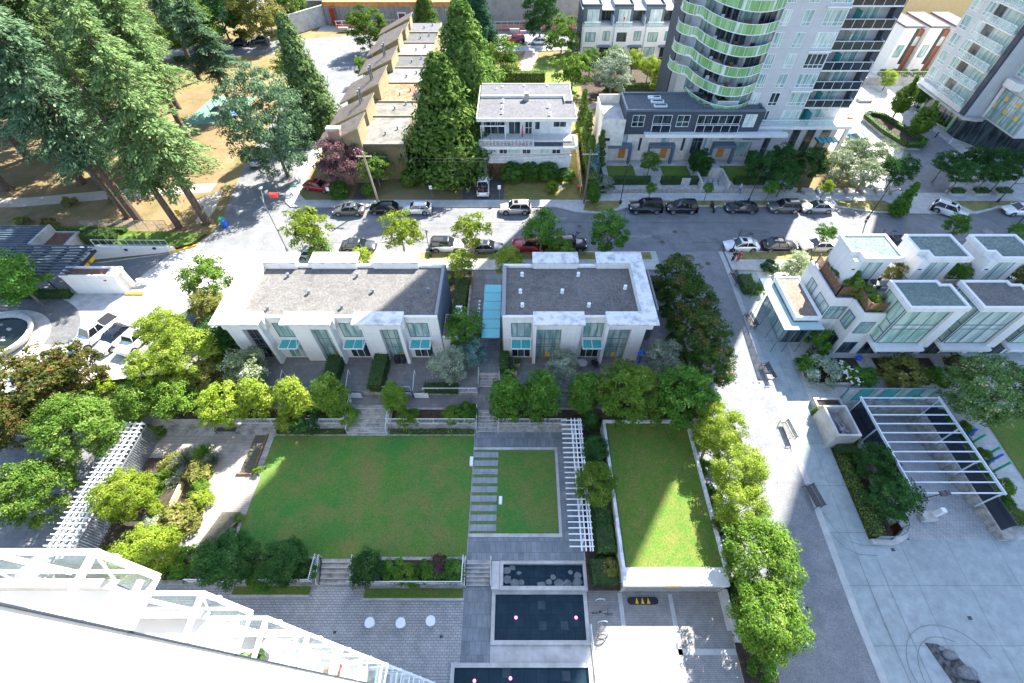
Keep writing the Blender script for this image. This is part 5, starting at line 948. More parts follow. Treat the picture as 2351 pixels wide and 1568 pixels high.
# ---------- own tower on the left edge (white wall, stacked balconies)
r=thing('apartment_tower','near white tower at the lower left with a stack of glass balconies','apartment tower',(-9,0,-2.6))
OWN=mat('bright_white_wall',(.56,.56,.56),var=.04,scale=.8)
MB().box(-30,-5.15,-18,.84,-2.6,62).build('tower_walls',OWN,r)
b=MB(); b.box(-5.15,-5.11,-18,.8,-2.6,62); b.build('side_cladding',mat('bright_white_panel',(.60,.60,.60),var=.03),r); b=MB(); b.box(-5.17,-5.108,.842,.862,-2.6,62); b.build('corner_joint',NAVY,r)
FGL=glass('sunshade_glass',(.62,.78,.76),rough=.05,alpha=.22)
for f in range(12):
    zr=33-2.9*f; zf=zr-1.15
    sl_=MB(); sl_.prism([(-12,.85),(-6.1,.85),(-6.1,1.5),(-6.6,1.64),(-12,1.68)],zf-.25,zf); sl_.build('balcony_slab',OWN,r)
    b=MB(); b.box(-12,-6.5,1.54,1.66,zf,zf+.26); b.build('kerb',CONCP,r)
    b=MB(); b.box(-12,-6.08,1.79,1.87,zr-.06,zr); b.box(-12,-5.35,1.55,1.59,zr-.06,zr-.002); b.box(-6.19,-6.09,.86,1.79,zr-.05,zr-.001); b.box(-8.0,-7.9,.86,1.79,zr-.05,zr-.001); b.box(-5.31,-5.24,.86,1.46,zr-.05,zr-.001)
    for p,q,w2 in (((-6.12,1.83),(-5.05,1.5),.045),((-7.6,1.80),(-6.3,1.56),.035),((-5.05,1.5),(-5.09,.87),.02)):
        d=Vector((q[0]-p[0],q[1]-p[1],0)).normalized(); nn=Vector((-d.y,d.x,0))*w2; P=[Vector((*p,zr-.055))+nn,Vector((*p,zr-.055))-nn,Vector((*q,zr-.055))-nn,Vector((*q,zr-.055))+nn]; b.add(P+[v+Vector((0,0,.052)) for v in P],[(4,7,6,5),(0,4,5,1),(1,5,6,2),(2,6,7,3),(3,7,4,0),(0,1,2,3)])
    for p,q in (((-6.6,1.68,zf-.15),(-6.15,1.82,zr-.05)),((-8.3,1.7,zf-.15),(-7.95,1.82,zr-.05)),((-6.08,1.5,zf-.15),(-5.08,1.48,zr-.05))): b.tube(p,q,.022,0,5)
    b.ell((-5.75,1.74,zr+.03),.06,.05,.06); b.build('balcony_frame',WMETAL,r)
    b=MB(); P=[(-12,1.83),(-6.12,1.81),(-5.06,1.48),(-5.1,.87)]; Q=[(-12,1.7),(-6.6,1.68),(-6.07,1.5),(-6.07,.87)]
    for i in range(3): b.add([(*Q[i],zf-.1),(*Q[i+1],zf-.1),(*P[i+1],zr-.07),(*P[i],zr-.07)],[(0,1,2,3)])
    b.build('balcony_glass',FGL,r)
    if f%4==2:
        b=MB(); 
        for x,y in ((-6.75,1.02),(-6.4,1.12)): b.lathe((x,y,zf),[(.12,0),(.17,.35),(.15,.36)],2 if False else 0,10); [b.ell((x+.13*math.cos(a_),y+.13*math.sin(a_),zf+.42+.06*(a_%2)),.07,.07,.05,1,5,3) for a_ in range(0,9)]
        b.build('balcony_pots',[DMETAL,mat('pot_leaf',(.10,.20,.04))],r)
    if f==4: b=MB(); b.box(-6.75,-6.25,1.0,1.3,zf,zf+.4,0); b.ell((-6.2,1.3,zf+.6),.14,.1,.35,1); b.build('balcony_things',[WOOD,RED],r)

# play court beyond the firs
P=at(505,255,0); flat('play_court',[(P[0]-5,P[1]-6),(P[0]+4,P[1]-5),(P[0]+5,P[1]+6),(P[0]-4,P[1]+7)],.01,mat('court_green',(.12,.24,.17),var=.12,scale=1))
r=thing('play_frame','dark red climbing frame on the green play court','play frame',(P[0]+1,P[1]-2,0)); b=MB()
for x in (-1,1):
    for y in (-1,1): b.tube((P[0]+1+x,P[1]-2+y,0),(P[0]+1+x,P[1]-2+y,2.4),.06)
b.build('posts',RED,r); b=MB(); b.box(P[0]-.1,P[0]+2.1,P[1]-3.1,P[1]-.9,1.2,1.3); b.build('platform',DMETAL,r); b=MB(); b.add([(P[0]+2.1,P[1]-2.5,1.3),(P[0]+2.1,P[1]-1.6,1.3),(P[0]+4.4,P[1]-1.6,.2),(P[0]+4.4,P[1]-2.5,.2)],[(0,1,2,3)]); b.build('slide',BLUE,r)
# ================= VEGETATION
def leaf_mesh(name,P,N,size,asp=.55,tip=None,rs=None,spin=True):
    """P centres, N leaf normals (n,3); diamond leaves of random size"""
    rs=rs or rng; n=len(P); N=N/np.maximum(1e-6,np.linalg.norm(N,axis=1,keepdims=True))
    a=rs.normal(size=(n,3)) if tip is None else tip+rs.normal(size=(n,3))*.25
    U=a-(a*N).sum(1,keepdims=True)*N; U/=np.maximum(1e-6,np.linalg.norm(U,axis=1,keepdims=True)); V=np.cross(N,U)
    s=(size*(.6+.8*rs.random(n)))[:,None] if np.isscalar(size) else size[:,None]
    q=np.stack([P-U*s*.5,P+V*s*asp*.5+U*s*.05,P+U*s*.5,P-V*s*asp*.5+U*s*.05],1).reshape(-1,3)
    me=bpy.data.meshes.new(name); me.vertices.add(4*n); me.vertices.foreach_set('co',q.astype(np.float32).ravel())
    me.loops.add(4*n); me.loops.foreach_set('vertex_index',np.arange(4*n,dtype=np.int32)); me.polygons.add(n)
    me.polygons.foreach_set('loop_start',np.arange(0,4*n,4,dtype=np.int32)); me.polygons.foreach_set('loop_total',np.full(n,4,np.int32)); me.update(calc_edges=True); me.validate(); return me
def sph(n,rs): a=rs.normal(size=(n,3)); return a/np.linalg.norm(a,axis=1,keepdims=True)
def crown_round(seed,K=42,M=85,leaf=.13,rc=.30,shell=.5,rz=1.0,taper=0,lumps=.18,zmin=-.75):
    rs=np.random.default_rng(seed); P=[];N=[]
    c=sph(K*3,rs); c=c[c[:,2]>zmin][:K]; rad=shell+(1-shell-rc*.5)*rs.random(len(c))**.6+lumps*rs.normal(size=len(c))*.5
    for d,r in zip(c,np.clip(rad,.25,.9)):
        z=d[2]*r; k=1-taper*(z+1)/2; ctr=np.array([d[0]*r*k,d[1]*r*k,z*rz]); m=int(M*(.6+.8*rs.random())); rr_=rc*(.7+.6*rs.random())
        s=sph(m,rs); s[:,2]=np.where(s[:,2]<-.2,-s[:,2]*.5,s[:,2]); q=ctr+s*rr_*(.55+.5*rs.random((m,1)))*np.array([1,1,.75*(.7+.3*rz)])
        P.append(q); N.append(s*.8+d*.5+np.array([0,0,.35])+rs.normal(size=(m,3))*.55)
    return leaf_mesh('crown',np.concatenate(P),np.concatenate(N),leaf,rs=rs)
def crown_fir(seed,H=31,R=5.2,t0=.33,nb=190,droop=.28,leaf=.85,dens=3.4,power=.75):
    rs=np.random.default_rng(seed); P=[];N=[];T=[];br=[]
    for i in range(nb):
        t=t0+(1-t0)*(i+rs.random())/nb; u=(t-t0)/(1-t0); L=max(.5,R*(1-u)**power*(.55+.6*rs.random())*(1.0 if u>.12 else .6+3*u)); az=rs.random()*6.283
        d=np.array([math.cos(az),math.sin(az),(.25*u-.08)]); z0=t*H; n=max(3,int(L*dens)); br.append((z0,L,az))
        for j in range(n):
            f=(j+1)/n
            if f<.22 and L>1.5: continue
            p=np.array([0,0,z0])+d*L*f+np.array([0,0,-droop*L*f*f]); m=4+int(rs.random()*3)
            w=(.16+.22*L*f*(1.15-f))
            side=np.array([-d[1],d[0],0]); off=rs.normal(size=(m,1))*w*side+rs.normal(size=(m,3))*.15
            P.append(p+off); T.append(np.tile(d*1.0+np.array([0,0,-.35]),(m,1))+off*.8); N.append(np.tile(np.array([0,0,1.]),(m,1))+d*.35+rs.normal(size=(m,3))*.4)
    P=np.concatenate(P)
    return leaf_mesh('crown',P,np.concatenate(N),leaf,.36,np.concatenate(T),rs),br
def crown_cone(seed,K=190,M=46,leaf=.05,rc=.10,prof=None,rough=.16):
    """dense unit cone crown: z 0..1, radius ~ prof(t)"""
    rs=np.random.default_rng(seed); P=[];N=[]; prof=prof or (lambda t:.30*(1-t)**.8*(.35+.65*min(1,t*6+.3)))
    for i in range(K):
        t=(i+rs.random())/K; t=t**1.25*.985; az=rs.random()*6.283; r=prof(t)*(1-rough*rs.random()*1.6); d=np.array([math.cos(az),math.sin(az),0]); ctr=d*r*.86+np.array([0,0,t])
        m=int(M*(.7+.6*rs.random())*(.5+r/.25)); s=sph(m,rs); q=ctr+(s*np.array([1,1,.8])*(.6+.5*rs.random((m,1))))*rc*(.5+.5*r/.2)
        P.append(q); N.append(s*.7+d*.7+np.array([0,0,.35])+rs.normal(size=(m,3))*.4)
    P=np.concatenate(P); tip=np.tile(np.array([0,0,.6]),(len(P),1))+P*np.array([1.5,1.5,0])
    return leaf_mesh('crown',P,np.concatenate(N),leaf,.4,tip+rs.normal(size=P.shape)*.5,rs)
CROWNS={
 'round':[crown_round(s_,K=60,M=110,leaf=.09,rc=.27,lumps=.24) for s_ in (1,2,3)],
 'airy':[crown_round(11,K=60,M=70,leaf=.105,rc=.24,shell=.35,lumps=.3),crown_round(12,K=60,M=70,leaf=.105,rc=.26,shell=.35,lumps=.3)],
 'big':[crown_round(21,K=130,M=130,leaf=.062,rc=.2,shell=.5,lumps=.26),crown_round(22,K=130,M=130,leaf=.062,rc=.2,shell=.5,lumps=.26)],
 'column':[crown_round(31,K=80,M=110,leaf=.105,rc=.3,shell=.4,rz=1.7,taper=.45),crown_round(32,K=80,M=110,leaf=.105,rc=.32,shell=.4,rz=1.7,taper=.45)],
 'spiky':[crown_round(41,K=100,M=100,leaf=.08,rc=.19,shell=.5,rz=1.15,lumps=.45),crown_round(42,K=100,M=100,leaf=.08,rc=.2,shell=.5,rz=1.15,lumps=.45)],
 'fine':[crown_round(51,K=70,M=90,leaf=.085,rc=.24,shell=.5,lumps=.25),crown_round(52,K=70,M=90,leaf=.085,rc=.24,shell=.5,lumps=.25)],
 'pine':[crown_round(55,K=220,M=110,leaf=.048,rc=.15,shell=.42,lumps=.35,zmin=-.9)],
 'ball':[crown_round(61,K=150,M=70,leaf=.085,rc=.2,shell=.84,lumps=.02,zmin=-.75)],
 'mound':[crown_round(62,K=46,M=60,leaf=.14,rc=.26,shell=.62,lumps=.14,zmin=-.35),crown_round(63,K=46,M=60,leaf=.14,rc=.26,shell=.62,lumps=.14,zmin=-.35)],
 'cedar':[crown_cone(71,K=330,M=62,leaf=.036,rc=.085,rough=.38),crown_cone(72,K=330,M=62,leaf=.036,rc=.085,rough=.38)],
 'spire':[crown_cone(73,K=110,M=30,leaf=.06,rc=.08,prof=lambda t:.17*(1-t)**.7*(.4+.6*min(1,t*8+.2)))],
 'pear':[crown_cone(75,K=120,M=40,leaf=.07,rc=.12,prof=lambda t:.30*math.sin(min(1,t*1.08+.12)*math.pi)**.7*(1.1-.45*t),rough=.1)],
}
LF={'lime':leafm('leaf_lime',(.14,.215,.024),(.30,.385,.055),(.48,.53,.14),.45),'green':leafm('leaf_green',(.045,.135,.02),(.115,.24,.04),(.22,.35,.065),.36),
 'mid':leafm('leaf_mid_green',(.055,.125,.02),(.14,.23,.04),(.27,.35,.085),.33),'dark':leafm('leaf_dark_green',(.022,.07,.02),(.055,.13,.035),(.10,.19,.055),.28),
 'silver':leafm('leaf_silver',(.15,.20,.13),(.32,.38,.27),(.50,.53,.43),.3),'blue':leafm('leaf_blue_spruce',(.07,.15,.135),(.14,.24,.21),(.22,.33,.30),.25),
 'red':leafm('leaf_red_green',(.035,.09,.02),(.105,.175,.04),(.34,.13,.085),.33),'maple':leafm('leaf_red_brown',(.05,.075,.02),(.13,.13,.035),(.33,.12,.055),.33),
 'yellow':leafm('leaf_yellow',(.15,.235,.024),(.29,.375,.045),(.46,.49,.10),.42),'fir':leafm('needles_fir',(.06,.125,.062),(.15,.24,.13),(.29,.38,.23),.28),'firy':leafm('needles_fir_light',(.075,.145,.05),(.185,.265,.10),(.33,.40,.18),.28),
 'cedar':leafm('needles_cedar',(.045,.10,.022),(.125,.20,.045),(.25,.30,.095),.25),'deep':leafm('needles_deep',(.018,.055,.032),(.045,.11,.06),(.08,.16,.09),.2),
 'plum':leafm('leaf_plum',(.08,.04,.045),(.19,.105,.11),(.32,.20,.20),.3),'white':leafm('leaf_white_blossom',(.12,.18,.06),(.34,.39,.23),(.72,.72,.58),.3),'bright':leafm('leaf_bright_green',(.075,.175,.022),(.18,.285,.045),(.33,.40,.10),.38),
 'olive':leafm('leaf_olive',(.10,.12,.025),(.22,.22,.06),(.36,.31,.12),.33),'pinktip':leafm('leaf_pink_tipped',(.06,.14,.035),(.16,.25,.08),(.54,.45,.30),.33),'hedge':leafm('leaf_hedge',(.025,.08,.016),(.06,.145,.032),(.11,.21,.05),.28)}
tv=random.Random(42); _cm={}
def crown_obj(parent,kind,leaf,loc,scale,name='crown'):
    me0=tv.choice(CROWNS[kind]); key=(me0.name,leaf)
    if key not in _cm: m=me0.copy(); m.materials.clear(); m.materials.append(LF[leaf]); _cm[key]=m
    o=bpy.data.objects.new(name,_cm[key]); COL.objects.link(o)
    if parent: o.parent=parent
    o.location=loc; o.scale=scale; o.rotation_euler=(0,0,tv.random()*6.28); return o
def trunk_mesh(parent,h,r,limbs=5,R=1.5,mtl=TRUNKG,lean=0):
    b=MB(); pts=[Vector((0,0,-.3))]; n=4
    for i in range(1,n+1): pts.append(Vector(((tv.random()-.5)*.1*h*.3,(tv.random()-.5)*.1*h*.3,h*i/n)))
    for i in range(n): b.tube(pts[i],pts[i+1],r*(1-.16*i),0,7,r*(1-.16*(i+1)))
    for i in range(limbs):
        a=6.283*i/limbs+tv.random(); s=pts[2].lerp(pts[3],tv.random()); e=Vector((math.cos(a)*R*.6,math.sin(a)*R*.6,h+R*(.1+.5*tv.random()))); b.tube(s,e,r*.4,0,5,r*.1)
    o=b.build('trunk',mtl); o.parent=parent; return o
def tree(kind,leaf,cx,cy,rpx,hc,zg,label,rz=1.0,cat='tree',group=None,name='tree',mtl=TRUNKG,xyz=None):
    P=at(cx,cy,zg+hc) if xyz is None else xyz; R=1.03*rpx*depth(P)/F_ if xyz is None else rpx
    r=thing(name,label,cat,(P[0],P[1],zg),group)
    trunk_mesh(r,max(.5,hc-.2*R),min(.28,.045*R+.04),5,R,mtl); crown_obj(r,kind,leaf,(0,0,hc),(R,R,R*rz)); return r
def cone(kind,leaf,bx,by,tx,ty,zg,label,wpx=None,name='conifer',width=None,cat='conifer',group=None,mtl=TRUNK):
    B=at(bx,by,zg); T=atY(tx,ty,B[1]); h=max(1,T[2]-zg); r=thing(name,label,cat,B,group)
    prof={'cedar':.30,'spire':.17,'pear':.36}[kind]
    Rw=(wpx*depth((B[0],B[1],zg+h*.35))/F_) if wpx else width
    b=MB(); b.tube((0,0,-.3),(0,0,h*.9),.02*h+.05,0,7,.02); o=b.build('trunk',mtl); o.parent=r
    crown_obj(r,kind,leaf,(0,0,h*.02 if kind!='pear' else h*.18),(Rw/prof,Rw/prof,h*(.99 if kind!='pear' else .85))); return r
def shrub(leaf,x,y,z,R,rz=.85,label='',kind='mound',group=None,name='shrub',cat='shrub'):
    r=thing(name,label,cat,(x,y,z),group); 
    b=MB(); 
    for i in range(4): a=1.57*i+tv.random(); b.tube((0,0,-.1),(math.cos(a)*R*.45,math.sin(a)*R*.45,R*.6),.05*R+.012,0,4,.012)
    if kind=='ball': b.ell((0,0,R*rz*.75),R*.72,R*.72,R*rz*.72,1,10,7)
    o=b.build('stems',[TRUNK,mat('hedge_core',(.03,.05,.015),var=.3,scale=6)]); o.parent=r; crown_obj(r,kind,leaf,(0,0,R*rz*(.42 if kind=='mound' else .75)),(R,R,R*rz),'foliage'); return r
def shrubp(leaf,cx,cy,rpx,z,label,**k):
    P=at(cx,cy,z); R=1.1*rpx*depth(P)/F_; P=at(cx,cy,z+R*.55); return shrub(leaf,P[0],P[1],z,R,label=label,**k)
def hedge(label,x0,x1,y0,y1,z0,z1,leaf='hedge',dens=48,size=.17,zf=None,ang=0):
    rs=np.random.default_rng(int(abs(x0*31+y0*17))+5); cx,cy=(x0+x1)/2,(y0+y1)/2; r=thing('hedge',label,'hedge',(cx,cy,z0),rz=ang); hx,hy,hz=(x1-x0)/2,(y1-y0)/2,z1-z0
    m=.07; b=MB().box(-hx+m,hx-m,-hy+m,hy-m,0,hz-m); o=b.build('stems',mat('hedge_core',(.03,.05,.015),var=.3,scale=6)); o.parent=r
    P=[];N=[]
    for (n,f,area) in [((0,0,1),lambda u,v:np.stack([u*hx,v*hy,np.full_like(u,hz)],1),4*hx*hy),((0,-1,0),lambda u,v:np.stack([u*hx,np.full_like(u,-hy),(v+1)/2*hz],1),2*hx*hz),((0,1,0),lambda u,v:np.stack([u*hx,np.full_like(u,hy),(v+1)/2*hz],1),2*hx*hz),((1,0,0),lambda u,v:np.stack([np.full_like(u,hx),u*hy,(v+1)/2*hz],1),2*hy*hz),((-1,0,0),lambda u,v:np.stack([np.full_like(u,-hx),u*hy,(v+1)/2*hz],1),2*hy*hz)]:
        k=max(6,int(area*dens)); u=rs.random(k)*2-1; v=rs.random(k)*2-1; q=f(u,v)+rs.normal(size=(k,3))*.045; P.append(q); N.append(np.tile(np.array(n,float),(k,1))+rs.normal(size=(k,3))*.5)
    me=leaf_mesh('leaves',np.concatenate(P),np.concatenate(N),size,rs=rs); me.materials.append(LF[leaf]); o=bpy.data.objects.new('leaves',me); COL.objects.link(o); o.parent=r; return r
def tuft(label,cx,cy,rpx,z,leaf='bright',group=None):
    P=at(cx,cy,z); R=rpx*depth(P)/F_; rs=np.random.default_rng(int(cx)); n=420; az=rs.random(n)*6.28; el=.5+1.0*rs.random(n); L=R*(.8+.5*rs.random(n))
    d=np.stack([np.cos(az)*np.cos(el),np.sin(az)*np.cos(el),np.sin(el)],1); c=d*L[:,None]*.55; c[:,2]-=.0
    nrm=np.stack([-np.cos(az)*np.sin(el),-np.sin(az)*np.sin(el),np.cos(el)],1)+rs.normal(size=(n,3))*.3
    me=leaf_mesh('grass_tuft',c,nrm,L*1.1,.07,d,rs); me.materials.append(LF[leaf]); o=bpy.data.objects.new('grass_tuft',me); COL.objects.link(o); o.location=P; tag(o,label,'ornamental grass',group); return o
# --- park firs: bases from the photo
FIRS=[crown_fir(101,R=6.6,nb=230,leaf=.58,dens=5.5,power=.6,droop=.22),crown_fir(102,R=6.2,nb=230,leaf=.58,dens=5.5,power=.6,t0=.36,droop=.22),crown_fir(103,R=7,nb=210,t0=.26,leaf=.58,dens=5.5,power=.6,droop=.24)]
for me,_ in FIRS: me.materials.append(LF['fir'])
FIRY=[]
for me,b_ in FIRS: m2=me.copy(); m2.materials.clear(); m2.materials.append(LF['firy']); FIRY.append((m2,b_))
def fir(bx,by,h,label,y=False,k=None,w=1.0,xy=None,t=None):
    P=at(bx,by,0) if xy is None else (*xy,0); r=thing('fir_tree',label,'fir tree',P,'tall firs in the park'); i=tv.randrange(3) if k is None else k; me,br=(FIRY if y else FIRS)[i]; s=h/31
    b=MB(); H=h*.97; n=6
    for q in range(n): b.tube((0,0,H*q/n-.3*(q==0)),(0,0,H*(q+1)/n),.55*s*(1-q/n)**.8+.05,0,9,.55*s*(1-(q+1)/n)**.8+.05)
    for a in range(5): b.tube((0,0,.6),(math.cos(a*1.3)*.9*s,math.sin(a*1.3)*.9*s,-.2),.22*s,0,5,.1)
    for z0,L,az in br[::3]: b.tube((0,0,z0*s),(math.cos(az)*L*.7*s*w,math.sin(az)*L*.7*s*w,z0*s-.05*L),.07*s,0,4,.02)
    o=b.build('trunk',TRUNK); o.parent=r; o=bpy.data.objects.new('crown',me); COL.objects.link(o); o.parent=r; o.scale=(s*w,s*w,s); o.rotation_euler=(0,0,tv.random()*6.28); return r
for bx,by,h,y,w,l in [(475,512,27,1,1.0,'park fir at the street corner with thick leaning trunk'),(412,522,24,1,.8,'slim park fir just left of the yellow warning sign'),(318,505,29,0,1.0,'big double trunk park fir behind the chain link fence'),(296,498,26,0,.85,'park fir twin close behind the big double trunk'),
 (240,432,31,0,1.0,'tall park fir rising beside the gravel path'),(190,420,33,0,1.05,'tall park fir left of the gravel path bend'),(65,362,31,0,1.0,'park fir with bare trunk near the left picture edge'),(18,435,32,0,1.0,'park fir on the left picture edge beside the path'),
 (215,340,30,0,1.0,'park fir in the middle of the dense grove'),(120,300,32,0,1.1,'park fir deep in the grove at left'),(300,370,30,1,1.0,'sunlit park fir behind the path on the street side'),(395,395,28,1,1.05,'sunlit park fir nearest the side street'),(440,330,27,1,1.0,'light green park fir beside the green play court'),
 (340,280,30,0,1.0,'park fir in the centre back of the grove'),(410,250,27,1,.9,'pale park fir on the lawn edge at the back'),(230,230,29,0,1.0,'park fir at the back left of the grove'),(140,210,29,0,1.0,'far park fir seen against the upper road'),(-40,280,33,0,1.1,'park fir standing beyond the left picture edge'),(-90,400,33,0,1.1,'park fir outside the left edge whose crown reaches in'),(40,215,29,0,1.0,'far left park fir at the back of the grove'),(330,180,25,0,.9,'park fir before the upper road'),(460,185,24,0,.9,'dark branchy park fir with forked limbs near the upper road')]:
    fir(bx,by,h,l,y,w=w)
# pine and spruces by the side street
tree('pine','fir',610,285,98,8.5,0,'large spreading grey green pine on the side street corner',1.25,'pine tree',None,'pine_tree',TRUNK)
cone('cedar','firy',735,300,690,35,0,'tall loose spruce left of the olive apartments',72)
fir(535,250,19,'bushy pine behind the corner pine',False,0,1.35)
cone('cedar','cedar',1032,398,1010,128,0,'great cedar right of the olive apartments',124); cone('cedar','cedar',1075,250,1000,2,0,'tall cedar behind the great cedar',108); cone('cedar','cedar',1092,300,1085,100,0,'rounded cedar between the great cedar and white house',72)
cone('cedar','deep',1100,120,1080,-40,0,'dark blue-green conifer at the top centre',54); cone('cedar','cedar',985,100,980,-30,0,'cedar at the top left of the dark conifer',44)
for i,(bx,by,tx,ty,w,l) in enumerate([(1350,395,1346,312,17,'slender cypress in the row right of the white house, front one'),(1334,300,1328,205,16,'slender cypress in the row right of the white house, rear one'),(1372,385,1372,300,16,'small blue cypress by the cream house wall'),(745,280,748,222,10,'narrow green cypress left of the olive sheds'),(1360,468,1362,415,18,'dark cypress like street tree beside the utility pole'),(2055,490,2058,420,20,'dark conical street tree in the right boulevard bed')]):
    cone('spire' if i!=4 else 'pear','cedar' if i<4 else 'green',bx,by,tx,ty,0 if i<4 else .12,l,w,name='conifer')
cone('spire','cedar',1343,350,1338,255,0,'slender cypress in the row right of the white house, middle one',18); cone('spire','blue',1360,420,1358,335,0,'grey green young conifer beside the cream house',15)
# --- deciduous
T=tree
for a in [('airy','lime',705,525,52,4.2,.1,'lime street tree left of the grey lamp pole'),('airy','lime',917,530,50,4.2,.1,'lime street tree above the middle roof canopy'),('airy','lime',1082,527,44,4.2,.1,'lime street tree in front of the white crossover'),('airy','lime',1062,605,36,3.2,.1,'small lime tree at the end of the long townhouse roof'),('airy','lime',1168,600,36,3.0,.1,'small lime tree behind the turquoise canopy'),('airy','bright',1290,575,34,3.0,.1,'low bright tree behind the right roof canopy'),('round','green',1243,525,46,4.6,.1,'dark green street tree hiding the red pickup'),('spiky','green',1398,530,46,4.6,.1,'dark green street tree above the slab frame corner'),('airy','lime',832,590,28,2.2,.1,'low lime bush between two north canopies'),('airy','bright',730,572,32,2.0,.1,'low lime bush below the left street tree'),
 ('round','bright',1495,432,14,2.6,.1,'small round street sapling behind the black suv'),('round','green',1627,430,13,2.6,.1,'small street sapling behind the motorcycle'),('round','green',1770,432,16,2.6,.1,'small street sapling near the grey crossover'),('airy','lime',1898,430,16,2.8,.1,'sunlit street sapling near the silver sedan'),
 ('big','mid',842,68,46,4.8,0,'round street tree alone beside the upper road'),('big','dark',1240,30,40,6,0,'tall dark street tree by the red van',1.4),('round','mid',1150,140,48,4,0,'rounded garden tree left of the garden path'),('round','mid',1290,85,42,4,0,'leafy garden tree beside the far townhouses'),('airy','mid',1315,165,46,3.8,0,'garden tree with pale leaf tips behind the white house'),('round','silver',1407,168,46,4,0,'whitish dense garden tree left of the tower'),('round','mid',1356,135,23,3.2,0,'small rounded tree below the first dark parapet'),('round','mid',1408,135,26,3.2,0,'small rounded tree below the second dark parapet'),('round','lime',1453,138,24,3.2,0,'sunny rounded tree below the third dark parapet'),('round','lime',1490,155,24,3.2,0,'sunny rounded tree left of the green balconies'),('column','lime',1515,178,25,3,0,'upright sunny tree beside the tower base'),('round','mid',1546,130,18,2.6,0,'little round tree beside the far garden doors'),('airy','lime',650,150,30,4,0,'yellow lime tree behind the corner pine'),('airy','yellow',690,215,32,4,0,'yellow tree between pine and slim spruce'),('airy','bright',830,155,20,3,0,'bright small tree left of the shed roofs'),
 ('fine','plum',775,370,56,4.5,0,'purple plum tree in front of the brick chimney'),('airy','mid',862,388,40,3.2,0,'loose green tree beside the wooden pole'),
 ('round','mid',1493,372,24,2.2,.6,'small spreading maple between two orange doors'),('spiky','dark',1612,372,26,2.2,.6,'dark japanese maple left of the third orange door')]:
    T(*a[:8],*(a[8:]))
for i,(x,y,l,lf) in enumerate([(1745,382,'dark green tree, leftmost in the clump before the tower entrance','dark'),(1800,365,'dark green tree, second from left in the entrance clump','dark'),(1805,405,'dark green tree at the front of the entrance clump','dark'),(1865,372,'dark green tree, rightmost in the entrance clump','dark'),(1922,380,'white blossom tree leftmost in the pale clump','white'),(1958,352,'white blossom tree at the back left of pale clump','white'),(2015,362,'white blossom tree at the back right of pale clump','white'),(1990,400,'white blossom tree at the front of pale clump','white'),(2062,392,'dark green tree closing the pale clump on the right','dark'),(2175,372,'dark green tree left in the row by the glass lobby','dark'),(2240,362,'dark green tree in the row in front of a white car','dark'),(2212,398,'green tree, front left of the lobby row','dark'),(2275,398,'green tree, front centre of the lobby row','dark'),(2312,395,'green tree, front right of the lobby row','dark'),(2290,365,'dark green tree, back centre of the lobby row','dark'),(2345,370,'dark green tree at the picture edge of the lobby row','dark')]):
    T('round',lf,x,y,36 if x<2080 else 29,3.2,.3,l)
for bx,by,tx,ty,w,l in [(2052,265,2068,180,24,'upright hornbeam at the back of the kerbed island'),(2100,310,2118,235,26,'upright hornbeam at the front of the kerbed island'),(2110,240,2128,175,30,'dark rounded tree behind the kerbed island')]: cone('pear','mid' if w<30 else 'dark',bx,by,tx,ty,.4,l,w,name='tree',cat='tree')
T('round','lime',2040,182,18,2,.2,'small sunlit tree behind the two hornbeams')
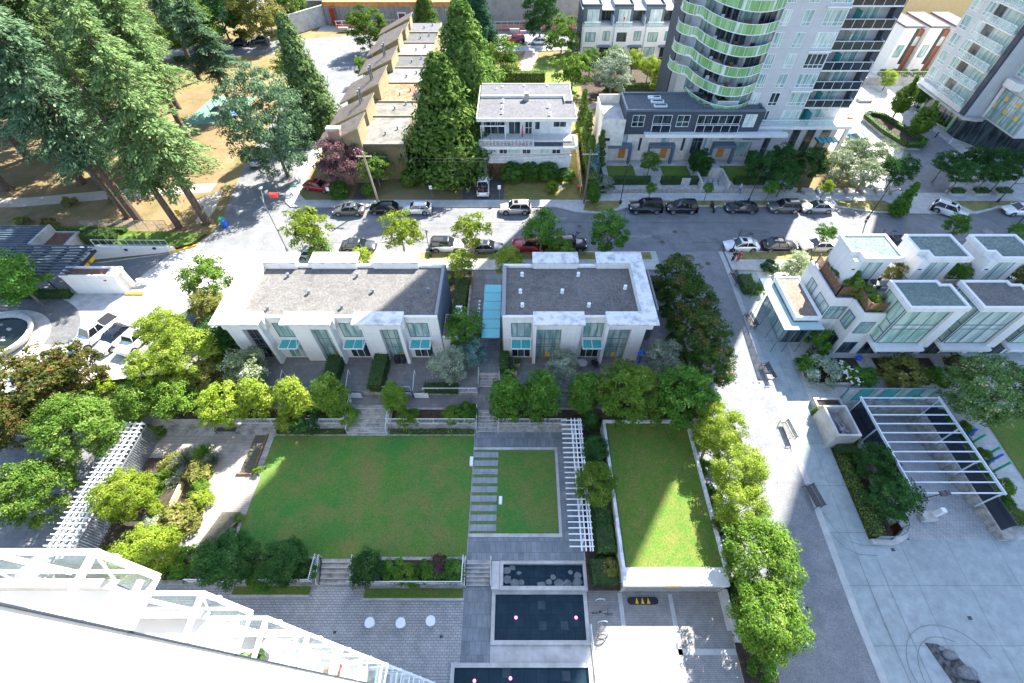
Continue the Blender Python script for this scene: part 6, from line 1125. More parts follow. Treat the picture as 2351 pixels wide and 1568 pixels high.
# lane side
for a in [('spiky','red',1556,640,52,3.6,-.1,'reddish green tree at the street end of the lane row'),('spiky','red',1592,705,56,3.6,-.1,'reddish green tree second in the lane row'),('spiky','red',1615,775,58,3.6,-.1,'reddish green tree third in the lane row'),('spiky','red',1640,838,50,3.4,-.3,'reddish green tree at the near end of the lane row'),
 ('fine','silver',1522,822,46,2.8,0,'silvery leaved tree at the corner of the right patio'),('fine','silver',1290,838,37,2.2,0,'silvery leaved small tree on the right patio'),('spiky','bright',1432,905,72,3.6,-.8,'light green spreading tree beside the pergola head'),('spiky','green',1572,905,72,3.8,-.5,'fresh green spreading tree above the upper lawn'),('round','yellow',1470,868,34,4.2,-.5,'yellow tipped bough tree among light green trees'),('airy','mid',1505,940,34,2.2,-.6,'small green tree between two spreading trees'),
 ('column','green',1167,918,52,2.8,-.8,'leafy upright tree left of pair beside the canopy steps'),('column','green',1245,910,54,3.4,-.8,'tallest leafy upright tree beside the canopy steps'),('column','green',1340,905,45,2.8,-.8,'leafy upright tree right of the silver patio tree'),
 ('column','dark',1357,968,23,1.8,-1.7,'small upright tree behind the pergola, farthest'),('round','dark',1362,1030,34,2.2,-1.7,'dark round tree behind the pergola'),('big','bright',1366,1112,50,3.2,-1.7,'bright round tree overlapping the middle of the pergola'),
 ('big','lime',1650,985,60,4.0,-1.6,'lime lane tree at the far corner of the upper lawn'),('big','lime',1692,1075,62,4.0,-1.9,'lime lane tree along the upper lawn wall'),('big','lime',1700,1165,60,4.0,-2.1,'lime lane tree at the near end of the lawn wall'),('big','bright',1745,1280,86,4.5,-2.4,'large lime tree right of the garage roof edge'),('big','bright',1765,1420,86,4.5,-2.5,'large lime tree nearest the sunny court'),
 # courtyard left
 ('fine','silver',1032,838,46,2.6,0,'silvery leaved tree on the left patio corner'),('spiky','green',1065,755,46,3.6,0,'green tree left of the turquoise canopy'),('fine','blue',1085,812,36,2.4,0,'blue spruce beside the canopy walkway'),
 ('column','bright',905,915,34,2.2,-.8,'slim bright upright tree right of the lawn steps'),('column','bright',758,912,46,2.8,-.8,'bright upright tree left of the lawn steps'),('column','lime',675,915,44,2.8,-.8,'upright lime tree in front of the long townhouses'),('column','lime',592,912,42,2.8,-.8,'upright lime tree left in the planter row'),('spiky','yellow',508,930,54,3.0,-.8,'yellow green tree at the left end of the railing'),
 ('fine','white',562,842,48,2.6,0,'white flowering tree at the left patio end'),('round','olive',478,862,42,2.2,-.2,'olive tinted tree behind the yellow green tree'),('round','bright',402,918,48,2.6,-.6,'fresh green tree by the side path'),('round','mid',318,915,50,2.4,-.5,'mid green tree left of the side path tree'),('big','lime',372,755,54,3.8,0,'lime tree beside the parked white cars'),('big','lime',430,815,66,3.6,0,'lime tree in front of the left townhouse corner'),('big','lime',352,845,52,3.4,-.2,'lime tree at the bottom of the parking bay'),('spiky','dark',505,775,48,2.6,0,'dark shrub-like tree in the shade of the left canopy'),('round','mid',470,640,54,4,0,'green tree at the street corner of the long townhouses'),('spiky','olive',478,705,38,3.2,0,'grey green pine left of the long townhouses'),
 ('spiky','maple',75,890,92,3.8,-.5,'red brown maple at the left edge'),('spiky','maple',165,845,60,4.2,-.5,'red brown maple by the drop-off circle'),('big','mid',175,985,82,3.8,-.6,'mid green tree left of the pergola head'),('big','mid',75,1125,82,3.8,-2,'mid green tree left of the long slatted pergola'),('round','green',30,640,62,4.2,0,'green tree beside the dark louvre roof'),('round','maple',20,975,60,3.5,-.6,'dark maple cut by the left picture edge'),
 ('big','yellow',282,1135,62,2.8,-1.4,'yellow green tree in the raised deck bed'),('big','yellow',335,1270,68,2.6,-1.7,'yellow green tree by the white tower'),('big','dark',523,1283,66,2.6,-1.5,'dark green tree in the lower left planter'),('big','dark',650,1290,54,2.4,-1.5,'dark green tree next to the plaza steps'),('round','dark',835,1305,40,1.9,-1.4,'dark round tree right of the plaza steps'),
 ('big','pinktip',2270,895,82,3.6,-1.0,'large pink tipped tree at the right edge'),('spiky','dark',2010,1060,44,2.0,-2.0,'dark shrubby pine beside the parking ramp, upper'),('spiky','dark',2048,1140,54,2.2,-2.2,'dark shrubby pine beside the parking ramp, lower'),
 ('airy','green',1895,535,24,3.2,.1,'slender street tree beside the white rowhouse'),('round','green',2200,515,26,4,.1,'dark street tree behind the rowhouse roofs'),('round','green',2345,530,24,4,.1,'dark street tree at the right edge beyond roofs'),('airy','white',1825,610,34,1.9,0,'pale leaved small tree behind the glass lobby'),
 ('round','mid',1140,10,0.1,3,0,'x')][:-1]:
    T(*a[:8],*(a[8:]))
# back of park and hedge trees
for x,y,rp,hc,l,lf in [(500,30,70,6,'broad dark tree beyond the upper road, left','dark'),(590,35,60,6,'golden topped tree beyond the upper road','olive'),(430,60,60,6,'leafy tree beyond the upper road behind parked cars','mid'),(330,60,70,7,'tree mass tree beyond the upper road, centre left','mid'),(230,70,70,7,'tree mass tree beyond the upper road, left part','dark'),(120,80,80,7,'tree mass tree beyond the upper road, far left','mid'),(10,90,80,7,'tree at far left beyond the upper road','dark'),(660,10,40,5,'green tree right of the golden topped tree','mid'),(1390,5,30,5,'dark tree behind the far townhouses, left','dark'),(1560,5,26,5,'dark tree behind the far townhouses, right','dark')]:
    T('big',lf,x,y,rp,hc,0,l)
# --- hedges
hedge('clipped hedge between the first and second left patio',-20.4,-18.9,26.4,30.0,0,1.35); hedge('clipped hedge between the second and third left patio',-15.5,-14.0,26.0,30.1,0,1.4); hedge('low square hedge in front of the first clipped hedge',-19.6,-17.9,25.2,26.6,-.85,.3); hedge('clipped hedge right of the second patio steps',-13.8,-11.9,25.2,26.6,-.85,.3)
hedge('long clipped hedge beside the canopy walkway',-2.0,-1.0,28.1,31.9,0,1.3); hedge('short hedge below the blue spruce',-9.8,-6.2,25.9,26.8,-.2,.7)
hedge('low grassy hedge along the lawn, left of the steps',-24.6,-17.5,22.0,22.5,-1.7,-1.35,'bright'); hedge('low grassy hedge along the lawn, right of the steps',-13.1,-4.5,22.0,22.5,-1.7,-1.35,'bright')
hedge('long dark hedge between the pergola and the white wall',6.6,8.2,10.5,21.0,-1.7,-.4); hedge('dark square hedge beside the small pool',6.0,8.2,8.2,10.2,-1.7,-.9); 
hedge('clipped hedge before the first orange door garden',14.3,20.6,64.1,65.1,.5,1.6); hedge('clipped hedge before the second orange door garden',22.3,28.2,64.1,65.1,.5,1.6); hedge('clipped hedge before the third orange door garden',33.7,38.5,64.1,65.1,.5,1.6); hedge('tall dark hedge between second and third orange doors',28.2,30.2,66.5,71.3,.5,2.6); hedge('dark hedge right of the third garden lawn',37.4,38.8,66.5,71,.5,2.6)
hedge('pointed cedar hedge behind the white house',-6.0,5.5,101.8,103.2,0,2.8,'bright',30,.3); hedge('sunlit tall hedge beside the wooden fence',10.6,12.0,62.5,79,0,2.6,'lime',30,.22); hedge('green hedge strip behind the small court trees',18,34,100.2,101.4,0,1.2,'bright',20,.25)
hedge('lime hedge along the ramp shrub bed',31.05,31.95,12.2,19.6,-2.2,-1.1,'lime'); hedge('clipped hedge behind the concrete enclosure',30.4,33.2,24.05,24.5,-1.5,-.1,'bright'); hedge('clipped hedge in front of the concrete enclosure',31.1,33.1,19.6,20.5,-1.7,-.7,'hedge'); hedge('clipped hedge between enclosure and ramp glass',32.9,33.4,20.6,24.4,-1.6,-.2,'bright'); hedge('narrow hedge on the right of the ramp wall',43.7,44.9,13,23,-1.8,-1.0,'bright')
hedge('clipped block hedge at the step end of left lower planter',-20.2,-17.2,8.75,10.1,-1.5,-.55,'hedge'); hedge('clipped block hedge at the step end of right lower planter',-13.5,-11.4,8.6,10.1,-1.5,-.5,'blue'); hedge('clipped block hedge at the pool end of right lower planter',-6.8,-4.9,8.6,10.1,-1.5,-.65,'green')
for i in range(16): shrub(['olive','bright','silver','green','yellow'][i%5],-35.6+6*((i*0.37)%1),11+7.6*((i*0.61)%1),-1.68,.5+.3*((i*.71)%1),.75,'low mixed plant filling the deck garden bed',group='low plants in the deck garden bed')
hedge('clipped hedge behind the annex of the long townhouses',-7.7,-6.2,36.2,42.0,0,1.5,'bright'); hedge('dark clipped hedge by the glass lobby corner',28.0,29.6,40.6,43.4,-.2,.8,'green')
hedge('grass topped hedge behind the left white hut',-64,-55.2,39.6,40.5,0,1.0); hedge('dark hedge at the louvre roof planter',-59,-55.5,49.5,51.5,.2,2.0,'green')
hedge('low hedge between small lawn panel and the park',-66,-55,52.2,53,.2,1.0,'green'); hedge('upper road hedge at the park edge',-79,-66,116.2,117.2,0,.9,'bright',20,.3)
# kerbed island by the right tower
isl=[(65.2,87.2),(66.5,88.5),(68.5,87.5),(70.2,81),(71.0,77.4),(69.6,75.8),(67,76.0),(65.6,81)]
slab('island',isl,-.1,.55,CONCP,mt=DIRT)
for i,(p,q) in enumerate(zip(isl,isl[1:]+isl[:1])):
    L=math.dist(p,q); c=((p[0]+q[0])/2*.97+68*.03,(p[1]+q[1])/2*.97+81.5*.03); a=math.atan2(q[1]-p[1],q[0]-p[0]); hedge('clipped hedge round the kerbed island by the right tower',c[0]-L/2,c[0]+L/2,c[1]-.45,c[1]+.45,.5,1.2,'green',24,.25,ang=a)['group']='hedge lengths round the kerbed island'
# --- shrubs
S=shrubp
for a in [('green',778,442,21,0,'large round shrub in front of the red parked car'),('bright',942,413,20,0,'round light shrub below the olive wall'),('bright',847,440,15,0,'upright small shrub right of the wooden pole'),('green',968,378,24,0,'round dark shrub at the corner of the olive wall'),('green',1175,402,24,0,'clipped round shrub, leftmost before the white house'),('green',1218,398,22,0,'clipped round shrub, second before the white house'),('green',1258,398,23,0,'clipped round shrub, third before the white house'),('yellow',1268,432,14,0,'small golden ball shrub on the white house lawn')]: S(*a,kind='ball',rz=.95)
for a in [('green',1300,400,20,0,'loose dark shrub at the right end of the white house front'),('silver',1385,420,24,.2,'grey green shrub beside the utility pole'),('dark',1130,0,0.1,0,'')][:-1]: S(*a)
for a in [('green',1862,835,30,-1.0,'round green shrub at the rowhouse bed corner'),('green',1875,790,28,-.9,'tall conical shrub by the lobby corner',1.5),('silver',1890,850,38,-1.0,'pale grey green shrub in the rowhouse bed'),('green',1985,862,26,-1.1,'round clipped green shrub right of white flowers'),('olive',2078,855,46,-1.1,'golden brown rounded shrub in the rowhouse bed'),('green',2150,868,30,-1.1,'round green shrub right of the golden shrub'),('olive',2215,840,34,-1.1,'brown green shrub beside the pink tipped tree'),('green',1735,660,20,-.5,'low shrub at the lobby hedge end'),('dark',1770,610,18,0,'dark round shrub left of the pale small tree'),
 ('bright',345,990,26,-1.7,'round bright shrub at the pergola head'),('bright',455,1120,22,-1.6,'square clipped shrub pair in the deck bed'),('yellow',460,1148,24,-1.6,'golden shrub in the deck bed'),('olive',405,1195,42,-1.6,'lavender mound shrub in the deck bed'),('olive',450,1085,30,-1.6,'rusty mound shrub in the deck bed'),('olive',390,1060,26,-1.6,'orange flowered mound in the deck bed'),('silver',415,1215,16,-1.7,'grey grassy shrub at the deck corner'),('bright',590,1078,11,-1.5,'small square planter shrub on the lawn edge, upper'),('bright',548,1188,11,-1.5,'small square planter shrub on the lawn edge, lower'),
 ('yellow',660,960,30,-.8,'golden shrub below the upright lime tree'),('dark',700,960,34,-.8,'dark shrub between upright lime trees'),('bright',800,955,22,-.8,'bright shrub in the planter beside lawn steps'),('bright',935,955,26,-.8,'leafy shrub right of the slim upright tree'),('bright',1035,950,22,-.8,'leafy shrub left in the planter end bed'),('green',1070,945,24,-.8,'leafy shrub at the canopy end of the planter'),('yellow',232,880,24,-.4,'golden shrub beside the parking kerb'),
 ('green',900,1305,26,-1.4,'leafy shrub in the lower right planter, left'),('bright',930,1318,24,-1.4,'bright shrub in the lower right planter, centre'),('green',975,1310,24,-1.4,'leafy shrub in the lower right planter, right of centre'),('bright',950,1338,14,-1.4,'small bright shrub at the planter rail'),('plum',1005,1298,22,-1.4,'brown feathery shrub in the lower right planter'),('green',1042,1312,24,-1.4,'leafy shrub at the right end of lower planter'),('green',600,1325,30,-1.4,'low shrub under the dark trees at lower left'),('green',710,1310,18,-1.4,'low shrub at the plaza step railing'),('green',420,1290,38,-1.6,'green shrub between yellow tree and dark tree'),
 ('dark',1385,1200,28,-1.7,'dark shrub behind the near end of the pergola'),('olive',1400,1305,22,-1.6,'yellow green shrub beside the white wall end'),('red',1620,1010,26,-.1,'reddish groundcover shrub on the upper lawn corner'),('red',1655,1200,20,-.1,'reddish groundcover shrub at the lane side lawn edge'),
 ('bright',1905,620,14,5.3,'')][:-1]: S(*a[:6],**({'rz':a[6]} if len(a)>6 else {}))
# roof terrace planting on the corner rowhouse
for x,y,R_s,lf,l in [(34.9,39.2,.8,'silver','grey green terrace shrub at the back of the corner roof'),(35.2,38.0,.9,'mid','leafy terrace shrub second from the back'),(35.3,36.7,1.0,'mid','leafy terrace shrub in the middle of the corner roof'),(35.4,35.5,.9,'bright','bright terrace shrub at the wooden corner'),(36.5,34.2,.8,'bright','bright terrace shrub behind the front fence'),(36.6,33.1,.75,'bright','trailing bright terrace shrub at the parapet'),(37.3,33.6,.8,'silver','pale terrace shrub by the glazed bay')]: shrub(lf,x+.35,y,5.3,R_s*1.35,1.15,l)
for x,y,lf,l in [(40.9,37.2,'olive','golden terrace bush between first and second penthouses'),(47.8,37.2,'green','green terrace bush between second and third penthouses'),(54.3,36.8,'olive','brownish terrace bush beyond the third penthouse')]: shrub(lf,x,y,5.4,1.25,1.1,l,kind='round')
# hydrangeas
def flowers(label,cx,cy,rpx,z):
    P=at(cx,cy,z); R=rpx*depth(P)/F_; r=shrub('bright',P[0],P[1],z,R,.8,label,name='flowering_shrub',cat='flowering shrub'); b=MB(); f=random.Random(int(cx))
    for i in range(34): a=f.random()*6.28; e=math.sqrt(f.random()); b.ell((P[0]+R*e*math.cos(a),P[1]+R*e*math.sin(a),z+R*.8*(.35+.75*math.sqrt(max(0,1-e*e*.8)))),.13,.13,.1,0,6,4)
    b.build('blooms',mat('white_blooms',(.78,.78,.72),var=.05),r,kind='stuff')
flowers('white hydrangea bush left in the rowhouse bed',1925,850,20,-1.0); flowers('white hydrangea bush beside the round clipped shrub',1955,872,22,-1.1); flowers('white hydrangea bush right of the golden brown shrub',2115,868,22,-1.1); flowers('white hydrangea bush by the golden brown shrub, left side',2040,868,12,-1.1)
for i,a in enumerate([(425,1065,30),(470,1050,28),(490,1062,24),(395,1095,26),(430,1095,24),(355,1115,26),(405,1110,20),(380,1120,20)]): tuft(['tall grass tuft at the back of deck bed, left','tall grass tuft at the back of deck bed, centre','pale fountain grass at the timber walk edge','grass tuft at the left of the deck bed','grass tuft in the middle of the deck bed','large green grass tuft beside the yellow tree','small grass tuft before the clipped shrubs','small grass tuft by the raised bed corner'][i],*a,-1.7,'bright' if i%2 else 'silver')
# podium front gardens: three lawns with walls, and bike alcove
for i,(x0,x1) in enumerate(((14.4,18.8),(23.2,27.6),(33.0,37.1))): slab('garden_lawn',rect(x0,x1,65.2,69.8),0,.52,CONCP,mt=LAWNG)
slab('garden_base',rect(13.6,43,63.0,71.6),-.1,.5,CONCP)
wallthing('garden_wall','long low stone faced garden wall beside the north pavement',[(13.6,28.0,62.65,63.1,0,.75),(32.2,43,62.65,63.1,0,.75)],m=mat('stone_wall',(.34,.32,.29),var=.35,scale=3,bump=.4,bscale=6))
wallthing('bike_alcove','concrete bicycle alcove cut into the front gardens',[(28.0,28.3,62.7,67,.0,1.7),(32.1,32.4,62.7,67,.0,1.7),(28.3,32.1,66.8,67.1,0,1.7)],m=CONCP)
wallthing('sign_panel','pale grey upright panel with small red marks between hedges',[(25.3,26.6,63.9,64.05,.5,1.75)],m=CONCP,cat='panel')
for i in range(7):
    x=44+2.2*i+(0 if i<4 else .2); wallthing('planting_box','small slanted planter box in the row under the pale clump trees' ,[(x,x+1.6,61.9,63.3,.1,.55)],m=CONCP,cat='planter')['group']='planter boxes along the right pavement'
for i,x in enumerate((66.3,70.0,73.5)): wallthing('planting_box','low planter box with hedge top in the row by the glass lobby',[(x,x+2.2,61.6,63.0,.1,.55)],m=CONCP,cat='planter')['group']='planter boxes before the right tower'; hedge('small hedge filling a planter box by the glass lobby',x+.1,x+2.1,61.7,62.9,.5,1.0,'green',24,.22)['group']='hedges in planter boxes before the right tower'
r=thing('timber_fence','tall tan timber fence right of the white house','fence',(9.6,62,0)); b=MB(); b.add([(9.5,61.6,0),(9.62,61.6,0),(10.2,78,0),(10.08,78,0),(9.5,61.6,1.8),(9.62,61.6,1.8),(10.2,78,1.8),(10.08,78,1.8)],[(3,2,1,0),(4,5,6,7),(0,1,5,4),(1,2,6,5),(2,3,7,6),(3,0,4,7)]); b.build('boards',TIMB,r); b=MB(); [b.box(9.44+.035*(i*2.3),9.66+.035*(i*2.3),61.6+2.3*i,61.72+2.3*i,0,1.95) for i in range(8)]; b.build('fence_posts',TIMB,r)
# lobby planter
slab('planter_strip',[(76.3,90),(77.3,90),(79.6,83.2),(78.2,83.2)],0,.5,CONCP,mt=DIRT)
for i in range(5): shrub('bright' if i%2 else 'green',77.2+.35*i,88.8-1.3*i,.5,.75,.9,'low shrub in the wedge planter by the right tower lobby',group='shrubs in the lobby wedge planter')
for i in range(5): shrub('lime',76.8+2.2*i,104.6,1.2,1.1,.9,'sunny shrub above the concrete wall between the towers',group='shrubs above the wall between towers')
for i in range(12): x=-30+1.05*i*2; shrub(['bright','green','lime'][i%3],min(x,-9.2),41.2+.9*(i%3),0,.8,.9,'shrub in the street side bed behind the long townhouses',group='shrubs behind the long townhouses')
for i in range(7): shrub(['bright','green'][i%2],-.6+2*i,41.4+.8*(i%2),0,.8,.9,'shrub in the street side bed behind the right townhouses',group='shrubs behind the right townhouses')
for i in range(8): shrub(['dark','green'][i%2],17.6+.5*(i%2),42-2.3*i,-.4,1.1,.9,'dark undergrowth shrub beneath the reddish lane trees',group='undergrowth beneath the lane trees')
for i in range(9): shrub(['dark','green','dark'][i%3],17.8+.5*(i%2),21-2.6*i,-2.4,1.1,.9,'dark undergrowth shrub beneath the lime lane trees',group='undergrowth beneath the lime lane trees')
for i in range(9): shrub(['green','dark'][i%2],-50-3*(i%4),28.2-1.6*(i//2),-.5,1.3,.9,'undergrowth shrub beneath the red brown maples',group='undergrowth beneath the maples')
for i in range(9): shrub(['green','mid','dark'][i%3],-33.5+1.2*(i%3),38-1.7*i if i<6 else 25,-.2,1.2,.9,'undergrowth shrub beneath the lime trees by the parking',group='undergrowth by the parking')
for i in range(8): shrub(['green','bright'][i%2],29.6+1.5*i if i<0 else 44.2+1.1*(i%2),24-1.5*i,-1.8,.9,.9,'shrub on the bank right of the parking ramp',group='shrubs right of the ramp')
for i in range(6): shrub(['green','dark'][i%2],9.5+1.5*i,24.0,-.2,1.0,.9,'undergrowth shrub behind the upper lawn wall',group='undergrowth behind the upper lawn')
for i,(x,y) in enumerate([(55,592),(130,640),(160,1020),(360,560)]): P=at([120,60,270,165][i],[520,515,460,470][i],0); shrub('olive',P[0],P[1],0,1.1,.9,'scrubby bush on the dry park ground',group='scrubby bushes in the park')
# ================= VEHICLES
def paint(name,col,metal=.25): return mat('paint_'+name,col,rough=.25,var=0,metal=metal,spec=.5,coat=.6)
CARGL=glass('car_glass',(.012,.016,.02),rough=.04,spec=.7); LENS=glass('lamp_lens',(.75,.75,.72),rough=.1); REDL=mat('tail_lens',(.45,.02,.02),rough=.2,var=0); RIM=mat('alloy',(.45,.46,.47),rough=.3,metal=.8,var=0); TRIM=mat('black_trim',(.025,.025,.028),rough=.5,var=0)
# side profiles: (x, top of lower body) front at +x
SH_={'sedan':dict(L=4.7,W=1.82,belt=.93,hood=.82,trunk=.95,roof=1.43,a=(1.0,.25,-1.05,-1.75),g=.17),
 'suv':dict(L=4.65,W=1.88,belt=1.08,hood=1.0,trunk=1.08,roof=1.68,a=(1.05,.35,-1.75,-2.2),g=.22),
 'bigsuv':dict(L=4.95,W=1.95,belt=1.15,hood=1.1,trunk=1.15,roof=1.82,a=(1.0,.45,-2.05,-2.4),g=.25),
 'hatch':dict(L=4.3,W=1.8,belt=1.0,hood=.92,trunk=1.02,roof=1.55,a=(1.0,.25,-1.4,-2.0),g=.19),
 'coupe':dict(L=4.8,W=1.9,belt=.9,hood=.84,trunk=.95,roof=1.32,a=(.85,.0,-.9,-2.0),g=.15),
 'van':dict(L=5.0,W=1.95,belt=1.08,hood=1.0,trunk=1.1,roof=1.78,a=(1.5,.75,-2.1,-2.42),g=.2),
 'pickup':dict(L=5.5,W=1.95,belt=1.1,hood=1.08,trunk=1.08,roof=1.82,a=(1.0,.4,-.75,-.95),g=.3),
 'jeep':dict(L=4.2,W=1.8,belt=1.15,hood=1.08,trunk=1.15,roof=1.72,a=(.6,.3,-1.85,-2.0),g=.3)}
def loft(secs,closed=True):
    b=MB(); n=len(secs[0]); vs=[p for s in secs for p in s]; fs=[]
    for j in range(len(secs)-1):
        for i in range(n): fs.append((j*n+i,j*n+(i+1)%n,(j+1)*n+(i+1)%n,(j+1)*n+i))
    fs.append(tuple(range(n-1,-1,-1))); k=(len(secs)-1)*n; fs.append(tuple(range(k,k+n))); return b.add(vs,fs)
CARS={}
def car(kind,pn,pc,loc,rz,label,group=None,roofc=None,metal=.25,cat='car',name='parked_car'):
    key=(kind,pn,str(roofc))
    if key in CARS: return copy_tree(CARS[key],None,loc,rz,label,group)
    s=SH_[kind]; L,W=s['L'],s['W']; r=thing(name,label,cat,(0,0,0),group); pm=paint(pn,pc,metal); h=L/2; g=s['g']; belt=s['belt']
    a0,a1,a2,a3=s['a']
    # body sections along x
    st=[(-h,.80,g+.22,s['trunk']-.22),(-h+.12,.93,g+.05,s['trunk']-.06),(-h+.5,1,g,s['trunk']),(a3,1,g,belt+.0),(0,1,g,belt),(a0,1,g,belt-.02),(h-.7,.99,g,s['hood']-.02),(h-.25,.93,g+.03,s['hood']-.12),(h-.05,.80,g+.14,s['hood']-.26),(h,.70,g+.2,s['hood']-.36)]
    secs=[]
    for x,w_,zb,zt2 in st:
        y=W/2*w_; m=zb+(zt2-zb)*.55; secs.append([(x,-y*.92,zb),(x,-y,zb+.1),(x,-y,m),(x,-y*.95,zt2-.05),(x,-y*.86,zt2),(x,0,zt2+.03),(x,y*.86,zt2),(x,y*.95,zt2-.05),(x,y,m),(x,y,zb+.1),(x,y*.92,zb)])
    loft(secs).build('body',pm,r,smooth=True)
    yb,yt=W/2*.88,W/2*.70; zb,zt2=belt-.02,s['roof']
    B=lambda x,y,z:(x,y,z)
    MB().quad((a0,-yb,zb),(a0,yb,zb),(a1,yt,zt2),(a1,-yt,zt2)).build('windscreen',CARGL,r)
    MB().quad((a3,yb,zb),(a3,-yb,zb),(a2,-yt,zt2),(a2,yt,zt2)).build('rear_window',CARGL,r)
    for sg in (-1,1):
        q=[(a0-.06,sg*yb,zb),(a3+.06,sg*yb,zb),(a2,sg*yt,zt2-.03),(a1,sg*yt,zt2-.03)]; MB().quad(*(q if sg>0 else q[::-1])).build('side_window',CARGL,r)
    rt=MB(); e=.02
    secs=[[(x,-yt*k-.02,zt2-.05),(x,-yt*k*.9,zt2+.02),(x,0,zt2+.05),(x,yt*k*.9,zt2+.02),(x,yt*k+.02,zt2-.05)] for x,k in ((a1+.1,.96),(a1-.1,1.0),((a1+a2)/2,1.02),(a2+.05,1.0),(a2-.12,.95))]
    ro=loft(secs)
    for sg in (-1,1):
        for p,q in (((a0,sg*yb,zb),(a1,sg*yt,zt2)),((a3,sg*yb,zb),(a2,sg*yt,zt2)),(((a0+a3)/2-.1,sg*yb*1.0,zb),((a1+a2)/2-.1,sg*yt,zt2))): ro.tube(p,q,.045,0,5)
    if kind in ('bigsuv','van','suv'):
        for sg in (-1,1): ro.tube((a1-.2,sg*yt*.85,zt2+.09),(a2+.1,sg*yt*.85,zt2+.09),.025,0,4)
    ro.build('roof',roofc or pm,r,smooth=True)
    if kind in ('sedan','suv','coupe') and pn!='navy': MB().box(a1-.75,a1-.15,-yt*.55,yt*.55,zt2+.035,zt2+.062).build('sunroof',CARGL,r)
    for x in (h-.95,-h+.95):
        for sg in (-1,1):
            wr=.34 if kind in ('sedan','coupe','hatch') else .38; y=sg*(W/2-.1); b=MB(); b.tube((x,y-.12,wr),(x,y+.12,wr),wr,0,14); o=b.build('wheel',RUBBER,r,smooth=False); b=MB(); b.tube((x,y+sg*.121,wr),(x,y+sg*.13,wr),wr*.66,0,10); b.build('rim',RIM,o)
            b=MB(); b.tube((x,sg*(W/2-.02),wr+.02),(x,sg*(W/2+.006),wr+.02),wr+.07,0,14); b.build('wheel_arch',TRIM,r)
    for sg in (-1,1):
        b=MB(); b.ell((h-.2,sg*W/2*.68,s['hood']-.2),.16,.2,.07,0,8,4); b.build('headlight',LENS,r); b=MB(); b.box(-h-.0,-h+.14,sg*W*.34-.16,sg*W*.34+.16,s['trunk']-.3,s['trunk']-.14); b.build('tail_light',REDL,r)
        b=MB(); b.ell((a0-.18,sg*(W/2+.06),belt+.06),.09,.11,.07,0,6,4); b.build('mirror',pm,r)
    b=MB(); b.box(h-.05,h+.01,-W*.27,W*.27,g+.2,g+.36); b.build('grille',TRIM,r)
    if kind=='pickup':
        b=MB(); b.box(-h+.12,-1.05,-W*.40,W*.40,1.085,1.14,0); b.build('bed_cover',TRIM,r)
    CARS[key]=r; r.location=loc; r.rotation_euler=(0,0,rz); return r
PI=math.pi
PK='cars parked along the kerb'
def pcar(kind,pn,pc,cx,cy,deg,label,z=-.03,group=PK,**k):
    P=at(cx,cy,z+.7); return car(kind,pn,pc,(P[0],P[1],z),R_(deg),label,group,**k)
WH=(.78,.78,.77); BK=(.012,.013,.016); GR=(.12,.125,.13); SV=(.42,.42,.41)
pcar('sedan','grey',GR,800,480,180,'grey sedan parked leftmost on the far side of the street'); pcar('hatch','black',BK,880,477,180,'black hatchback parked beside the wooden pole'); pcar('hatch','white',WH,957,477,180,'white crossover parked right of the wooden pole')
pcar('suv','champagne',(.50,.46,.40),1183,477,180,'champagne suv parked below the white house'); pcar('bigsuv','black',BK,1482,475,180,'boxy black suv with roof rails, far side'); pcar('suv','black',BK,1565,475,180,'black crossover left of the motorcycle'); pcar('coupe','navy',(.014,.02,.04),1702,474,180,'dark navy low coupe on the far side'); pcar('suv','grey',GR,1800,474,180,'dark grey crossover beside the navy coupe'); pcar('sedan','silver',SV,1876,474,180,'silver sedan at the right end of the far row',metal=.6)
pcar('sedan','charcoal',(.05,.055,.06),823,562,0,'charcoal sedan on the near side between lime trees'); pcar('sedan','silver',SV,722,580,0,'sedan hidden under the left lime street tree',metal=.6); pcar('suv','white',WH,1025,562,0,'white crossover with dark roof on the near side',roofc=TRIM); pcar('sedan','grey',GR,1118,566,0,'grey sedan nose under the lime tree, near side'); pcar('bigsuv','red',(.33,.015,.02),1216,562,180,'red suv half hidden by a dark green street tree'); pcar('bigsuv','midnight',(.012,.016,.025),1305,560,0,'dark suv between two green street trees')
pcar('sedan','white',WH,1702,561,180,'white sedan by the lane corner lamp'); pcar('sedan','black',BK,1790,561,0,'black sedan behind the white sedan'); pcar('sedan','champagne',(.50,.46,.40),1878,562,180,'beige sedan in the strip of sun'); pcar('sedan','midnight',(.012,.016,.025),2062,556,0,'dark sedan behind the rowhouse roofs')
pcar('suv','white',WH,2180,482,-42,'white suv turning out of the tower drive',group=None,name='car'); pcar('hatch','white',WH,2340,480,180,'white car at the right picture edge'); pcar('suv','white',WH,2225,362,150,'white car behind the lobby row trees',group=None); pcar('hatch','teal',(.03,.20,.28),1968,318,90,'small teal car under the pale clump',group=None)
pcar('suv','red',(.33,.015,.02),1183,90,180,'red minivan on the upper road'); pcar('sedan','white',WH,1236,94,180,'white sedan under the tall dark tree'); pcar('sedan','silver',SV,1128,95,180,'pale car by the dark conifer, upper road',metal=.6)
for x,y,pn,pc,l in [(355,100,'silver',SV,'silver car leftmost on the upper road'),(388,102,'white',WH,'white car second on the upper road'),(422,97,'grey',GR,'dark car third on the upper road'),(548,97,'midnight',(.012,.016,.025),'blue black car behind the branchy fir'),(597,90,'grey',GR,'grey car nearest the leaning pole on the upper road')]: pcar('sedan',pn,pc,x,y,190,l,metal=.6 if pn=='silver' else .25)
pcar('sedan','silver',SV,590,362,95,'pale blue car parked on the side street',metal=.6); pcar('sedan','red',(.33,.015,.02),730,425,-15,'dark red car under the purple plum tree',group=None,z=-.01)
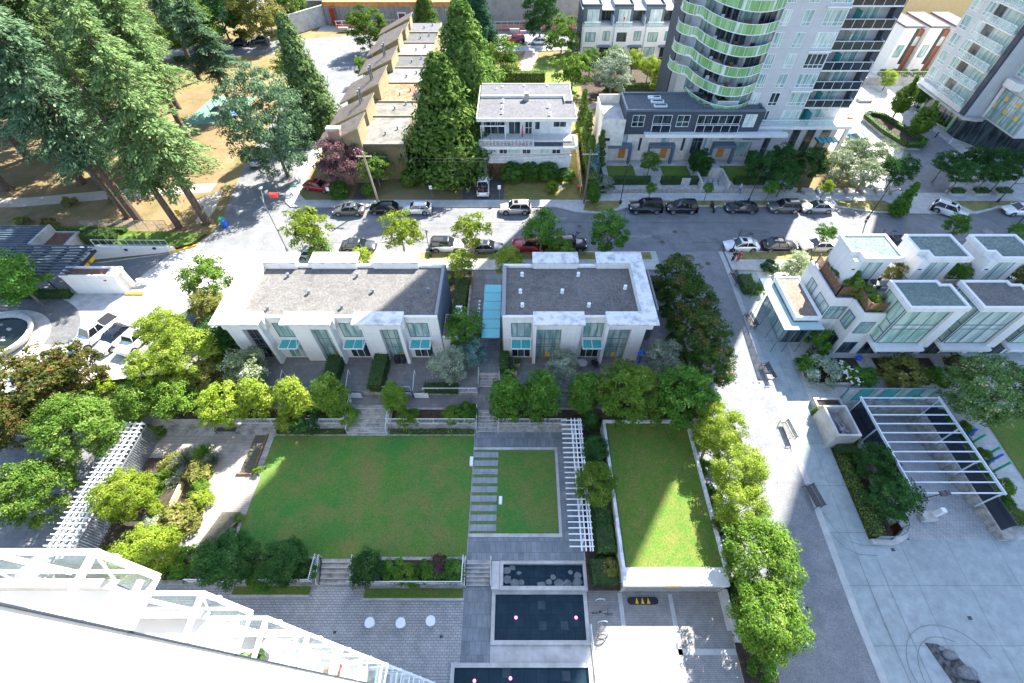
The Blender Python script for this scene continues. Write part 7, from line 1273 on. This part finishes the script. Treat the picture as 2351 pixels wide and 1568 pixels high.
p=pcar('pickup','white',WH,1109,425,92,'white pickup loaded with odds and ends in the house driveway',z=-.005,group=None,cat='pickup truck',name='pickup_truck')
PT=p.location; lr=random.Random(9); b=MB()
for i in range(16): x,y=PT[0]-.7+1.3*lr.random(),PT[1]-2.5+1.5*lr.random(); s_=.12+.18*lr.random(); b.obox((x,y),lr.random()*3,s_*2,s_,1.15,1.25+.3*lr.random(),i%3)
b.build('cargo',[WOOD,GMETAL,TRIM],label='heap of mixed tools and boxes in the pickup bed',cat='cargo')
LP_='white vehicles in the drop-off parking bay'
def lcar(kind,x,y,deg,label,**k): return car(kind,'white',WH,(x,y,-.03),R_(deg),label,LP_,**k)
lcar('pickup',-48.2,33.6,-112,'white pickup with a dark bed cover in the parking bay'); lcar('sedan',-45.6,33.0,-108,'white sedan with black glass roof in the parking bay',roofc=CARGL); lcar('jeep',-43.1,32.5,-105,'white boxy jeep nearest the lime tree')
car('sedan','charcoal',(.05,.055,.06),(-37.6,37.2,-.03),R_(-110),'dark car hidden behind the grey green pine')
# motorcycle
P=at(1634,481,0); r=thing('motorcycle','dark motorcycle standing between black and navy cars','motorcycle',(P[0],P[1],-.03)); x,y=P[0],P[1]
for dy in (-.75,.65): b=MB(); b.tube((x-.08,y+dy,.29),(x+.08,y+dy,.29),.31,0,12); b.build('wheel',RUBBER,r)
b=MB(); b.ell((x,y+.1,.78),.18,.4,.16,0,8,5); b.box(x-.14,x+.14,y-.35,y+.3,.35,.65); b.build('body',TRIM,r); b=MB(); b.box(x-.15,x+.15,y+.25,y+.95,.74,.84); b.build('saddle',RUBBER,r); b=MB(); b.tube((x-.38,y-.5,1.05),(x+.38,y-.5,1.05),.02); b.tube((x,y-.75,.3),(x,y-.48,1.05),.04); b.build('handlebar',GMETAL,r); b=MB(); b.ell((x,y-.68,.9),.11,.09,.11); b.build('headlight',LENS,r); b=MB(); b.ell((x,y+.95,.75),.07,.05,.04); b.build('tail_light',REDL,r)
# bicycles and racks
def bike(x,y,z,rz,label,group=None):
    r=thing('bicycle',label,'bicycle',(x,y,z),group,rz=rz); OFF[r.name]=Vector((0,0,0))
    for dx in (-.52,.52):
        b=MB(); n=18; pts=[(dx+.33*math.cos(6.283*i/n),0,.34+.33*math.sin(6.283*i/n)) for i in range(n+1)]; b.path(pts,.022,0,5); [b.tube((dx,0,.34),pts[i],.005,1,3) for i in range(0,n,2)]; b.build('wheel',[RUBBER,RIM],r)
    b=MB(); A,B_,C2,D,E2=(-.52,0,.34),(-.05,0,.30),(-.2,0,.82),(.36,0,.84),(.52,0,.34); [b.tube(p,q,.022,0,5) for p,q in ((A,B_),(B_,C2),(C2,A),(C2,D),(B_,D),(D,E2))]; b.build('frame',GMETAL,r)
    b=MB(); b.tube(D,(.34,0,1.0),.02); b.tube((.34,-.28,1.02),(.34,.28,1.02),.018); b.build('handlebar',TRIM,r); b=MB(); b.tube(C2,(-.22,0,.93),.018); b.ell((-.24,0,.95),.14,.08,.04); b.build('saddle',RUBBER,r); return r
bike(6.75,6.35,-2.6,R_(-4),'silver bicycle locked to a rack beside the large pool'); 
for i,yy in enumerate((7.3,5.75,4.95)): b=MB(); n=10; b.path([(6.35+.38*(1-math.cos(math.pi*q/n)),yy,-2.6+.85*math.sin(math.pi*q/n)**.6) for q in range(n+1)],.03); b.build('bike_rack',WMETAL,label=['pale hoop bike rack nearest the small pool','pale hoop bike rack just below the bicycle','pale hoop bike rack in the sun with a lone wheel'][i],cat='bike rack')
b=MB(); n=18; b.path([(6.55+.34*math.cos(6.283*i/n),4.75+.12*math.sin(6.283*i/n),-2.25+.33*math.sin(6.283*i/n)) for i in range(n+1)],.025,0,5); r=thing('abandoned_bicycle','lone bicycle wheel left locked to a rack in the sun','bicycle',(6.55,4.75,-2.6)); b.build('wheel',RUBBER,r)
for i in range(4): bike(28.9+.8*i,64.6,.1,R_(80),'bicycle parked in the concrete alcove','bicycles in the concrete alcove')
# ================= FURNITURE
def bench(cx,cy,deg,label,z0=0):
    P=at(cx,cy,z0+.4); z=zl(P[1]) if z0==0 else z0; r=thing('bench',label,'bench',(P[0],P[1],z),rz=R_(deg)); OFF[r.name]=Vector((0,0,0)); L=2.0
    b=MB(); [b.box(-.28+.1*i,-.21+.1*i,-L/2,L/2,.42,.45) for i in range(6)]; b.build('seat',DMETAL,r); b=MB(); [b.add([(.30+.03*i,-L/2,.5+.1*i),(.30+.03*i,L/2,.5+.1*i),(.33+.03*i,L/2,.57+.1*i),(.33+.03*i,-L/2,.57+.1*i)],[(0,1,2,3)]) for i in range(4)]; b.build('backrest',DMETAL,r)
    for y in (-L/2,L/2): b=MB(); b.path([(-.3,y,0),(-.3,y,.65),(.32,y,.65),(.45,y,.95)],.03,0,4); b.tube((.3,y,0),(.32,y,.65),.03,0,4); b.build('end_frame',DMETAL,r)
bench(1689,636,5,'dark bench nearest the street corner on the lane'); bench(1727,728,5,'dark bench by the glass lobby corner'); bench(1771,840,5,'dark bench in the sunlit lane with arms'); bench(1824,970,5,'dark bench alone in the sun beside the concrete enclosure'); bench(1892,1120,8,'dark bench in the shade by the lime hedge')
bench(1425,840,-80,'pale garden bench on the right patio',.0); bench(520,985,90,'weathered bench at the back of the timber deck',-1.7)
def lampost(bx,by,tx,ty,label,z=.12,arm=(0,-1.6),m=DMETAL,head=1,name='street_lamp',rad=.08):
    B=at(bx,by,z); T=atY(tx,ty,B[1]); h=max(2.5,T[2]-z); r=thing(name,label,'street lamp',B)
    b=MB(); b.tube((B[0],B[1],z),(B[0],B[1],z+h),rad,0,8,rad*.6); b.lathe((B[0],B[1],z),[(.18,0),(.16,.5),(.1,.6)],n=8); b.build('pole',m,r)
    ex,ey=B[0]+arm[0],B[1]+arm[1]; b=MB(); n=6; b.path([(B[0]+arm[0]*math.sin(math.pi/2*i/n),B[1]+arm[1]*math.sin(math.pi/2*i/n),z+h-.9+.9*(1-math.cos(math.pi/2*i/n))**.7) for i in range(n+1)],.045,0,5); b.build('arm',m,r)
    b=MB(); b.ell((ex+arm[0]*.2,ey+arm[1]*.2,z+h),.18+.25*abs(arm[0])/2,.18+.25*abs(arm[1])/2,.1,0,8,5); b.build('lamp_head',m,r); return r
lampost(1423,467,1444,366,'tall black street lamp before the first orange door',arm=(0,-1.2)); lampost(1717,462,1738,378,'tall black street lamp beside the walking man',arm=(0,-1.2)); lampost(1679,578,1708,526,'black street lamp at the lane corner by the white sedan',arm=(.8,-.8)); lampost(1990,503,2035,425,'black street lamp in the sun strip',arm=(.6,-.9)); lampost(2289,464,2336,408,'black street lamp behind the white car at right',arm=(.5,-1)); lampost(2316,533,2326,448,'curved black street lamp above the rowhouse roofs',arm=(-1.6,.6)); lampost(988,588,979,527,'short black lamp post among the lime trees',arm=(.2,-.3),rad=.06); lampost(1317,580,1318,530,'short black lamp post by the dark suv',arm=(.2,-.3),rad=.06); lampost(660,576,632,452,'tall grey street lamp at the side street corner',arm=(-.6,1.6),m=GMETAL); lampost(1985,590,1970,525,'slim black lamp post behind the first penthouse',arm=(.7,-.4),rad=.06)
P=at(628,449,7.5); 
def upole(bx,by,h,label,m=WOODL,lean=0):
    B=at(bx,by,0); r=thing('utility_pole',label,'utility pole',B); b=MB(); b.tube(B,(B[0]+lean,B[1],h),.17,0,9,.12); b.build('pole',m,r); b=MB(); b.box(B[0]-1.1+lean,B[0]+1.1+lean,B[1]-.06,B[1]+.06,h-.8,h-.65); b.build('crossarm',WOODL,r)
    for dx in (-.9,0,.9): b=MB(); b.lathe((B[0]+dx+lean,B[1],h-.65),[(.05,0),(.07,.1),(.03,.18)],n=6); b.build('insulator',GMETAL,r)
    return B
A=upole(868,462,7.9,'leaning wooden utility pole by the black hatchback',lean=-.3); B2=upole(1340,468,8.6,'grey utility pole beside the dark cypress street tree',m=TRUNKG); C3=upole(639,108,9.5,'tan utility pole leaning over the upper road',m=TIMB)
b=MB()
for k_,dz in ((0,7.2),(.5,6.9),(-.5,7.0)):
    n=14; b.path([(A[0]+(B2[0]-A[0])*i/n,A[1]+k_,dz+(.6*i/n)-1.2*math.sin(math.pi*i/n)*.5) for i in range(n+1)],.016,0,3)
b.build('overhead_cable',DMETAL,label='three sagging overhead cables between the two front utility poles',cat='cable')
def sign(bx,by,z,h,label,m,w_=.45,hh=.6,zg=.1):
    B=at(bx,by,zg); r=thing('street_sign',label,'sign',B); b=MB(); b.tube(B,(B[0],B[1],zg+h),.035,0,6); b.build('post',GMETAL,r); b=MB(); b.box(B[0]-w_/2,B[0]+w_/2,B[1]-.08,B[1]-.05,zg+h-hh,zg+h); b.build('plate',m,r)
sign(762,462,0,2.4,'white sign post left of the large round shrub',WMETAL); sign(993,458,0,2.4,'white sign post right of the white crossover',WMETAL); sign(1147,458,0,2.4,'white sign post beside the house driveway',WMETAL); sign(1284,457,0,2.3,'white sign post at the golden ball shrub',WMETAL); sign(689,462,0,2.6,'green street name sign at the corner lawn',GREENP,.9,.25); sign(425,512,0,2.2,'yellow warning sign on the park corner',YELLOW,.7,.7); sign(2215,428,0,2.2,'white street sign near the lobby planters',WMETAL)
P=at(628,449,6.9); 
b=MB(); b.box(-.45,.45,-.25,.25,0,.5); o=b.build('beacon',RED,label='orange red lantern hung at the top of grey street lamp',cat='beacon'); o.location=(P[0],P[1],6.7)
P=at(515,510,.4); r=thing('litter_bin','green and blue litter bins on the corner of the park','litter bin',(P[0],P[1],0)); b=MB(); b.box(P[0]-.5,P[0],P[1]-.3,P[1]+.3,0,1.1); b.build('green_bin',GREENP,r,bevel=.04); b=MB(); b.box(P[0]+.05,P[0]+.55,P[1]-.75,P[1]-.15,0,1.0); b.build('blue_bin',BLUE,r,bevel=.04)
P=at(1368,420,0); b=MB(); b.box(P[0]-.7,P[0]+.7,P[1]-.5,P[1]+.5,0,1.2); b.build('utility_box',mat('teal_box',(.05,.38,.36),var=.1),label='teal utility cabinet among grey green shrubs',cat='cabinet',bevel=.04)
P=at(1052,412,0); b=MB(); b.box(P[0]-.4,P[0]+.4,P[1]-.3,P[1]+.3,0,1.0); b.build('utility_box',WMETAL,label='white utility box at the driveway edge',cat='cabinet',bevel=.04)
P=at(1330,432,0); b=MB(); b.box(P[0]-.35,P[0]+.35,P[1]-.5,P[1]+.4,.1,.45); b.tube((P[0],P[1]+.4,.4),(P[0]+.1,P[1]+1.1,1.0),.03); b.build('lawn_mower',RED,label='red lawn mower at the end of the timber fence',cat='lawn mower')
# white round tables on the plaza, drains, parking stop
for i,(x,y) in enumerate(((-11.75,5.66),(-9.3,5.64),(-6.95,5.78))):
    b=MB(); b.lathe((x,y,-2.6),[(.26,0),(.28,.12),(.17,.3),(.15,.55),(.26,.68),(.37,.76),(.38,.82),(.02,.83)],n=20); b.build('round_table',mat('white_moulded',(.72,.73,.76),var=.04,rough=.4),label=['white moulded pedestal table, left of three on the brick plaza','white moulded pedestal table, middle of three on the brick plaza','white moulded pedestal table, right of three on the brick plaza'][i],cat='table',smooth=False)
for x,y in ((-14.6,5.1),(-6.1,4.8)): b=MB(); b.box(x-.12,x+.12,y-.1,y+.1,-2.6,-2.585); b.build('drain_cover',DMETAL,label='small dark drain cover set in the brick plaza',cat='drain',group='drain covers in the brick plaza')
for cx,cy,l in ((2400/1.0 if 0 else 2160,1652/1.0 if 0 else 1262,'small dark square drain near the bed corner'),(2230,1478-0,'dark drain with a stain trail in the plaza')): P=at(*((2172+ (988 if 'corner' in l else 1457)/1.9622)/1.30667,(1250+(785 if 'corner' in l else 1182)/1.9622)/1.30667),-2.4); b=MB(); b.box(P[0]-.16,P[0]+.16,P[1]-.13,P[1]+.13,zl(P[1])-.02,zl(P[1])+.0); b.build('drain_cover',DMETAL,label=l,cat='drain')
r=thing('parking_stop','black rubber speed hump with yellow triangles before the garage door','speed hump',(10.2,7.3,-2.6)); b=MB(); b.prism(arc(9.25,7.3,.28,90,270,6)+arc(11.25,7.3,.28,-90,90,6),-2.59,-2.53); b.build('rubber_pad',RUBBER,r); 
for x in (9.75,10.22,10.7): MB().sheet([(x-.14,7.08),(x+.14,7.08),(x,7.52)],-2.524).build('yellow_triangle',YELLOW,r)
for cx,cy in ((0,0),): 
    b=MB(); b.box(-4.72,-4.4,18.6,19.5,-1.7,-1.4); b.build('lawn_light',WMETAL,label='small pale box light left of the stepping slabs',cat='light'); b=MB(); b.box(-1.8,-1.5,14.9,15.6,-1.7,-1.4); b.build('lawn_light',WMETAL,label='small pale box light right of the stepping slabs',cat='light')
P=(15.9+3.4,14.3); b=MB(); b.obox((18.6,13.6),.1,1.6,1.9,-2.1,-.9); b.build('green_skip',mat('green_panel',(.02,.45,.16),var=.05),label='bright green panel box half hidden by the lime lane trees',cat='box')
for x,y,l in ((-.2,29.6,'green planter box by the patio door, right block'),(-1.0+.5,28.6,'long pale raised planter at the patio edge')): b=MB(); b.box(x-.35,x+.35,y-.4,y+.4,0,.5); b.build('planter_box',TIMB,label=l,cat='planter',bevel=.02); shrub('green',x,y,.45,.4,.8,'small plant growing in '+('the green patio box' if 'green' in l else 'the pale raised planter'))
for i,(x,y) in enumerate(((-13.2,30.0),(-12.6,30.0))): b=MB(); b.box(x-.25,x+.25,y-.3,y+.25,0,.95); b.build('wheelie_bin',TRIM,label=['dark wheelie bin, left of the pair by the long townhouses','dark wheelie bin, right of the pair by the long townhouses'][i],cat='bin',bevel=.03)
r=thing('patio_table','round patio table with a stone top on the right patio','table',(6.9,29.3,0)); b=MB(); b.lathe((6.9,29.3,.7),[(.5,0),(.52,.04),(.02,.05)],n=18); b.build('table_top',CONCP,r); b=MB(); b.tube((6.9,29.3,0),(6.9,29.3,.7),.06); b.build('leg',DMETAL,r)
for i,(x,y) in enumerate(((8.1,29.4),(8.4,29.1))): r=thing('patio_chair',['dark patio chair next to the round table','dark patio chair by the white fin'][i],'chair',(x,y,0)); b=MB(); b.box(x-.22,x+.22,y-.22,y+.22,.42,.46); b.build('seat',TRIM,r); b=MB(); b.box(x-.22,x+.22,y+.18,y+.22,.46,.9); b.build('backrest',TRIM,r); [MB().tube((x+a,y+c,0),(x+a,y+c,.42),.018,0,4).build('leg',TRIM,r) for a in (-.2,.2) for c in (-.2,.2)]
r=thing('drying_rack','folding metal drying rack on the right patio','drying rack',(10.2,28.3,0)); b=MB(); [b.tube((9.4+.2*i,28.0,.8),(9.5+.2*i,28.6,.85),.012,0,4) for i in range(9)]; b.tube((9.4,28,.8),(11,28,.8),.018,0,4); b.tube((9.5,28.6,.85),(11.1,28.6,.85),.018,0,4); b.build('wires',RIM,r); [MB().tube((x,28.3,.8),(x+.1,28.3+s*.3,0),.018,0,4).build('leg',RIM,r) for x in (9.6,10.9) for s in (-1,1)]
b=MB(); b.lathe((13.2,29.9,0),[(.12,0),(.16,.9),(.45,1.5),(.12,2.1),(.02,2.2)],n=9); b.build('parasol',BLUE,label='blue folded parasol at the corner of the right townhouses',cat='parasol')
b=MB(); b.lathe((7.0,27.3,0),[(.22,0),(.28,.35),(.3,.75),(.05,.8)],n=10); b.build('barbecue',TRIM,label='dark round barbecue beside the silvery patio tree',cat='barbecue')
for i,(x,y,m_) in enumerate(((44.6,21.5,BLUE),(45.0,20.9,GREENP),(45.6,19.6,GREENP),(45.4,18.9,BLUE),(45.6,18.1,GREENP))):
    b=MB(); b.tube((x,y,-1.9),(x+.0,y,.4),.11,0,8); b.build('coloured_post',m_,label=['blue totem post, rearmost beside the ramp','dark green totem post near the rear of the ramp','tall green totem post in the middle of the cluster','tall blue totem post in the middle of the cluster','green totem post nearest in the cluster'][i],cat='post')
b=MB(); b.lathe((38.2,31.0,-1.0),[(.3,0),(.34,.5),(.1,.55)],n=10); b.build('blue_tub',BLUE,label='blue tub by the corner row house door',cat='tub')
r=thing('terrace_table','round dark terrace table with chairs on the corner roof','table',(37.2,37.0,5.3)); b=MB(); b.lathe((38.6,36.2,5.3+.7),[(.5,0),(.5,.04)],n=14); b.build('table_top',DMETAL,r); b=MB(); b.tube((38.6,36.2,5.3),(38.6,36.2,6.0),.05); b.build('leg',DMETAL,r)
for i,(dx,dy) in enumerate(((-.9,.1),(.1,-.9),(.8,.4))): x,y=38.6+dx,36.2+dy; r=thing('terrace_chair','dark chair around the terrace table on the corner roof','chair',(x,y,5.3),'terrace chairs on the corner roof'); b=MB(); b.box(x-.22,x+.22,y-.22,y+.22,5.72,5.76); b.build('seat',DMETAL,r); b=MB(); b.box(x-.22,x+.22,y+.18,y+.22,5.76,6.2); b.build('backrest',DMETAL,r); [MB().tube((x+a,y+c,5.3),(x+a,y+c,5.72),.018,0,4).build('leg',DMETAL,r) for a in (-.2,.2) for c in (-.2,.2)]
for i,x in enumerate((73.2,74.9,76.0)): P=(x,[83.6,80.3,78.0][i]); b=MB(); b.tube((P[0],P[1],0),(P[0],P[1],1.0),.1,0,8); b.build('bollard',[DMETAL,DMETAL,WMETAL][i],label=['dark bollard farthest from the street before the lobby','dark bollard in the middle before the lobby','white bollard nearest the slanted columns'][i],cat='bollard')
b=MB(); b.box(62.6,63.3,87.2,87.9,0,.4); b.build('pallet',ORANGE,label='orange and tan sign base lying in the sunny tower court',cat='sign base'); b=MB(); b.box(68.0,70.6,94.6,96,0,.5); b.build('seat_block',CONCP,label='pale concrete seat block behind the hornbeams',cat='bench')
# balcony clutter on the middle tower
cl=random.Random(21)
for f in range(2,7):
    z=ZB+FH*f
    for x,y,m_,l in ((31.5,74.2,WOOD,'wooden'),(33.6,73.6,TRIM,'dark'),(29.2,76.6,WMETAL,'white')):
        b=MB(); s_=.25+.12*cl.random(); x+=cl.random()*.8-.4; b.box(x-s_,x+s_,y-s_,y+s_,z+.4,z+.45); b.box(x-s_,x+s_,y+s_-.05,y+s_,z+.45,z+.95); [b.box(x+a-.03,x+a+.03,y+c-.03,y+c+.03,z,z+.4) for a in (-s_+.03,s_-.03) for c in (-s_+.03,s_-.08)]; b.build('balcony_chair',m_,label='%s chair on a curved green balcony of the tower'%l,cat='chair',group='%s chairs on the curved balconies'%l)
# ================= PEOPLE
def person(P,rz,label,skin,shirt,pants,hair,pose='walk',bag=None):
    r=thing('person',label,'person',P,rz=rz); OFF[r.name]=Vector((0,0,0))
    sw=.22 if pose=='walk' else .05
    V=[(0,0,.95),(0,0,1.15),(0,0,1.38),(0,0,1.52),(0,.02,1.62),(0,.02,1.74)]; rad=[.13,.12,.14,.055,.085,.075]; Eg=[(0,1),(1,2),(2,3),(3,4),(4,5)]
    def chain(start,pts,rs):
        p=start
        for q,r_ in zip(pts,rs): V.append(q); rad.append(r_); Eg.append((p,len(V)-1)); p=len(V)-1
        return p
    for s in (-1,1):
        chain(0,[(s*.09,0,.9),(s*.1,s*sw*.6,.5),(s*.1,s*sw-.03,.09),(s*.11,s*sw+.15,.04)],[.095,.065,.042,.035])
        bend=.18 if pose=='hold' else 0
        e=chain(2,[(s*.19,0,1.40),(s*.25,-s*sw*.5,1.13),(s*(.24-bend*.7),-s*sw*.4+.06+bend,.88+bend*.9),(s*(.24-bend),-s*sw*.4+.09+bend,.80+bend)],[.06,.045,.03,.03])
        h=V[e]
        for k_ in range(5): V.append((h[0]+(k_-2)*.013,h[1]+.02+.006*k_,h[2]-.075+(.03 if k_==0 else .008*abs(k_-2)))); rad.append(.009); Eg.append((e,len(V)-1))
    me=bpy.data.meshes.new('body'); me.from_pydata(V,Eg,[]); o=bpy.data.objects.new('body',me); COL.objects.link(o); o.parent=r
    m=o.modifiers.new('skin','SKIN'); 
    if not me.skin_vertices: 
        bpy.context.view_layer.objects.active=o; me.attributes.new('x','FLOAT','POINT')
    for i,q in enumerate(rad):
        sv=me.skin_vertices[0].data[i]; sv.radius=(q,q*(.75 if i in (0,1,2) else 1)); sv.use_root=(i==0)
    o.modifiers.new('sub','SUBSURF').levels=1; o.modifiers['sub'].render_levels=2; me.materials.append(skin)
    b=MB()
    secs=[[(k*math.cos(6.283*i/12),k*.72*math.sin(6.283*i/12),z) for i in range(12)] for k,z in ((.175,.90),(.165,1.1),(.19,1.3),(.2,1.4),(.09,1.5))]
    sh=loft(secs)
    for s in (-1,1): sh.tube((s*.17,0,1.42),(s*.255,-s*sw*.5,1.13),.075,0,8,.062)
    sh.build('shirt',shirt,r,smooth=True); b=MB(); b.ell((0,0,.9),.175,.14,.12,0,12,6)
    for s in (-1,1): b.tube((s*.09,0,.92),(s*.1,s*sw*.6,.5),.115,0,9,.085); b.tube((s*.1,s*sw*.6,.5),(s*.1,s*sw-.03,.09),.085,0,9,.06)
    b.build('trousers',pants,r,smooth=True); b=MB(); b.ell((0,.0,1.73),.1,.115,.09,0,10,6); b.build('hair',hair,r,smooth=True)
    for s in (-1,1): b=MB(); b.ell((s*.11,s*sw+.06,.04),.05,.13,.045,0,8,4); b.build('shoe',TRIM,r)
    f=MB(); f.ell((-.035,.105,1.66),.012,.008,.01,0,6,4); f.ell((.035,.105,1.66),.012,.008,.01,0,6,4); f.build('eyes',TRIM,r); f=MB(); f.ell((0,.115,1.625),.015,.02,.022,0,6,4); f.build('nose',skin,r); f=MB(); f.ell((0,.1,1.585),.028,.01,.007,0,6,4); f.build('mouth',mat('lips',(.35,.12,.10),var=0),r); f=MB(); [f.ell((s*.09,.02,1.64),.014,.025,.035,0,6,4) for s in (-1,1)]; f.build('ears',skin,r)
    return r
SK1=mat('skin_light',(.55,.33,.24),var=0,rough=.6); SK2=mat('skin_tan',(.42,.24,.16),var=0,rough=.6); LBL=mat('pale_blue_cloth',(.45,.55,.68),var=.1,scale=20); JEAN=mat('denim',(.08,.15,.30),var=.15,scale=20); BLKC=mat('black_cloth',(.02,.02,.022),var=.1); REDC=mat('red_cloth',(.42,.03,.05),var=.1); HAIR=mat('brown_hair',(.05,.03,.02),var=.2); 
P=at(1695,443,.12); person((P[0],P[1],.12),R_(75),'man in a pale blue shirt and jeans walking on the far pavement',SK1,LBL,JEAN,HAIR)
P=at(1680,600,.0); person((P[0],P[1],-.0),R_(170),'person in black top standing at the lane corner',SK2,BLKC,BLKC,HAIR,'hold'); person((P[0]+.65,P[1]-.05,-.0),R_(160),'person in a long red top standing beside the one in black',SK1,REDC,REDC,HAIR,'hold')
